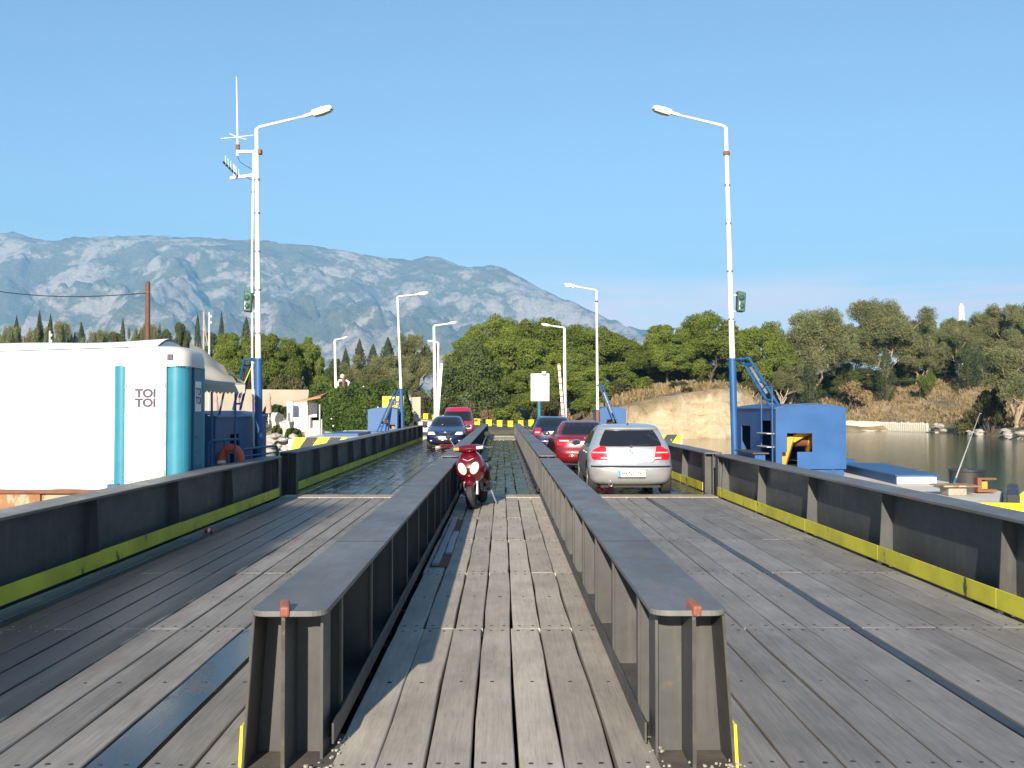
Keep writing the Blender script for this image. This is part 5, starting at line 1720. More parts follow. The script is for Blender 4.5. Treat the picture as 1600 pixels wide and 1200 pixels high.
for j, s_ in enumerate(('TOI', 'TOI')):
    text_mesh('lettering', s_, 0.176, ((dx0 + dx1) / 2 + 0.01, ty0 - 0.0245, tz0 + 1.555 - 0.146 * j), (math.pi / 2, 0, 0), 'dark_ink', door, 0.003, stretch=1.08, bold=0.008)
# roof: white dome with rounded shoulders
def super_loop(cx, cy, rx, ry, z, n=4.5, k=36):
    out = []
    for i in range(k):
        a = 2 * math.pi * i / k
        ca, sa = math.cos(a), math.sin(a)
        out.append((cx + rx * math.copysign(abs(ca) ** (2 / n), ca), cy + ry * math.copysign(abs(sa) ** (2 / n), sa), z))
    return out
tcx, tcy = (tx0 + tx1) / 2, (ty0 + ty1) / 2
rx_, ry_ = (tx1 - tx0) / 2 + 0.015, (ty1 - ty0) / 2 + 0.02
lv = [(1.975, 1.0), (2.08, 1.0), (2.15, 0.985), (2.21, 0.95), (2.26, 0.86), (2.295, 0.7), (2.31, 0.45), (2.315, 0.15)]
m = MB(); rows = [super_loop(tcx, tcy, rx_ * f, ry_ * f, tz0 + z) for z, f in lv]
m.grid(rows, close=True); m.f.append(tuple(range(36))); m.m.append(0); e_ = 36 * (len(lv) - 1); m.f.append(tuple(range(e_ + 35, e_ - 1, -1))); m.m.append(0)
m.build('roof', 'aged_white', g, smooth=True)
m = MB(); m.box((tx1 - 0.30, ty0 - 0.028, tz0 + 2.075), (tx1 - 0.22, ty0 - 0.008, tz0 + 2.165)); m.build('badge', 'dark_ink', g)
for k in range(12):
    m = MB(); m.box((tx1 - 0.395 + 0.032 * k, ty0 - 0.0 + 0.004 * max(0, k - 8) ** 2 * 0.6, tz0 + 1.965), (tx1 - 0.38 + 0.032 * k, ty0 + 0.03, tz0 + 1.985)); m.build('vent_slot', 'under_steel', g)
# side panel facing the bridge
m = MB(); m.prism([(ty0 + 0.42, tz0 + 0.1), (ty1 - 0.32, tz0 + 0.1)] + [(ty1 - 0.32 + (ty0 + 0.42 - ty1 + 0.32) * k / 8, tz0 + 1.99 + 0.12 * math.sin(math.pi * k / 8)) for k in range(9)], 0, tx1 - 0.06, tx1 - 0.01)
sp = m.build('side_panel', 'teal_dark', g, bevel=0.006)
for zz in (0.2, 0.42, 0.64, 0.86):
    m = MB(); m.box((tx1 - 0.0095, ty0 + 0.5, tz0 + zz), (tx1 + 0.004, ty1 - 0.4, tz0 + zz + 0.02)); m.build('rib', 'teal_dark', sp)
m = MB(); m.box((tx1 - 0.0095, ty0 + 0.46, tz0 + 1.28), (tx1 - 0.004, ty1 - 0.36, tz0 + 1.76)); nb_ = m.build('notice', 'plate_white', sp)
for j in range(2):
    text_mesh('lettering', 'TOI', 0.165, (tx1 - 0.0035, (ty0 + ty1) / 2 + 0.05, tz0 + 1.59 - 0.14 * j), (math.pi / 2, 0, math.pi / 2), 'dark_ink', sp, 0.002, bold=0.005)

# ------------------------------------------------------------------ tent with awning
g = thing('white_tent', 'large white fabric tent filling the left edge behind the toilet', 'tent', (-9, 17.1, 0.42))
zt0 = 0.405
yt0, yt1 = 17.10, 18.6
xt0, xt1 = -16.0, -5.75
def eave_z(x): return float(np.interp(x, [-16, -8.3, -6.1, -5.75], [2.63, 2.69, 2.76, 2.77]))
cols = np.linspace(xt0, xt1, 40)
rows = []
for j, zf in enumerate(np.linspace(0, 1, 7)):
    rows.append([(x, yt0 + 0.012 * math.sin(x * 3.1) * math.sin(zf * 3) + 0.01 * math.sin(x * 7.3), zt0 + 0.008 * math.sin(x * 5) * (1 - zf) + (eave_z(x) - zt0) * zf) for x in cols])
m = MB(); m.grid(rows); m.build('front_wall', 'tent_fabric', g, smooth=True)
rows = []
for j, t_ in enumerate(np.linspace(0, 1, 8)):
    rr = []
    for x in cols:
        rz = eave_z(x) + 0.16 * math.sin(math.pi * t_) + 0.02 * math.sin(x * 2.2 + 1) * math.sin(math.pi * t_)
        rr.append((x, yt0 - 0.02 + (yt1 - yt0) * t_, rz + 0.012))
    rows.append(rr)
m = MB(); m.grid(rows); m.build('roof', 'tent_fabric', g, smooth=True)
rows = []
for t_ in np.linspace(0, 1, 8):
    y = yt0 + (yt1 - yt0) * t_
    rows.append([(xt1 + 0.02 * math.sin(y * 5 + zf * 4), y, zt0 + (eave_z(xt1) + 0.14 * math.sin(math.pi * t_) - zt0) * zf) for zf in np.linspace(0, 1, 6)])
m = MB(); m.grid(rows); m.build('end_wall', 'tent_fabric', g, smooth=True)
for xx in (-12.0, -8.9, -6.3):
    m = MB(); m.tube([(xx, yt0 + 0.06, zt0), (xx, yt0 + 0.06, eave_z(xx) - 0.02)], 0.025, 8); m.build('tent_pole', 'aluminium', g)
# awning sloping down towards the bridge from the tent end, with scalloped valance
g = thing('striped_awning', 'grey canvas awning with scalloped edge hanging beside the left tent', 'awning', (-5.0, 19.5, 0.5))
FL, FR, BL, BR = P(300, 604, 17.75), P(383, 602, 17.9), P(296, 537, 18.9), P(350, 572, 19.6)
def aw(u, v):
    p = FL.lerp(FR, u).lerp(BL.lerp(BR, u), v)
    fold = 0.03 * math.sin(v * 13.0 + 0.6) + 0.012 * math.sin(u * 9 + v * 4)
    return p + Vector((0, 0, fold - 0.10 * math.sin(math.pi * v) * 0.5 + 0.02 * math.sin(u * 5)))
m = MB(); m.grid([[aw(i / 24, j / 18) for i in range(25)] for j in range(19)]); m.build('canopy', 'awning_fabric', g, smooth=True)
# right-hand fall of the canopy and the scalloped valance round two sides
DR = P(379, 600, 19.9)
def aws(u, v):
    p = FR.lerp(DR, u).lerp(aw(1, 0).lerp(aw(1, 1), u), v)
    return p + Vector((0.02 * math.sin(u * 11), 0, 0.015 * math.sin(v * 9)))
m = MB(); m.grid([[aws(i / 14, j / 8) for i in range(15)] for j in range(9)]); m.build('canopy_side', 'awning_fabric', g, smooth=True)
top, bot = [], []
for k in range(57):
    p = aw(k / 56, 0); top.append(p); bot.append(p + Vector((0, -0.01, -0.12 - 0.035 * abs(math.sin(math.pi * k / 4)))))
m = MB(); m.grid([top, bot]); m.build('valance', 'awning_fabric', g)
top, bot = [], []
for k in range(57):
    p = FR.lerp(DR, k / 56); top.append(p); bot.append(p + Vector((0.01, 0, -0.12 - 0.035 * abs(math.sin(math.pi * k / 4)))))
m = MB(); m.grid([top, bot]); m.build('side_valance', 'awning_fabric', g)
for (p0, p1) in (((331, 740, 18.0), (331, 612, 18.0)), ((340, 660, 19.4), (350, 612, 19.4)), ((367, 740, 18.4), (368, 612, 18.4))):
    m = MB(); m.tube([P(*p0), P(*p1)], 0.02, 8); m.build('awning_post', 'blue_dull', g, smooth=True)

# railing and life ring on the left pier
def railing(label, pts, zb, zt, rails):
    g = thing('pipe_railing', label, 'railing', (pts[0][0], pts[0][1], zb), 'blue pipe railings on the left pier')
    a, c = Vector(pts[0] + (0,)), Vector(pts[1] + (0,))
    d = (c - a)
    r = 0.12
    path = [a + Vector((0, 0, zb)), a + Vector((0, 0, zt - r))]
    for k in range(1, 5):
        t_ = k / 5 * math.pi / 2
        path.append(a + d.normalized() * r * (1 - math.cos(t_)) + Vector((0, 0, zt - r + r * math.sin(t_))))
    path.append(a + d.normalized() * r + Vector((0, 0, zt)))
    path.append(c - d.normalized() * r + Vector((0, 0, zt)))
    for k in range(1, 6):
        t_ = k / 5 * math.pi / 2
        path.append(c - d.normalized() * r * (1 - math.sin(t_)) + Vector((0, 0, zt - r + r * math.cos(t_))))
    path.append(c + Vector((0, 0, zb)))
    m = MB(); m.tube(path, 0.024, 9); m.build('hoop', 'blue_dull', g, smooth=True)
    for z in rails:
        m = MB(); m.tube([a + Vector((0, 0, z)), c + Vector((0, 0, z))], 0.016, 7); m.build('rail', 'blue_dull', g, smooth=True)
    m = MB(); q = a.lerp(c, 0.5); m.tube([q + Vector((0, 0, zb)), q + Vector((0, 0, zt))], 0.018, 7); m.build('post', 'blue_dull', g, smooth=True)
    return g
a, c = P(325, 740, 18.3), P(374, 740, 19.5)
railing('blue pipe railing that carries the orange life ring', ((a.x, a.y), (c.x, c.y)), 0.4, P(325, 689, 18.3).z, (0.72, 0.92))
a, c = P(378, 740, 19.8), P(433, 740, 21.8)
railing('low blue pipe railing right of the life ring, at the girder end', ((a.x, a.y), (c.x, c.y)), 0.4, P(405, 699, 20.8).z, (0.65, 0.82))
cc = P(361, 722, 18.75)
lr = thing('life_ring', 'orange horseshoe life ring with white band on the blue railing', 'life ring', tuple(cc))
pts = []
m = MB()
for k in range(25):
    a = math.radians(-62 + 304 * k / 24)
    pts.append((cc.x + 0.175 * math.cos(a), cc.y + 0.02 * math.sin(a), cc.z + 0.02 + 0.24 * math.sin(a)))
m.tube(pts, 0.075, 12); m.build('ring', 'ring_orange', lr, smooth=True)
m = MB(); m.tube([pts[19], pts[20]], 0.078, 12); m.build('band', 'plate_white', lr, smooth=True)
m = MB(); m.tube([(cc.x - 0.08, cc.y - 0.1, cc.z + 0.24), (cc.x - 0.04, cc.y - 0.11, cc.z), (cc.x - 0.07, cc.y - 0.1, cc.z - 0.24)], 0.008, 6); m.build('cord', 'wire', lr)

# ------------------------------------------------------------------ poles, cable, masts on the left
YU = 50
b = P(231, 560, YU)
g = thing('wooden_pole', 'reddish wooden utility pole behind the tent', 'pole', (b.x, YU, 0.5))
m = MB(); m.tube([(b.x, YU, 0.4), tuple(P(231, 440, YU))], [0.14, 0.11], 10); m.build('pole', 'pole_wood', g, smooth=True)
m = MB(); t_ = P(231, 457, YU); m.box((t_.x - 0.18, t_.y - 0.14, t_.z - 0.03), (t_.x + 0.12, t_.y - 0.10, t_.z + 0.03)); m.build('insulator_bracket', 'rust_bar', g)
a, c = P(-160, 424, 44), P(229, 458, YU)
pts = [a.lerp(c, k / 16) - Vector((0, 0, 0.55 * math.sin(math.pi * k / 16))) for k in range(17)]
m = MB(); m.tube(pts, 0.022, 5); tag(m.build('overhead_cable', 'wire'), 'dark overhead cable running left from the wooden pole', 'cable')
for (px, tp, mat, lab) in ((318.5, 487, 'sill_wood', 'thin yellowish mast, left of a pair behind the tent'), (327, 488, 'aluminium', 'thin grey mast, right of a pair behind the tent'), (78, 517, 'concrete_pale', 'short pale post with insulators behind the tent'), (37, 526, 'rust_bar', 'short rusty post behind the tent near the left edge')):
    Y_ = 60
    b = P(px, 575, Y_)
    g = thing('mast', lab, 'mast', (b.x, Y_, 0.6), 'masts behind the tent')
    m = MB(); m.tube([(b.x, Y_, 0.5), tuple(P(px, tp, Y_))], [0.075, 0.055], 8); m.build('pole', mat, g, smooth=True)
    if px in (327, 78):
        for dz in (-0.25, -0.6):
            q = P(px, tp, Y_) + Vector((0.12, -0.05, dz)); m = MB(); m.lathe([(0.03, -0.08), (0.06, 0), (0.03, 0.08)], tuple(q), 'z', 8); m.build('insulator', 'white_plastic', g)
    else:
        q = P(px, tp, Y_); m = MB(); m.tube([q, q + Vector((0.1, 0, -1.2)), q + Vector((0.25, 0, -2.0))], 0.03, 6); m.build('hanging_wire', mat, g)

# ------------------------------------------------------------------ signs
YS = 84
a, c = P(830, 626, YS), P(857.5, 584.5, YS)
g = thing('blank_sign', 'blank white sign board on a blue post behind the navy car', 'sign', (P(842.5, 655, YS).x, YS, 0.1))
m = MB(); m.box((a.x, YS - 0.05, a.z), (c.x, YS + 0.05, c.z)); m.build('board', 'white_plastic', g, bevel=0.01)
for (x0, z0, x1, z1) in ((a.x - 0.03, a.z - 0.03, a.x + 0.07, c.z + 0.03), (c.x - 0.07, a.z - 0.03, c.x + 0.03, c.z + 0.03), (a.x + 0.07, a.z - 0.03, c.x - 0.07, a.z + 0.06), (a.x + 0.07, c.z - 0.06, c.x - 0.07, c.z + 0.03)):
    m = MB(); m.box((x0, YS - 0.085, z0), (x1, YS - 0.051, z1)); m.build('frame', 'aluminium', g)
q = P(842.5, 655, YS)
m = MB(); m.tube([(q.x, YS + 0.12, -0.1), (q.x, YS + 0.12, c.z - 0.5)], 0.14, 12); m.build('post', 'teal_dark', g, smooth=True)
q = P(849, 583, YS)
m = MB(); m.box((q.x - 0.14, YS - 0.4, q.z - 0.1), (q.x + 0.2, YS - 0.05, q.z + 0.12)); m.build('spotlight', 'white_plastic', g, bevel=0.02)

YY = 63.5
a, c = P(597, 645, YY), P(631, 619, YY)
g = thing('yellow_sign', 'yellow sign board with black writing behind the far left lamp post', 'sign', ((a.x + c.x) / 2, YY, 0))
m = MB(); m.box((a.x, YY, a.z - 0.3), (c.x, YY + 0.06, c.z)); m.build('board', 'sign_yellow', g, bevel=0.02)
for xx in (a.x + 0.15, c.x - 0.15):
    m = MB(); m.tube([(xx, YY + 0.1, -0.3), (xx, YY + 0.1, c.z - 0.1)], 0.04, 8); m.build('post', 'steel_grey', g)
text_mesh('lettering', 'SiHi', 0.52, tuple(P(618, 628.5, YY - 0.01)), (math.pi / 2, 0, 0), 'dark_ink', g, 0.004, bold=0.028)
text_mesh('lettering', 'πεζ', 0.42, tuple(P(617, 637, YY - 0.01)), (math.pi / 2, 0, 0), 'dark_ink', g, 0.004, bold=0.028)

# old red-brown pump / frame behind the hedge
YH = 76
g = thing('garden_lamp', 'round lamp on a rusty post with a white pipe frame over the hedge', 'lamp', tuple(P(537, 625, YH)))
m = MB(); m.tube([P(528, 612, YH), P(528, 598, YH), P(530, 594.5, YH), P(541, 594.5, YH), P(545, 597, YH), P(545.5, 612, YH)], 0.09, 9); m.build('frame', 'white_plastic', g, smooth=True)
m = MB(); m.tube([P(537, 640, YH - 0.3), P(536.5, 590, YH - 0.3)], 0.11, 9); m.build('post', 'rust_bar', g, smooth=True)
m = MB(); q = P(535, 588, YH - 0.3); m.lathe([(0.02, -0.2), (0.13, -0.14), (0.19, 0.0), (0.13, 0.14), (0.02, 0.2)], tuple(q), 'z', 14); m.build('lamp', 'sandbag', g, smooth=True)

# ------------------------------------------------------------------ terrace on the left bank
g = thing('terrace_wall', 'long cream retaining wall behind the terrace on the left', 'wall', tuple(P(430, 640, 80)))
a, c = P(325, 640, 80), P(482, 613, 82)
m = MB(); m.bar((a.x, 79, (a.z + c.z) / 2 - 0.4), (c.x, 82, (a.z + c.z) / 2 - 0.4), 0.4, c.z - a.z + 1.2); m.build('wall_face', 'cream_wall', g, bevel=0.03)
g = thing('terrace_building', 'low white terrace building with terracotta roof edge left of the hedge', 'building', tuple(P(470, 680, 68)))
YB = 68
def pb(name, x0, y0, x1, y1, mat, dep=0.5, Y=YB, bev=0.02):
    a, c = P(x0, y1, Y), P(x1, y0, Y)
    m = MB(); m.box((a.x, Y, a.z), (c.x, Y + dep, c.z)); return m.build(name, mat, g, bevel=bev)
pb('pillar', 448, 627, 457, 668, 'white_plastic', 0.45)
pb('wall', 457.2, 629, 496, 652, 'white_plastic', 0.3, YB + 1.2)
pb('low_wall', 458, 652, 486, 672, 'white_plastic', 0.3)
pb('low_wall', 486.5, 657, 500, 676, 'concrete_pale', 0.3, YB + 0.3)
pb('low_wall', 430, 655, 447, 668, 'white_plastic', 0.3, YB + 0.6)
pb('post', 480.5, 630, 482, 675, 'rust_bar', 0.1, YB - 0.5)
a, c = P(466, 629, YB), P(506, 621, YB)
m = MB(); m.add([(a.x, YB - 1.2, a.z), (c.x, YB - 1.2, c.z - 0.05), (c.x, YB + 1.6, c.z + 0.25), (a.x + 0.4, YB + 1.6, a.z + 0.2), (a.x, YB - 1.2, a.z + 0.09), (c.x, YB - 1.2, c.z + 0.06), (c.x, YB + 1.6, c.z + 0.36), (a.x + 0.4, YB + 1.6, a.z + 0.31)],
              [(0, 1, 2, 3), (7, 6, 5, 4), (0, 4, 5, 1), (1, 5, 6, 2), (2, 6, 7, 3), (3, 7, 4, 0)]); m.build('roof_tiles', 'terracotta', g)
g = thing('gate_posts', 'pair of thin white posts in front of the hedge', 'posts', tuple(P(501, 690, 62)))
for px, tp in ((499.5, 632), (502.5, 655)):
    m = MB(); m.tube([tuple(P(px, 690, 62)), tuple(P(px, tp, 62))], 0.045, 8); m.build('post', 'aluminium', g)
# white plaster blobs of the terrace edge and planters
for (x0, y0, x1, y1, Y, lab) in ((424, 648, 436, 668, 67, 'white plaster step at the left of the terrace'), (432, 660, 452, 690, 65, 'white plaster rock mass below the terrace pillar'), (452, 672, 500, 706, 64.2, 'pale plastered bank below the low terrace walls'), (498, 676, 580, 690, 66, 'pale quay edge in front of the hedge')):
    a, c = P(x0, y1, Y), P(x1, y0, Y)
    bm = bmesh.new(); bmesh.ops.create_cube(bm, size=1.0)
    bmesh.ops.subdivide_edges(bm, edges=bm.edges, cuts=5, use_grid_fill=True)
    for v in bm.verts:
        v.co = Vector((a.x + (c.x - a.x) * (v.co.x + 0.5), Y + 1.4 * (v.co.y + 0.5), a.z - 0.4 + (c.z - a.z + 0.4) * (v.co.z + 0.5)))
        n_ = mnoise.fractal(v.co * 0.9, 1.0, 2.0, 3)
        v.co += Vector((0.25 * n_, 0.3 * n_, 0.22 * mnoise.fractal(v.co * 1.3 + Vector((5, 0, 0)), 1, 2, 3)))
    me = bpy.data.meshes.new('plaster_bank'); bm.to_mesh(me); bm.free()
    me.materials.append(MATS['concrete_pale'])
    o = bpy.data.objects.new('plaster_bank', me); COL.objects.link(o)
    tag(o, lab, 'bank')
# closed parasols
labs = ['closed pinkish parasol under the left edge of the awning', 'closed pinkish parasol, second from the left under the awning', 'closed pinkish parasol just left of the blue pole', 'closed pinkish parasol just right of the blue pole']
for px, lb in zip((337, 372, 394.5, 420), labs):
    Y_ = 74
    q0, q1 = P(px, 650, Y_), P(px, 613, Y_)
    g = thing('closed_parasol', lb, 'parasol', tuple(q0), 'closed parasols on the terrace')
    m = MB(); m.lathe([(0.03, q1.z - q0.z), (0.08, (q1.z - q0.z) * 0.93), (0.14, (q1.z - q0.z) * 0.8), (0.17, (q1.z - q0.z) * 0.72), (0.12, (q1.z - q0.z) * 0.66), (0.19, (q1.z - q0.z) * 0.45), (0.23, (q1.z - q0.z) * 0.12), (0.1, (q1.z - q0.z) * 0.1)], tuple(q0), 'z', 12); m.build('canopy', 'parasol_pink', g, smooth=True)
    m = MB(); m.tube([q0 - Vector((0, 0, 0.9)), q0 + Vector((0, 0, 0.4))], 0.03, 7); m.build('pole', 'aluminium', g)
# hedges and creepers
def hedge(name, label, x0, y0, x1, y1, Y, dep, leaf, flowers=0, size=0.17, n=16000):
    a, c = P(x0, y1, Y), P(x1, y0, Y)
    g = thing(name, label, 'hedge', ((a.x + c.x) / 2, Y, a.z))
    W, H = c.x - a.x, c.z - a.z
    u_ = RNG.random(n); v_ = RNG.random(n) ** 0.8; w_ = RNG.random(n) ** 1.6
    topz = 0.82 + 0.18 * np.sin(u_ * 9 + 1) * np.sin(u_ * 23) * 0.6 + 0.1 * np.sin(u_ * 4.2)
    sh = np.clip(np.minimum(u_, 1 - u_) * 7, 0, 1) ** 0.4
    x = a.x + W * u_
    z = a.z + H * v_ * topz * sh
    y = Y + dep * w_ - 0.5 * np.sin(u_ * 14) * np.sin(v_ * 5) * 0.5
    p = np.stack([x, y, z], 1)
    nr = np.tile(np.array([[0, -0.75, 0.45]]), (n, 1))
    V = leaves(p, nr, size, 0.5, 0.45)
    V -= np.array(wloc(g))
    npmesh('foliage', V, np.arange(len(V)).reshape(-1, 4), leaf, g)
    m = MB()
    for k in range(7):
        xx = a.x + W * (k + 0.5) / 7
        m.tube(limb_path((xx, Y + dep * 0.5, a.z - 0.3), (xx + 0.3, Y + dep * 0.45, a.z + H * 0.6), 0.15), [0.06, 0.055, 0.05, 0.04, 0.03, 0.02], 5)
    m.build('stem', 'bark', g)
    if flowers:
        fl = None
        for k in range(flowers):
            i = RNG.integers(n)
            q = p[i] + np.array([0, -0.12, 0.05])
            mm = MB(); mm.lathe([(0.02, -0.05), (0.06, 0.0), (0.02, 0.05)], (0, 0, 0), 'y', 6)
            if fl is None:
                o = mm.build('flower', 'flower_white', g); fl = o.data
                fl.transform(Matrix.Translation(wloc(g)))
            else:
                o = bpy.data.objects.new('flower', fl); COL.objects.link(o); o.parent = g
            o.location = Vector(q) - wloc(g)
    return g
hedge('flowering_hedge', 'large dark green oleander hedge with small white flowers behind the far left pier', 503, 597, 602, 676, 67, 3.0, 'leaf_hedge', 26, 0.2, 26000)
hedge('flowering_hedge', 'taller back part of the green hedge beside the yellow sign', 560, 592, 640, 660, 70, 2.5, 'leaf_hedge', 14, 0.2, 16000)
hedge('green_hedge', 'green hedge rising behind the terracotta roof edge', 480, 600, 530, 640, 73, 2.0, 'leaf_hedge', 0, 0.2, 9000)
hedge('green_hedge', 'low green hedge along the cream terrace wall', 410, 632, 450, 652, 76, 1.0, 'leaf_hedge', 0, 0.18, 7000)
hedge('creeper', 'green creeper hanging over the white terrace edge at the left', 423, 664, 441, 690, 65.0, 0.5, 'leaf_hedge', 0, 0.14, 3500)
hedge('creeper', 'green creeper hanging below the low terrace walls', 445, 668, 470, 684, 63.8, 0.4, 'leaf_hedge', 0, 0.13, 2500)
hedge('green_hedge', 'shrubs between the terrace pillar and the low wall', 458, 640, 500, 662, 70, 0.8, 'leaf_shrub', 0, 0.15, 5000)
g = thing('wall_slab', 'pale blank wall slab right of the yellow sign', 'wall', tuple(P(645, 655, 78)))
a, c = P(633, 656, 78), P(657, 620, 78)
m = MB(); m.prism([(a.x, a.z - 0.5), (c.x, a.z - 0.5), (c.x + 0.02, c.z), (a.x + 0.15, c.z - 0.05)], 1, 78, 78.4); m.build('slab', 'cream_wall', g, bevel=0.03)
# tower and small far poles on the right
YT = 260
g = thing('white_tower', 'small white round tower above the right wood', 'tower', (P(1502, 560, YT).x, YT, 3))
q = P(1502, 497, YT); t_ = P(1502, 478, YT)
m = MB(); m.lathe([(0.95, 3 - q.z), (0.8, 0), (0.72, t_.z - q.z), (0.55, t_.z - q.z + 0.05)], tuple(q), 'z', 20); m.build('shaft', 'white_plastic', g, smooth=True)
m = MB(); m.lathe([(0.3, t_.z - q.z + 0.05), (0.3, t_.z - q.z + 0.6), (0.1, t_.z - q.z + 0.7)], tuple(q), 'z', 12); m.build('cap', 'white_plastic', g, smooth=True)
g = thing('wooden_pole', 'dark far pole in the gap between the right eucalyptus trees', 'pole', (P(1287, 600, 170).x, 170, 3))
m = MB(); m.tube([tuple(P(1287, 610, 170)), tuple(P(1287, 557, 170))], [0.2, 0.16], 8); m.build('pole', 'pole_wood', g, smooth=True)
m = MB(); m.tube([tuple(P(1281, 560, 170)), tuple(P(1294, 560, 170))], 0.09, 6); m.build('crossarm', 'pole_wood', g)

# ------------------------------------------------------------------ vehicles
class Body:
    """body lofted from plan-view slices; local frame: rear at y=0, front at +y, z up"""
    def __init__(self, keys, br, bf, nr=3.2, nf=3.0):
        self.k = keys; self.br, self.bf, self.nr, self.nf = br, bf, nr, nf
    def at(self, z):
        zs = [k[0] for k in self.k]
        return tuple(float(np.interp(z, zs, [k[i] for k in self.k])) for i in (1, 2, 3))
    def rear_y(self, x, z):
        w, yr, yf = self.at(z)
        b = min(self.br, (yf - yr) * 0.45)
        q = min(1.0, abs(x) / w)
        return yr + b * (1 - (1 - q ** self.nr) ** (1 / self.nr))
    def front_y(self, x, z):
        w, yr, yf = self.at(z)
        b = min(self.bf, (yf - yr) * 0.45)
        q = min(1.0, abs(x) / w)
        return yf - b * (1 - (1 - q ** self.nf) ** (1 / self.nf))
    def loop(self, z, k=13, ks=14):
        w, yr, yf = self.at(z)
        br = min(self.br, (yf - yr) * 0.45); bf = min(self.bf, (yf - yr) * 0.45)
        pts = []
        for i in range(k):
            a = -math.pi / 2 + math.pi * i / (k - 1)
            x = w * math.copysign(abs(math.sin(a)) ** (2 / self.nr), math.sin(a))
            y = yr + br - br * abs(math.cos(a)) ** (2 / self.nr)
            pts.append((x, y, z))
        ya, yb = yr + br, yf - bf
        for i in range(1, ks):
            pts.append((w, ya + (yb - ya) * i / ks, z))
        for i in range(k):
            a = math.pi / 2 - math.pi * i / (k - 1)
            x = w * math.copysign(abs(math.sin(a)) ** (2 / self.nf), math.sin(a))
            y = yf - bf + bf * abs(math.cos(a)) ** (2 / self.nf)
            pts.append((x, y, z))
        for i in range(1, ks):
            pts.append((-w, yb + (ya - yb) * i / ks, z))
        return pts
    def build(self, name, mat, parent, wheels, rw, zs):
        m = MB()
        rows = [self.loop(z) for z in zs]
        n = len(rows[0])
        m.grid(rows, close=True)
        m.f.append(tuple(range(n))); m.m.append(0)
        e = n * (len(rows) - 1)
        m.f.append(tuple(range(e + n - 1, e - 1, -1))); m.m.append(0)
        o = m.build(name, [mat, 'black_plastic'], parent, smooth=True)
        cut = MB()
        wmax = max(k[1] for k in self.k)
        for yw in wheels:
            for s in (-1, 1):
                x0, x1 = sorted((s * (wmax - 0.26), s * (wmax + 0.2)))
                cut.lathe([(rw + 0.055, x0), (rw + 0.055, x1)], (0, yw, rw), 'x', 28, mi=1)
        c = cut.build('cutter', [mat, 'black_plastic'], None)
        c.location = wloc(parent)
        md = o.modifiers.new('arches', 'BOOLEAN'); md.operation = 'DIFFERENCE'; md.object = c; md.solver = 'EXACT'
        try: md.material_mode = 'TRANSFER'
        except Exception: pass
        bpy.context.view_layer.update()
        dg = bpy.context.evaluated_depsgraph_get()
        me = bpy.data.meshes.new_from_object(o.evaluated_get(dg))
        o.modifiers.clear()
        o.data = me
        me.name = name
        if len(me.materials) < 2 or me.materials[0] != MATS[mat]:
            me.materials.clear(); me.materials.append(MATS[mat]); me.materials.append(MATS['black_plastic'])
        try: me.set_sharp_from_angle(angle=math.radians(40))
        except Exception: pass
        bpy.data.objects.remove(c)
        return o
    def patch(self, side, name, mat, parent, z0, z1, l0, l1, nz=8, nx=12, off=0.004, th=0.0):
        """a panel lying on the surface. side 'rear'/'front': l0(z), l1(z) are x limits; 'side+'/'side-': y limits"""
        rows, back = [], []
        for i in range(nz + 1):
            z = z0 + (z1 - z0) * i / nz
            a, b = l0(z), l1(z)
            r, r2 = [], []
            for j in range(nx + 1):
                t = a + (b - a) * j / nx
                if side == 'rear':
                    y = self.rear_y(t, z); r.append((t, y - off, z)); r2.append((t, y + 0.004, z))
                elif side == 'front':
                    y = self.front_y(t, z); r.append((t, y + off, z)); r2.append((t, y - 0.004, z))
                else:
                    s = 1 if side == 'side+' else -1
                    w, yr, yf = self.at(z)
                    # follow the rounded corners in plan
                    x = w
                    for (fn, ye, bb, nn) in ((-1, yr, min(self.br, (yf - yr) * .45), self.nr), (1, yf, min(self.bf, (yf - yr) * .45), self.nf)):
                        dd = (t - ye) if fn < 0 else (ye - t)
                        if dd < bb:
                            q = 1 - max(dd, 0) / bb
                            x = w * (1 - q ** nn) ** (1 / nn)
                    r.append((s * (x + off), t, z)); r2.append((s * (x - 0.004), t, z))
            rows.append(r); back.append(r2)
        m = MB(); m.grid(rows)
        # closed rim so that the panel has thickness
        n = nx + 1
        k = len(m.v)
        rim = [rows[0][j] for j in range(n)] + [rows[i][nx] for i in range(1, nz + 1)] + [rows[nz][j] for j in range(nx - 1, -1, -1)] + [rows[i][0] for i in range(nz - 1, 0, -1)]
        rimb = [back[0][j] for j in range(n)] + [back[i][nx] for i in range(1, nz + 1)] + [back[nz][j] for j in range(nx - 1, -1, -1)] + [back[i][0] for i in range(nz - 1, 0, -1)]
        m.grid([rim, rimb], close=True)
        return m.build(name, mat, parent, smooth=True)

def wheel(parent, x, y, r, w, side, rim='steel_grey', spokes=6):
    """wheel > tyre, rim"""
    m = MB()
    m.lathe([(r * 0.66, -w / 2), (r * 0.9, -w / 2), (r * 0.985, -w / 2 + 0.02), (r, -w / 4), (r, w / 4), (r * 0.985, w / 2 - 0.02), (r * 0.9, w / 2), (r * 0.66, w / 2)], (x, y, r), 'x', 32)
    t = m.build('wheel', 'rubber', parent, smooth=True)
    m = MB()
    xo = x + side * w * 0.36
    m.lathe([(r * 0.655, -0.03), (r * 0.66, 0.02), (r * 0.61, 0.025), (r * 0.58, -0.01)], (xo, y, r), 'x', 26)
    for k in range(spokes):
        a = 2 * math.pi * k / spokes
        m.bar((xo, y, r), (xo, y + math.cos(a) * r * 0.62, r + math.sin(a) * r * 0.62), 0.05, 0.03, up=(1, 0, 0))
    m.lathe([(0.06, -0.03), (0.06, 0.03)], (xo, y, r), 'x', 12)
    m.build('rim', rim, t, smooth=True)
    return t

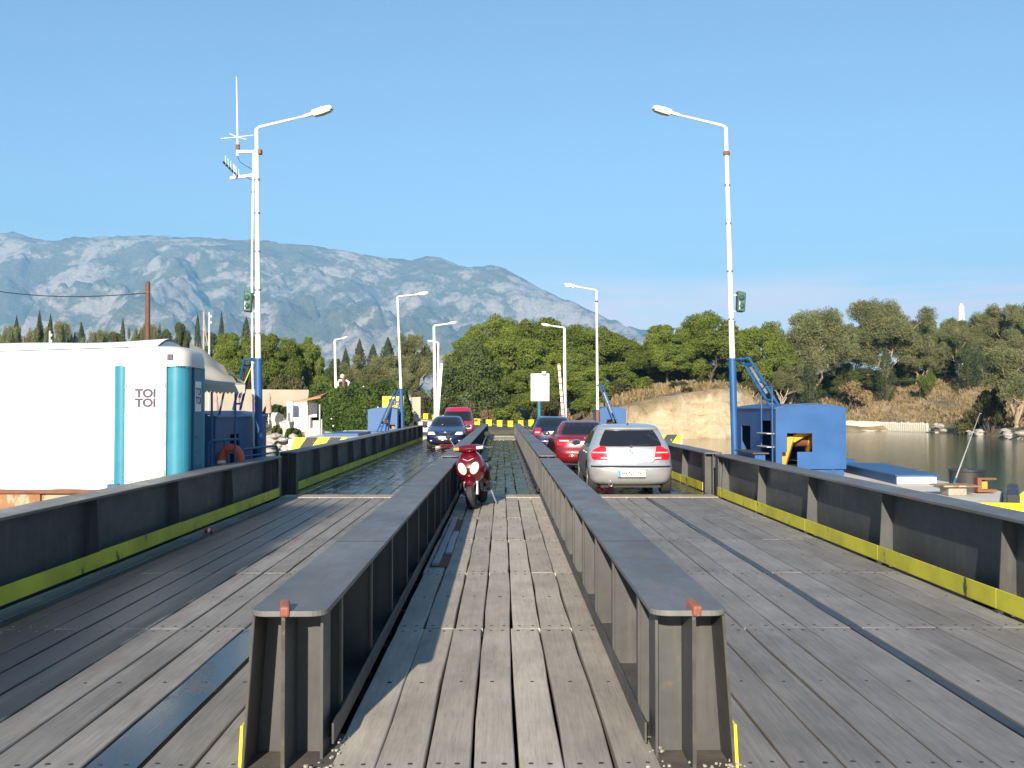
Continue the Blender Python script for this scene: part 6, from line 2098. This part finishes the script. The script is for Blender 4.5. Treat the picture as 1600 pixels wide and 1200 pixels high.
def mirror(parent, body_x, y, z, side, mat, glass='car_glass'):
    m = MB()
    cx = body_x + side * 0.13
    rows = []
    for t, f in ((-0.05, 0.75), (0.0, 1.0), (0.06, 0.85), (0.10, 0.4)):
        rows.append([(cx + 0.105 * f * math.cos(a), y + t, z + 0.065 * f * math.sin(a)) for a in np.linspace(0, 2 * math.pi, 17)[:-1]])
    m.grid(rows, close=True); m.f.append(tuple(range(16))); m.m.append(0); m.f.append(tuple(range(63, 47, -1))); m.m.append(0)
    m.bar((body_x - side * 0.03, y + 0.04, z - 0.04), (cx, y + 0.03, z - 0.02), 0.05, 0.03)
    o = m.build('mirror', mat, parent, smooth=True)
    m = MB(); m.lathe([(0.02, 0.0), (0.055, 0.001), (0.055, 0.004)], (0, 0, 0), 'y', 16)
    m.v = [(cx + q[0] * 1.55, y - 0.056 + q[1], z + q[2] * 0.95) for q in m.v]
    m.build('mirror_glass', glass, o)
    return o

def place(root, loc, rz):
    root.location = loc
    root.rotation_euler = (0, 0, rz)

# --- silver hatchback, seen from behind
g = thing('hatchback_car', 'silver hatchback seen from behind, nearest car in the right lane', 'car', group='cars on the bridge')
K = [(0.17, .70, .36, 3.92), (0.22, .775, .16, 4.10), (0.30, .815, .06, 4.19), (0.42, .845, .012, 4.23), (0.54, .855, .0, 4.23), (0.565, .856, .012, 4.225), (0.60, .856, .045, 4.21), (0.66, .852, .068, 4.18),
     (0.74, .845, .075, 4.05), (0.82, .835, .085, 3.65), (0.90, .82, .10, 3.2), (0.96, .80, .125, 2.95), (1.02, .772, .165, 2.78), (1.10, .735, .235, 2.62), (1.20, .69, .335, 2.42),
     (1.29, .648, .43, 2.2), (1.315, .635, .395, 2.12), (1.345, .615, .41, 2.0), (1.375, .585, .50, 1.86), (1.395, .54, .62, 1.72), (1.41, .45, .80, 1.58), (1.416, .28, 1.0, 1.4)]
B = Body(K, 0.42, 0.75, 3.0, 2.6)
ZS = [0.17, .2, .24, .28, .33, .38, .43, .48, .53, .555, .575, .60, .63, .66, .70, .74, .78, .82, .86, .90, .93, .96, .99, 1.02, 1.06, 1.10, 1.15, 1.20, 1.25, 1.285, 1.30, 1.315, 1.33, 1.345, 1.36, 1.375, 1.385, 1.395, 1.403, 1.41, 1.414, 1.416]
B.build('body', 'car_silver', g, (0.66, 3.32), 0.315, ZS)
for s in (-1, 1):
    for yw in (0.66, 3.32):
        wheel(g, s * 0.745, yw, 0.315, 0.20, s, 'aluminium', 10)
wd = lambda z: float(np.interp(z, [0.965, 1.02, 1.15, 1.30], [0.61, 0.625, 0.57, 0.49]))
rw_ = B.patch('rear', 'rear_window', 'car_glass', g, 0.975, 1.295, lambda z: -wd(z), wd, 8, 16, 0.006)
m = MB(); q0 = Vector((0.0, B.rear_y(0, 0.985) - 0.02, 0.985)); q1 = Vector((0.36, B.rear_y(0.36, 1.015) - 0.018, 1.01)); m.bar(q0, q1, 0.014, 0.014); m.lathe([(0.03, -0.02), (0.03, 0.005)], (q0.x, q0.y, q0.z - 0.005), 'y', 10); m.build('wiper', 'black_plastic', g)
# lights (each with a reversing / indicator strip)
for s in (-1, 1):
    lo = lambda z, s=s: s * float(np.interp(z, [0.705, 0.75, 0.97, 0.985], [0.475, 0.462, 0.505, 0.53]))
    hi = lambda z, s=s: s * float(np.interp(z, [0.705, 0.73, 0.80, 0.90, 0.985], [0.735, 0.775, 0.795, 0.755, 0.60]))
    tl = B.patch('rear', 'tail_light', 'light_red', g, 0.708, 0.985, lo, hi, 10, 8, 0.016)
    lo2 = lambda z, s=s: s * 0.50
    hi2 = lambda z, s=s: s * float(np.interp(z, [0.84, 0.875], [0.765, 0.755]))
    B.patch('rear', 'indicator', 'light_pink', tl, 0.842, 0.866, lo2, hi2, 2, 6, 0.02)
    B.patch('rear', 'reversing_lamp', 'light_white', tl, 0.735, 0.76, lambda z, s=s: s * 0.47, lambda z, s=s: s * 0.60, 2, 6, 0.02)
# tailgate outline (shut line), bumper strip, plate recess
for s in (-1, 1):
    B.patch('rear', 'shut_line', 'under_steel', g, 0.655, 0.71, lambda z, s=s: s * float(np.interp(z, [0.655, 0.70], [0.425, 0.468])), lambda z, s=s: s * float(np.interp(z, [0.655, 0.70], [0.435, 0.476])), 5, 1, 0.003)
B.patch('rear', 'shut_line', 'under_steel', g, 0.648, 0.655, lambda z: -0.425, lambda z: 0.425, 1, 16, 0.003)
B.patch('rear', 'bumper_strip', 'black_plastic', g, 0.562, 0.592, lambda z: -0.80, lambda z: 0.80, 2, 24, 0.010)
B.patch('rear', 'plate_recess', 'car_silver', g, 0.335, 0.53, lambda z: -0.325, lambda z: 0.325, 4, 10, 0.003)
yp = B.rear_y(0.2, 0.43) - 0.012
m = MB(); m.box((-0.27, yp - 0.008, 0.375), (0.27, yp, 0.495)); pl = m.build('number_plate', 'plate_white', g, bevel=0.004)
m = MB(); m.box((-0.268, yp - 0.0105, 0.377), (-0.218, yp - 0.0082, 0.493)); m.build('plate_band', 'plate_blue', pl)
text_mesh('plate_text', 'HKN-7761', 0.118, (0.022, yp - 0.009, 0.437), (math.pi / 2, 0, 0), 'dark_ink', pl, 0.0015, stretch=0.86, bold=0.0025)
m = MB(); m.box((-0.275, yp - 0.006, 0.358), (0.275, yp + 0.004, 0.3745)); m.build('plate_holder', 'black_plastic', pl)
yq = B.rear_y(0, 0.86) - 0.004
m = MB(); m.lathe([(0.043, 0.0), (0.043, -0.010), (0.033, -0.011), (0.033, -0.006)], (0, yq, 0.865), 'y', 24); em = m.build('emblem', 'black_plastic', g, smooth=True)
for k in range(4):
    m = MB(); c_ = [(0, 0.865)] + [(0.032 * math.cos(math.radians(90 * k + 90 * j / 6)), 0.865 + 0.032 * math.sin(math.radians(90 * k + 90 * j / 6))) for j in range(7)]
    m.prism(c_, 1, yq - 0.0125, yq - 0.0112); m.build('emblem_quarter', 'plate_white' if k % 2 == 0 else 'plate_blue', em)
text_mesh('badge', '118i', 0.045, (0.45, B.rear_y(0.45, 0.905) - 0.004, 0.905), (math.pi / 2, 0, -0.1), 'chrome', g, 0.002)
m = MB(); m.lathe([(0.037, 0.0), (0.045, -0.005), (0.045, 0.16), (0.02, 0.17)], (-0.42, 0.03, 0.225), 'y', 16); m.build('exhaust', 'chrome', g, smooth=True)
m = MB(); m.lathe([(0.034, -0.001), (0.034, -0.006)], (-0.42, 0.03, 0.225), 'y', 16); m.build('exhaust_bore', 'under_steel', g)
m = MB(); m.box((-0.6, 0.22, 0.15), (0.6, 1.0, 0.19)); m.build('underbody', 'under_steel', g)
m = MB(); m.lathe([(0.025, 0), (0.018, 0.02), (0.006, 0.035)], (0.0, 0.72, 1.40), 'z', 10); m.tube([(0, 0.72, 1.42), (0, 0.55, 1.78)], 0.004, 6); m.build('aerial', 'black_plastic', g)
# side windows, handles, mirrors
for s, sd in ((-1, 'side-'), (1, 'side+')):
    zb = lambda z: 0
    B.patch(sd, 'rear_side_window', 'car_glass', g, 0.955, 1.27, lambda z: float(np.interp(z, [0.955, 1.27], [0.62, 1.0])), lambda z: 1.52, 6, 8, 0.004)
    B.patch(sd, 'front_side_window', 'car_glass', g, 0.945, 1.28, lambda z: 1.58, lambda z: float(np.interp(z, [0.945, 1.28], [2.75, 2.05])), 6, 8, 0.004)
    for yy in (1.62, 0.95):
        w_ = B.at(0.84)[0]
        m = MB(); m.bar((s * (w_ + 0.012), yy, 0.83), (s * (w_ + 0.012), yy + 0.19, 0.835), 0.03, 0.028); m.build('door_handle', 'car_silver', g, bevel=0.006)
        B.patch(sd, 'door_seam', 'under_steel', g, 0.36, 0.94, lambda z, y=yy: y + 0.24, lambda z, y=yy: y + 0.248, 6, 1, 0.003)
    mirror(g, s * 0.82, 2.52, 0.985, s, 'car_silver')
B.patch('front', 'windscreen', 'car_glass', g, 1.0, 1.33, lambda z: -0.66 + (z - 1.0) * 0.45, lambda z: 0.66 - (z - 1.0) * 0.45, 6, 12, 0.005)
place(g, (2.57, 20.35, 0.012), math.radians(-0.6))

# --- generic saloon / hatch builder for the other cars
def saloon(name, label, mat, K, ZS, L, rw, wy, br=0.4, bf=0.6):
    g = thing(name, label, 'car', group='cars on the bridge')
    B = Body(K, br, bf, 2.8, 2.8)
    B.build('body', mat, g, wy, rw, ZS)
    wm_ = max(k[1] for k in K)
    for s in (-1, 1):
        for yw in wy:
            wheel(g, s * (wm_ - 0.105), yw, rw, 0.19, s, 'steel_grey', 7)
    m = MB(); m.box((-0.6, 0.3, 0.15), (0.6, L - 0.4, 0.19)); m.build('underbody', 'under_steel', g)
    return g, B

def levels(a, b, extra=()):
    zs = list(np.arange(a, b, 0.045)) + [b] + list(extra)
    return sorted(set(round(z, 4) for z in zs))

def plate(g, B, side, z, w=0.26, h=0.055, txt=None):
    if side == 'rear':
        y = B.rear_y(w, z) - 0.012
        m = MB(); m.box((-w, y - 0.008, z - h), (w, y, z + h)); return m.build('number_plate', 'plate_white', g, bevel=0.004)
    y = B.front_y(w, z) + 0.012
    m = MB(); m.box((-w, y, z - h), (w, y + 0.008, z + h)); return m.build('number_plate', 'plate_white', g, bevel=0.004)

# red saloon
K2 = [(0.17, .68, .32, 3.95), (0.24, .77, .10, 4.18), (0.34, .82, .02, 4.27), (0.48, .845, .0, 4.30), (0.56, .85, .02, 4.29), (0.62, .85, .06, 4.25), (0.75, .845, .09, 4.1), (0.86, .83, .12, 3.7), (0.93, .815, .18, 3.35),
      (0.965, .80, .42, 3.1), (0.985, .785, .62, 2.98), (1.05, .74, .74, 2.82), (1.15, .68, .88, 2.6), (1.25, .62, 1.04, 2.38), (1.32, .575, 1.2, 2.2), (1.36, .52, 1.4, 2.05), (1.375, .40, 1.55, 1.9), (1.38, .25, 1.6, 1.8)]
g, B = saloon('saloon_car', 'dark red saloon seen from behind, ahead of the silver hatchback', 'car_red', K2, levels(0.17, 1.38, (0.965, 0.985, 1.36, 1.375)), 4.3, 0.29, (0.80, 3.35))
B.patch('rear', 'rear_window', 'car_glass', g, 1.0, 1.32, lambda z: -(0.64 - (z - 1.0) * 0.5), lambda z: 0.64 - (z - 1.0) * 0.5, 6, 12, 0.006)
for s in (-1, 1):
    tl = B.patch('rear', 'tail_light', 'light_red', g, 0.70, 0.87, lambda z, s=s: s * 0.36, lambda z, s=s: s * float(np.interp(z, [0.70, 0.87], [0.79, 0.76])), 5, 8, 0.012)
    B.patch('rear', 'indicator', 'light_pink', tl, 0.81, 0.845, lambda z, s=s: s * 0.45, lambda z, s=s: s * 0.72, 3, 6, 0.016)
    sd = 'side+' if s > 0 else 'side-'
    B.patch(sd, 'side_window', 'car_glass', g, 0.99, 1.30, lambda z: float(np.interp(z, [0.99, 1.3], [0.95, 1.3])), lambda z: float(np.interp(z, [0.99, 1.3], [2.8, 2.3])), 5, 8, 0.004)
    mirror(g, s * 0.83, 2.5, 0.98, s, 'car_red')
B.patch('rear', 'plate_recess', 'black_plastic', g, 0.70, 0.835, lambda z: -0.33, lambda z: 0.33, 3, 8, 0.004)
plate(g, B, 'rear', 0.755)
B.patch('rear', 'bumper_strip', 'black_plastic', g, 0.545, 0.56, lambda z: -0.78, lambda z: 0.78, 1, 16, 0.008)
m = MB(); m.lathe([(0.02, 0), (0.028, -0.006)], (0, B.rear_y(0, 0.90) - 0.002, 0.90), 'y', 12); m.build('emblem', 'chrome', g)
m = MB(); m.lathe([(0.03, 0), (0.03, 0.2)], (0.5, 0.05, 0.21), 'y', 12); m.build('exhaust', 'steel_grey', g, smooth=True)
place(g, (2.32, 28.6, 0.012), math.radians(0.5))

# navy saloon far ahead
K3 = [(0.17, .68, .30, 3.9), (0.24, .77, .10, 4.1), (0.36, .82, .02, 4.2), (0.50, .84, .0, 4.22), (0.58, .845, .04, 4.2), (0.70, .84, .08, 4.05), (0.86, .82, .12, 3.7), (0.95, .80, .18, 3.2), (1.0, .775, .32, 2.95), (1.08, .73, .46, 2.75),
      (1.2, .67, .66, 2.5), (1.32, .61, .90, 2.25), (1.39, .55, 1.12, 2.05), (1.42, .44, 1.35, 1.85), (1.425, .28, 1.45, 1.7)]
g, B = saloon('saloon_car', 'dark blue car seen from behind, farthest in the right lane', 'car_navy', K3, levels(0.17, 1.425, (1.42,)), 4.22, 0.29, (0.78, 3.3))
B.patch('rear', 'rear_window', 'car_glass', g, 1.02, 1.36, lambda z: -(0.62 - (z - 1.02) * 0.45), lambda z: 0.62 - (z - 1.02) * 0.45, 6, 12, 0.006)
for s in (-1, 1):
    tl = B.patch('rear', 'tail_light', 'light_red', g, 0.72, 1.0, lambda z, s=s: s * 0.52, lambda z, s=s: s * float(np.interp(z, [0.72, 1.0], [0.79, 0.72])), 6, 6, 0.012)
    B.patch('rear', 'indicator', 'light_pink', tl, 0.81, 0.86, lambda z, s=s: s * 0.57, lambda z, s=s: s * 0.74, 3, 5, 0.017)
    sd = 'side+' if s > 0 else 'side-'
    B.patch(sd, 'side_window', 'car_glass', g, 1.0, 1.33, lambda z: float(np.interp(z, [1.0, 1.33], [0.85, 1.2])), lambda z: float(np.interp(z, [1.0, 1.33], [2.8, 2.2])), 5, 8, 0.004)
    mirror(g, s * 0.82, 2.45, 0.99, s, 'car_navy')
plate(g, B, 'rear', 0.82)
place(g, (1.98, 38.5, 0.012), math.radians(1.5))

# navy hatchback coming towards the camera in the left lane
K4 = [(0.20, .66, .25, 3.50), (0.28, .75, .08, 3.68), (0.38, .79, .02, 3.735), (0.50, .805, .0, 3.74), (0.60, .81, .03, 3.72), (0.68, .81, .06, 3.66), (0.76, .80, .08, 3.52), (0.84, .79, .10, 3.2), (0.92, .775, .12, 2.85), (0.97, .755, .15, 2.68),
      (1.05, .71, .22, 2.52), (1.18, .65, .34, 2.3), (1.30, .59, .48, 2.05), (1.36, .55, .62, 1.9), (1.395, .46, .85, 1.7), (1.405, .3, 1.0, 1.5)]
g, B = saloon('hatchback_car', 'dark blue hatchback facing the camera in the left lane', 'car_navy', K4, levels(0.20, 1.405, (1.395,)), 3.74, 0.28, (0.62, 3.02), 0.35, 0.6)
B.patch('front', 'windscreen', 'car_glass', g, 0.985, 1.335, lambda z: -(0.66 - (z - 0.985) * 0.42), lambda z: 0.66 - (z - 0.985) * 0.42, 6, 12, 0.006)
for s in (-1, 1):
    B.patch('front', 'headlight', 'light_white', g, 0.635, 0.75, lambda z, s=s: s * float(np.interp(z, [0.635, 0.75], [0.40, 0.48])), lambda z, s=s: s * float(np.interp(z, [0.635, 0.75], [0.73, 0.72])), 5, 8, 0.012)
    B.patch('front', 'fog_lamp', 'light_cream', g, 0.36, 0.405, lambda z, s=s: s * 0.55, lambda z, s=s: s * 0.63, 2, 3, 0.012)
    sd = 'side+' if s > 0 else 'side-'
    B.patch(sd, 'side_window', 'car_glass', g, 0.98, 1.29, lambda z: float(np.interp(z, [0.98, 1.29], [0.4, 0.7])), lambda z: float(np.interp(z, [0.98, 1.29], [2.5, 2.0])), 5, 8, 0.004)
    mirror(g, s * 0.80, 2.35, 0.96, s, 'car_navy')
B.patch('front', 'grille', 'black_plastic', g, 0.645, 0.70, lambda z: -0.30, lambda z: 0.30, 3, 8, 0.006)
B.patch('front', 'grille_bar', 'chrome', g, 0.698, 0.72, lambda z: -0.26, lambda z: 0.26, 2, 8, 0.012)
m = MB(); m.lathe([(0.05, 0), (0.05, 0.008), (0.036, 0.008)], (0, B.front_y(0, 0.715) + 0.008, 0.715), 'y', 16); m.build('emblem', 'chrome', g)
plate(g, B, 'front', 0.50)
B.patch('front', 'lower_intake', 'black_plastic', g, 0.29, 0.38, lambda z: -0.5, lambda z: 0.5, 3, 10, 0.005)
m = MB(); m.box((-0.3, 3.2, 0.19), (0.25, 3.5, 0.25)); m.build('red_crossmember', 'light_red', g)
m = MB(); m.box((0.15, 2.52, 1.0), (0.2, 2.54, 1.05)); m.box((-0.3, 2.44, 0.995), (-0.24, 2.47, 1.045)); m.build('dashboard_paper', 'plate_white', g)
place(g, (-2.40, 46.6, 0.012), math.radians(180))

# red van behind it
K5 = [(0.20, .70, .12, 3.85), (0.30, .78, .03, 4.0), (0.45, .815, .0, 4.06), (0.62, .82, .0, 4.05), (0.75, .82, .0, 3.98), (0.90, .815, .01, 3.75), (1.02, .80, .02, 3.35), (1.08, .785, .03, 3.2), (1.25, .75, .05, 2.95), (1.45, .71, .07, 2.65), (1.60, .675, .10, 2.42), (1.70, .64, .14, 2.25), (1.77, .58, .22, 2.1), (1.80, .45, .4, 1.9), (1.81, .3, .6, 1.7)]
g, B = saloon('delivery_van', 'tall red van facing the camera behind the navy hatchback', 'van_red', K5, levels(0.20, 1.81, (1.80,)), 4.06, 0.30, (0.65, 3.25), 0.25, 0.5)
g['category'] = 'van'
B.patch('front', 'windscreen', 'car_glass', g, 1.10, 1.58, lambda z: -(0.68 - (z - 1.1) * 0.2), lambda z: 0.68 - (z - 1.1) * 0.2, 6, 12, 0.006)
for s in (-1, 1):
    B.patch('front', 'headlight', 'light_white', g, 0.72, 0.9, lambda z, s=s: s * 0.48, lambda z, s=s: s * 0.74, 4, 6, 0.01)
    sd = 'side+' if s > 0 else 'side-'
    B.patch(sd, 'side_window', 'car_glass', g, 1.12, 1.55, lambda z: 2.0, lambda z: float(np.interp(z, [1.12, 1.55], [2.95, 2.4])), 5, 8, 0.004)
    mirror(g, s * 0.83, 2.85, 1.12, s, 'van_red')
plate(g, B, 'front', 0.48)
B.patch('front', 'bumper', 'black_plastic', g, 0.34, 0.60, lambda z: -0.74, lambda z: 0.74, 3, 12, 0.01)
place(g, (-2.30, 55.2, 0.012), math.radians(180))

# --- red scooter leaning by the left girder, front towards the camera; local frame: front at -y, wheel contact at origin
g = thing('motor_scooter', 'dark red motor scooter parked against the left girder of the walkway', 'scooter')
def scoot_wheel(y, r, w):
    m = MB(); m.lathe([(r * 0.62, -w * 0.4), (r * 0.85, -w / 2), (r * 0.97, -w * 0.3), (r, 0.0), (r * 0.97, w * 0.3), (r * 0.85, w / 2), (r * 0.62, w * 0.4)], (0, y, r), 'x', 30)
    t = m.build('wheel', 'rubber', g, smooth=True)
    m = MB(); m.lathe([(r * 0.63, -w * 0.35), (r * 0.6, -w * 0.2), (0.05, -0.05), (0.05, 0.05), (r * 0.6, w * 0.2), (r * 0.63, w * 0.35)], (0, y, r), 'x', 24); m.build('rim', 'aluminium', t, smooth=True)
    m = MB(); m.lathe([(0.085, -0.055), (0.085, -0.05)], (0, y, r), 'x', 20); m.build('brake_disc', 'chrome', t)
scoot_wheel(0.0, 0.235, 0.12)
scoot_wheel(1.28, 0.235, 0.13)
m = MB()
for s in (-1, 1):
    m.tube([(s * 0.085, 0.0, 0.235), (s * 0.085, 0.09, 0.50), (s * 0.06, 0.16, 0.72)], [0.028, 0.026, 0.022], 10)
m.build('fork', 'steel_grey', g, smooth=True)
# front mudguard
rows = []
for k in range(13):
    a = math.radians(155 - 120 * k / 12) if False else math.radians(40 + 118 * k / 12)
    yy, zz = -0.285 * math.cos(a), 0.235 + 0.285 * math.sin(a)
    wv = 0.085 * (0.55 + 0.45 * math.sin(math.pi * (k + 2) / 15))
    rows.append([(wv * math.sin(t), yy * (1 - 0.10 * abs(math.sin(t)) ** 2), 0.235 + (zz - 0.235) * (1 - 0.14 * abs(math.sin(t)) ** 2) - 0.05 * abs(math.sin(t)) ** 3) for t in np.linspace(-math.pi / 2, math.pi / 2, 9)])
m = MB(); m.grid(rows); m.build('mudguard', 'scooter_red', g, smooth=True)
# front shield: plan slices bulging to the front (-y)
SK = [(0.40, .085, .10, .30), (0.46, .13, .02, .34), (0.54, .175, -.07, .36), (0.62, .20, -.115, .36), (0.70, .208, -.125, .35), (0.78, .195, -.10, .33), (0.86, .165, -.045, .30), (0.93, .12, .03, .28), (0.97, .07, .10, .25)]
SB = Body([(z, w, y0, y1) for z, w, y0, y1 in SK], 0.20, 0.06, 2.3, 2.6)
m = MB(); zs = np.linspace(0.40, 0.97, 26); rows = [SB.loop(z, 13, 4) for z in zs]; n = len(rows[0])
m.grid(rows, close=True); m.f.append(tuple(range(n))); m.m.append(0); m.f.append(tuple(range(n * 25 + n - 1, n * 25 - 1, -1))); m.m.append(0)
m.build('front_shield', 'scooter_red', g, smooth=True)
for s in (-1, 1):
    # leaf-shaped headlights leaning outwards at the top
    z0, z1 = 0.585, 0.79
    ctr = lambda z, s=s: s * (0.068 + (z - z0) / (z1 - z0) * 0.04)
    hwd = lambda z: 0.004 + 0.056 * math.sin(math.pi * min(max((z - z0) / (z1 - z0), 0.0), 1.0)) ** 0.5
    hl = SB.patch('rear', 'headlight', 'light_cream', g, z0, z1, lambda z, c=ctr: c(z) - hwd(z), lambda z, c=ctr: c(z) + hwd(z), 14, 6, 0.014)
    SB.patch('rear', 'headlight_rim', 'black_plastic', g, z0 - 0.01, z1 + 0.01, lambda z, c=ctr: c(z) - hwd(z) - 0.008, lambda z, c=ctr: c(z) + hwd(z) + 0.008, 14, 6, 0.006)
    m = MB(); m.bar((s * 0.005, SB.rear_y(0.0, 0.815) - 0.006, 0.815), (s * 0.075, SB.rear_y(0.075, 0.85) - 0.006, 0.85), 0.006, 0.012); m.build('chevron', 'aluminium', g)
m = MB(); m.lathe([(0.02, 0.0), (0.012, -0.008)], (0, SB.rear_y(0, 0.565) - 0.004, 0.565), 'y', 10); m.build('emblem', 'chrome', g)
# dark lower fairing around the wheel, footboard, body, seat
m = MB()
for s in (-1, 1):
    m.prism([(0.10, 0.62), (0.36, 0.60), (0.34, 0.30), (0.25, 0.27)], 0, s * 0.12 - 0.03, s * 0.12 + 0.03)
m.build('inner_fairing', 'black_plastic', g, bevel=0.02)
m = MB(); m.prism([(0.30, 0.26), (0.95, 0.22), (0.95, 0.30), (0.34, 0.34)], 0, -0.17, 0.17); m.build('footboard', 'black_plastic', g, bevel=0.02)
TK = [(0.30, .13, .85, 1.25), (0.42, .17, .80, 1.50), (0.55, .175, .78, 1.66), (0.66, .16, .78, 1.74), (0.72, .13, .80, 1.76)]
TB = Body([(z, w, a_, b_) for z, w, a_, b_ in TK], 0.2, 0.35, 2.4, 2.2)
m = MB(); zs = np.linspace(0.30, 0.72, 12); rows = [TB.loop(z, 11, 4) for z in zs]; n = len(rows[0])
m.grid(rows, close=True); m.f.append(tuple(range(n))); m.m.append(0); m.f.append(tuple(range(n * 11 + n - 1, n * 11 - 1, -1))); m.m.append(0)
m.build('rear_body', 'scooter_red', g, smooth=True)
m = MB(); m.prism([(0.80, 0.722), (1.72, 0.722), (1.74, 0.80), (1.35, 0.83), (1.20, 0.78), (0.86, 0.775)], 0, -0.13, 0.13); m.build('seat', 'black_plastic', g, bevel=0.035)
# handlebar with cover, indicators, grips, levers, mirrors
HK = [(0.955, .10, .02, .20), (0.985, .21, -.02, .24), (1.02, .245, -.03, .25), (1.055, .20, .0, .24), (1.08, .12, .05, .20)]
HB = Body([(z, w, a_, b_) for z, w, a_, b_ in HK], 0.12, 0.10, 2.2, 2.2)
m = MB(); zs = np.linspace(0.955, 1.08, 12); rows = [HB.loop(z, 11, 3) for z in zs]; n = len(rows[0])
m.grid(rows, close=True); m.f.append(tuple(range(n))); m.m.append(0); m.f.append(tuple(range(n * 11 + n - 1, n * 11 - 1, -1))); m.m.append(0)
hb = m.build('handlebar_cover', 'scooter_red', g, smooth=True)
for s in (-1, 1):
    HB.patch('rear', 'indicator', 'light_amber' if s < 0 else 'light_white', hb, 0.998, 1.045, lambda z, s=s: s * 0.125, lambda z, s=s: s * 0.215, 4, 6, 0.01)
    m = MB(); m.tube([(s * 0.18, 0.14, 1.02), (s * 0.36, 0.20, 1.01)], 0.017, 8); m.build('grip', 'rubber', g, smooth=True)
    m = MB(); m.tube([(s * 0.2, 0.10, 1.02), (s * 0.27, 0.08, 1.015), (s * 0.345, 0.11, 1.01)], 0.007, 6); m.build('brake_lever', 'chrome', g, smooth=True)
    m = MB(); m.tube([(s * 0.2, 0.15, 1.05), (s * 0.24, 0.13, 1.14), (s * 0.27, 0.10, 1.20)], 0.007, 6); mi_ = m.build('mirror_stalk', 'chrome', g, smooth=True)
    m = MB(); m.lathe([(0.014, -0.018), (0.038, -0.008), (0.043, 0.008), (0.04, 0.012)], (s * 0.28, 0.10, 1.24), 'y', 16); m.build('mirror_head', 'rubber', mi_, smooth=True)
m = MB(); m.tube([(0.16, 0.95, 0.30), (0.24, 0.92, 0.02)], 0.012, 6); m.build('side_stand', 'steel_grey', g)
m = MB(); m.lathe([(0.045, 0.0), (0.06, 0.08), (0.06, 0.4), (0.03, 0.45)], (0.17, 1.05, 0.30), 'y', 12); m.build('silencer', 'steel_grey', g, smooth=True)
g.location = (-0.52, 17.8, 0.006)
g.rotation_euler = (0, math.radians(-4.5), math.radians(-7))
g.scale = (1.22, 1.0, 1.03)

# ------------------------------------------------------------------ small things
g = thing('tread_strip', 'narrow strip of small grey blocks lying along the left edge of the walkway', 'strip', (-0.72, 11.3, 0))
blk = None
k = 0
random.seed(3)
for row, (x, ya, yb) in enumerate(((-0.735, 11.35, 16.0), (-0.645, 12.2, 14.2))):
    y = ya
    while y < yb:
        if blk is None:
            m = MB(); m.box((-0.04, 0, 0), (0.04, 0.155, 0.035)); o = m.build('block', 'steel_grey', g, bevel=0.005); blk = o.data; blk.transform(Matrix.Translation(wloc(g)))
        else:
            o = bpy.data.objects.new('block', blk); COL.objects.link(o); o.parent = g
            md = o.modifiers.new('bevel', 'BEVEL'); md.width = 0.005; md.segments = 2
        o.location = Vector((x + random.uniform(-0.006, 0.006), y, 0.012)) - wloc(g)
        o.rotation_euler = (0, 0, random.uniform(-0.03, 0.03))
        y += 0.172
m = MB(); m.box((-0.80, 11.3, 0.0072), (-0.60, 16.1, 0.0115)); m.build('backing', 'rust_bar', g)
g = thing('drink_can', 'small crushed red can by the left yellow foot strip', 'can', (-4.10, 14.4, 0.006))
m = MB(); m.lathe([(0.026, -0.06), (0.033, -0.05), (0.03, 0.0), (0.033, 0.05), (0.026, 0.06)], (-4.10, 14.4, 0.04), 'x', 14); m.build('can_body', 'red_can', g, smooth=True)
m = MB(); m.lathe([(0.0335, -0.01), (0.0335, 0.02)], (-4.10, 14.4, 0.04), 'x', 14); m.build('can_label', 'plate_white', g)
# rubble crumbs round the girder feet
random.seed(8)
m = MB()
for (cx, cy, sx, sy, n_) in ((-0.93, 4.98, 0.14, 0.09, 14), (-0.83, 5.3, 0.05, 0.3, 10), (0.95, 4.98, 0.16, 0.09, 14), (0.80, 5.3, 0.04, 0.3, 16), (1.12, 5.05, 0.08, 0.06, 16)):
    for k in range(n_):
        x, y = random.gauss(cx, sx * 0.5), random.gauss(cy, sy * 0.5)
        r = random.uniform(0.004, 0.012)
        v = [(x + r * random.uniform(.6, 1.2) * math.cos(a), y + r * random.uniform(.6, 1.2) * math.sin(a), 0.004 + h) for h in (0, r) for a in np.linspace(0, 2 * math.pi, 6)[:-1]]
        m.add(v, [(0, 1, 2, 3, 4), (9, 8, 7, 6, 5)] + [(i, (i + 1) % 5, (i + 1) % 5 + 5, i + 5) for i in range(5)])
tag(m.build('rubble', 'rock_pale'), 'pale rubble crumbs around the girder feet', 'rubble', None, 'stuff')
m = MB(); m.box((-1.4, 4.87, -0.3), (-0.66, 5.6, -0.001 - 0.012)); m.box((0.6, 4.87, -0.3), (1.3, 5.6, -0.013)); struct('girder_seat', m, 'dirt')

# ------------------------------------------------------------------ haze
hz = bpy.data.materials.new('haze_air')
hz.use_nodes = True
t = hz.node_tree
t.nodes.clear()
ho = t.nodes.new('ShaderNodeOutputMaterial')
hv = t.nodes.new('ShaderNodeVolumePrincipled')
hv.inputs['Color'].default_value = (0.26, 0.62, 1.0, 1)
hv.inputs['Density'].default_value = 0.00013
hv.inputs['Anisotropy'].default_value = 0.0
t.links.new(hv.outputs[0], ho.inputs['Volume'])
MATS['haze_air'] = hz
m = MB(); m.box((-9500, -700, -5.0), (9500, 9500, 1420))
o = m.build('haze', 'haze_air')
tag(o, 'thin bluish haze in the air', 'haze', None, 'stuff')
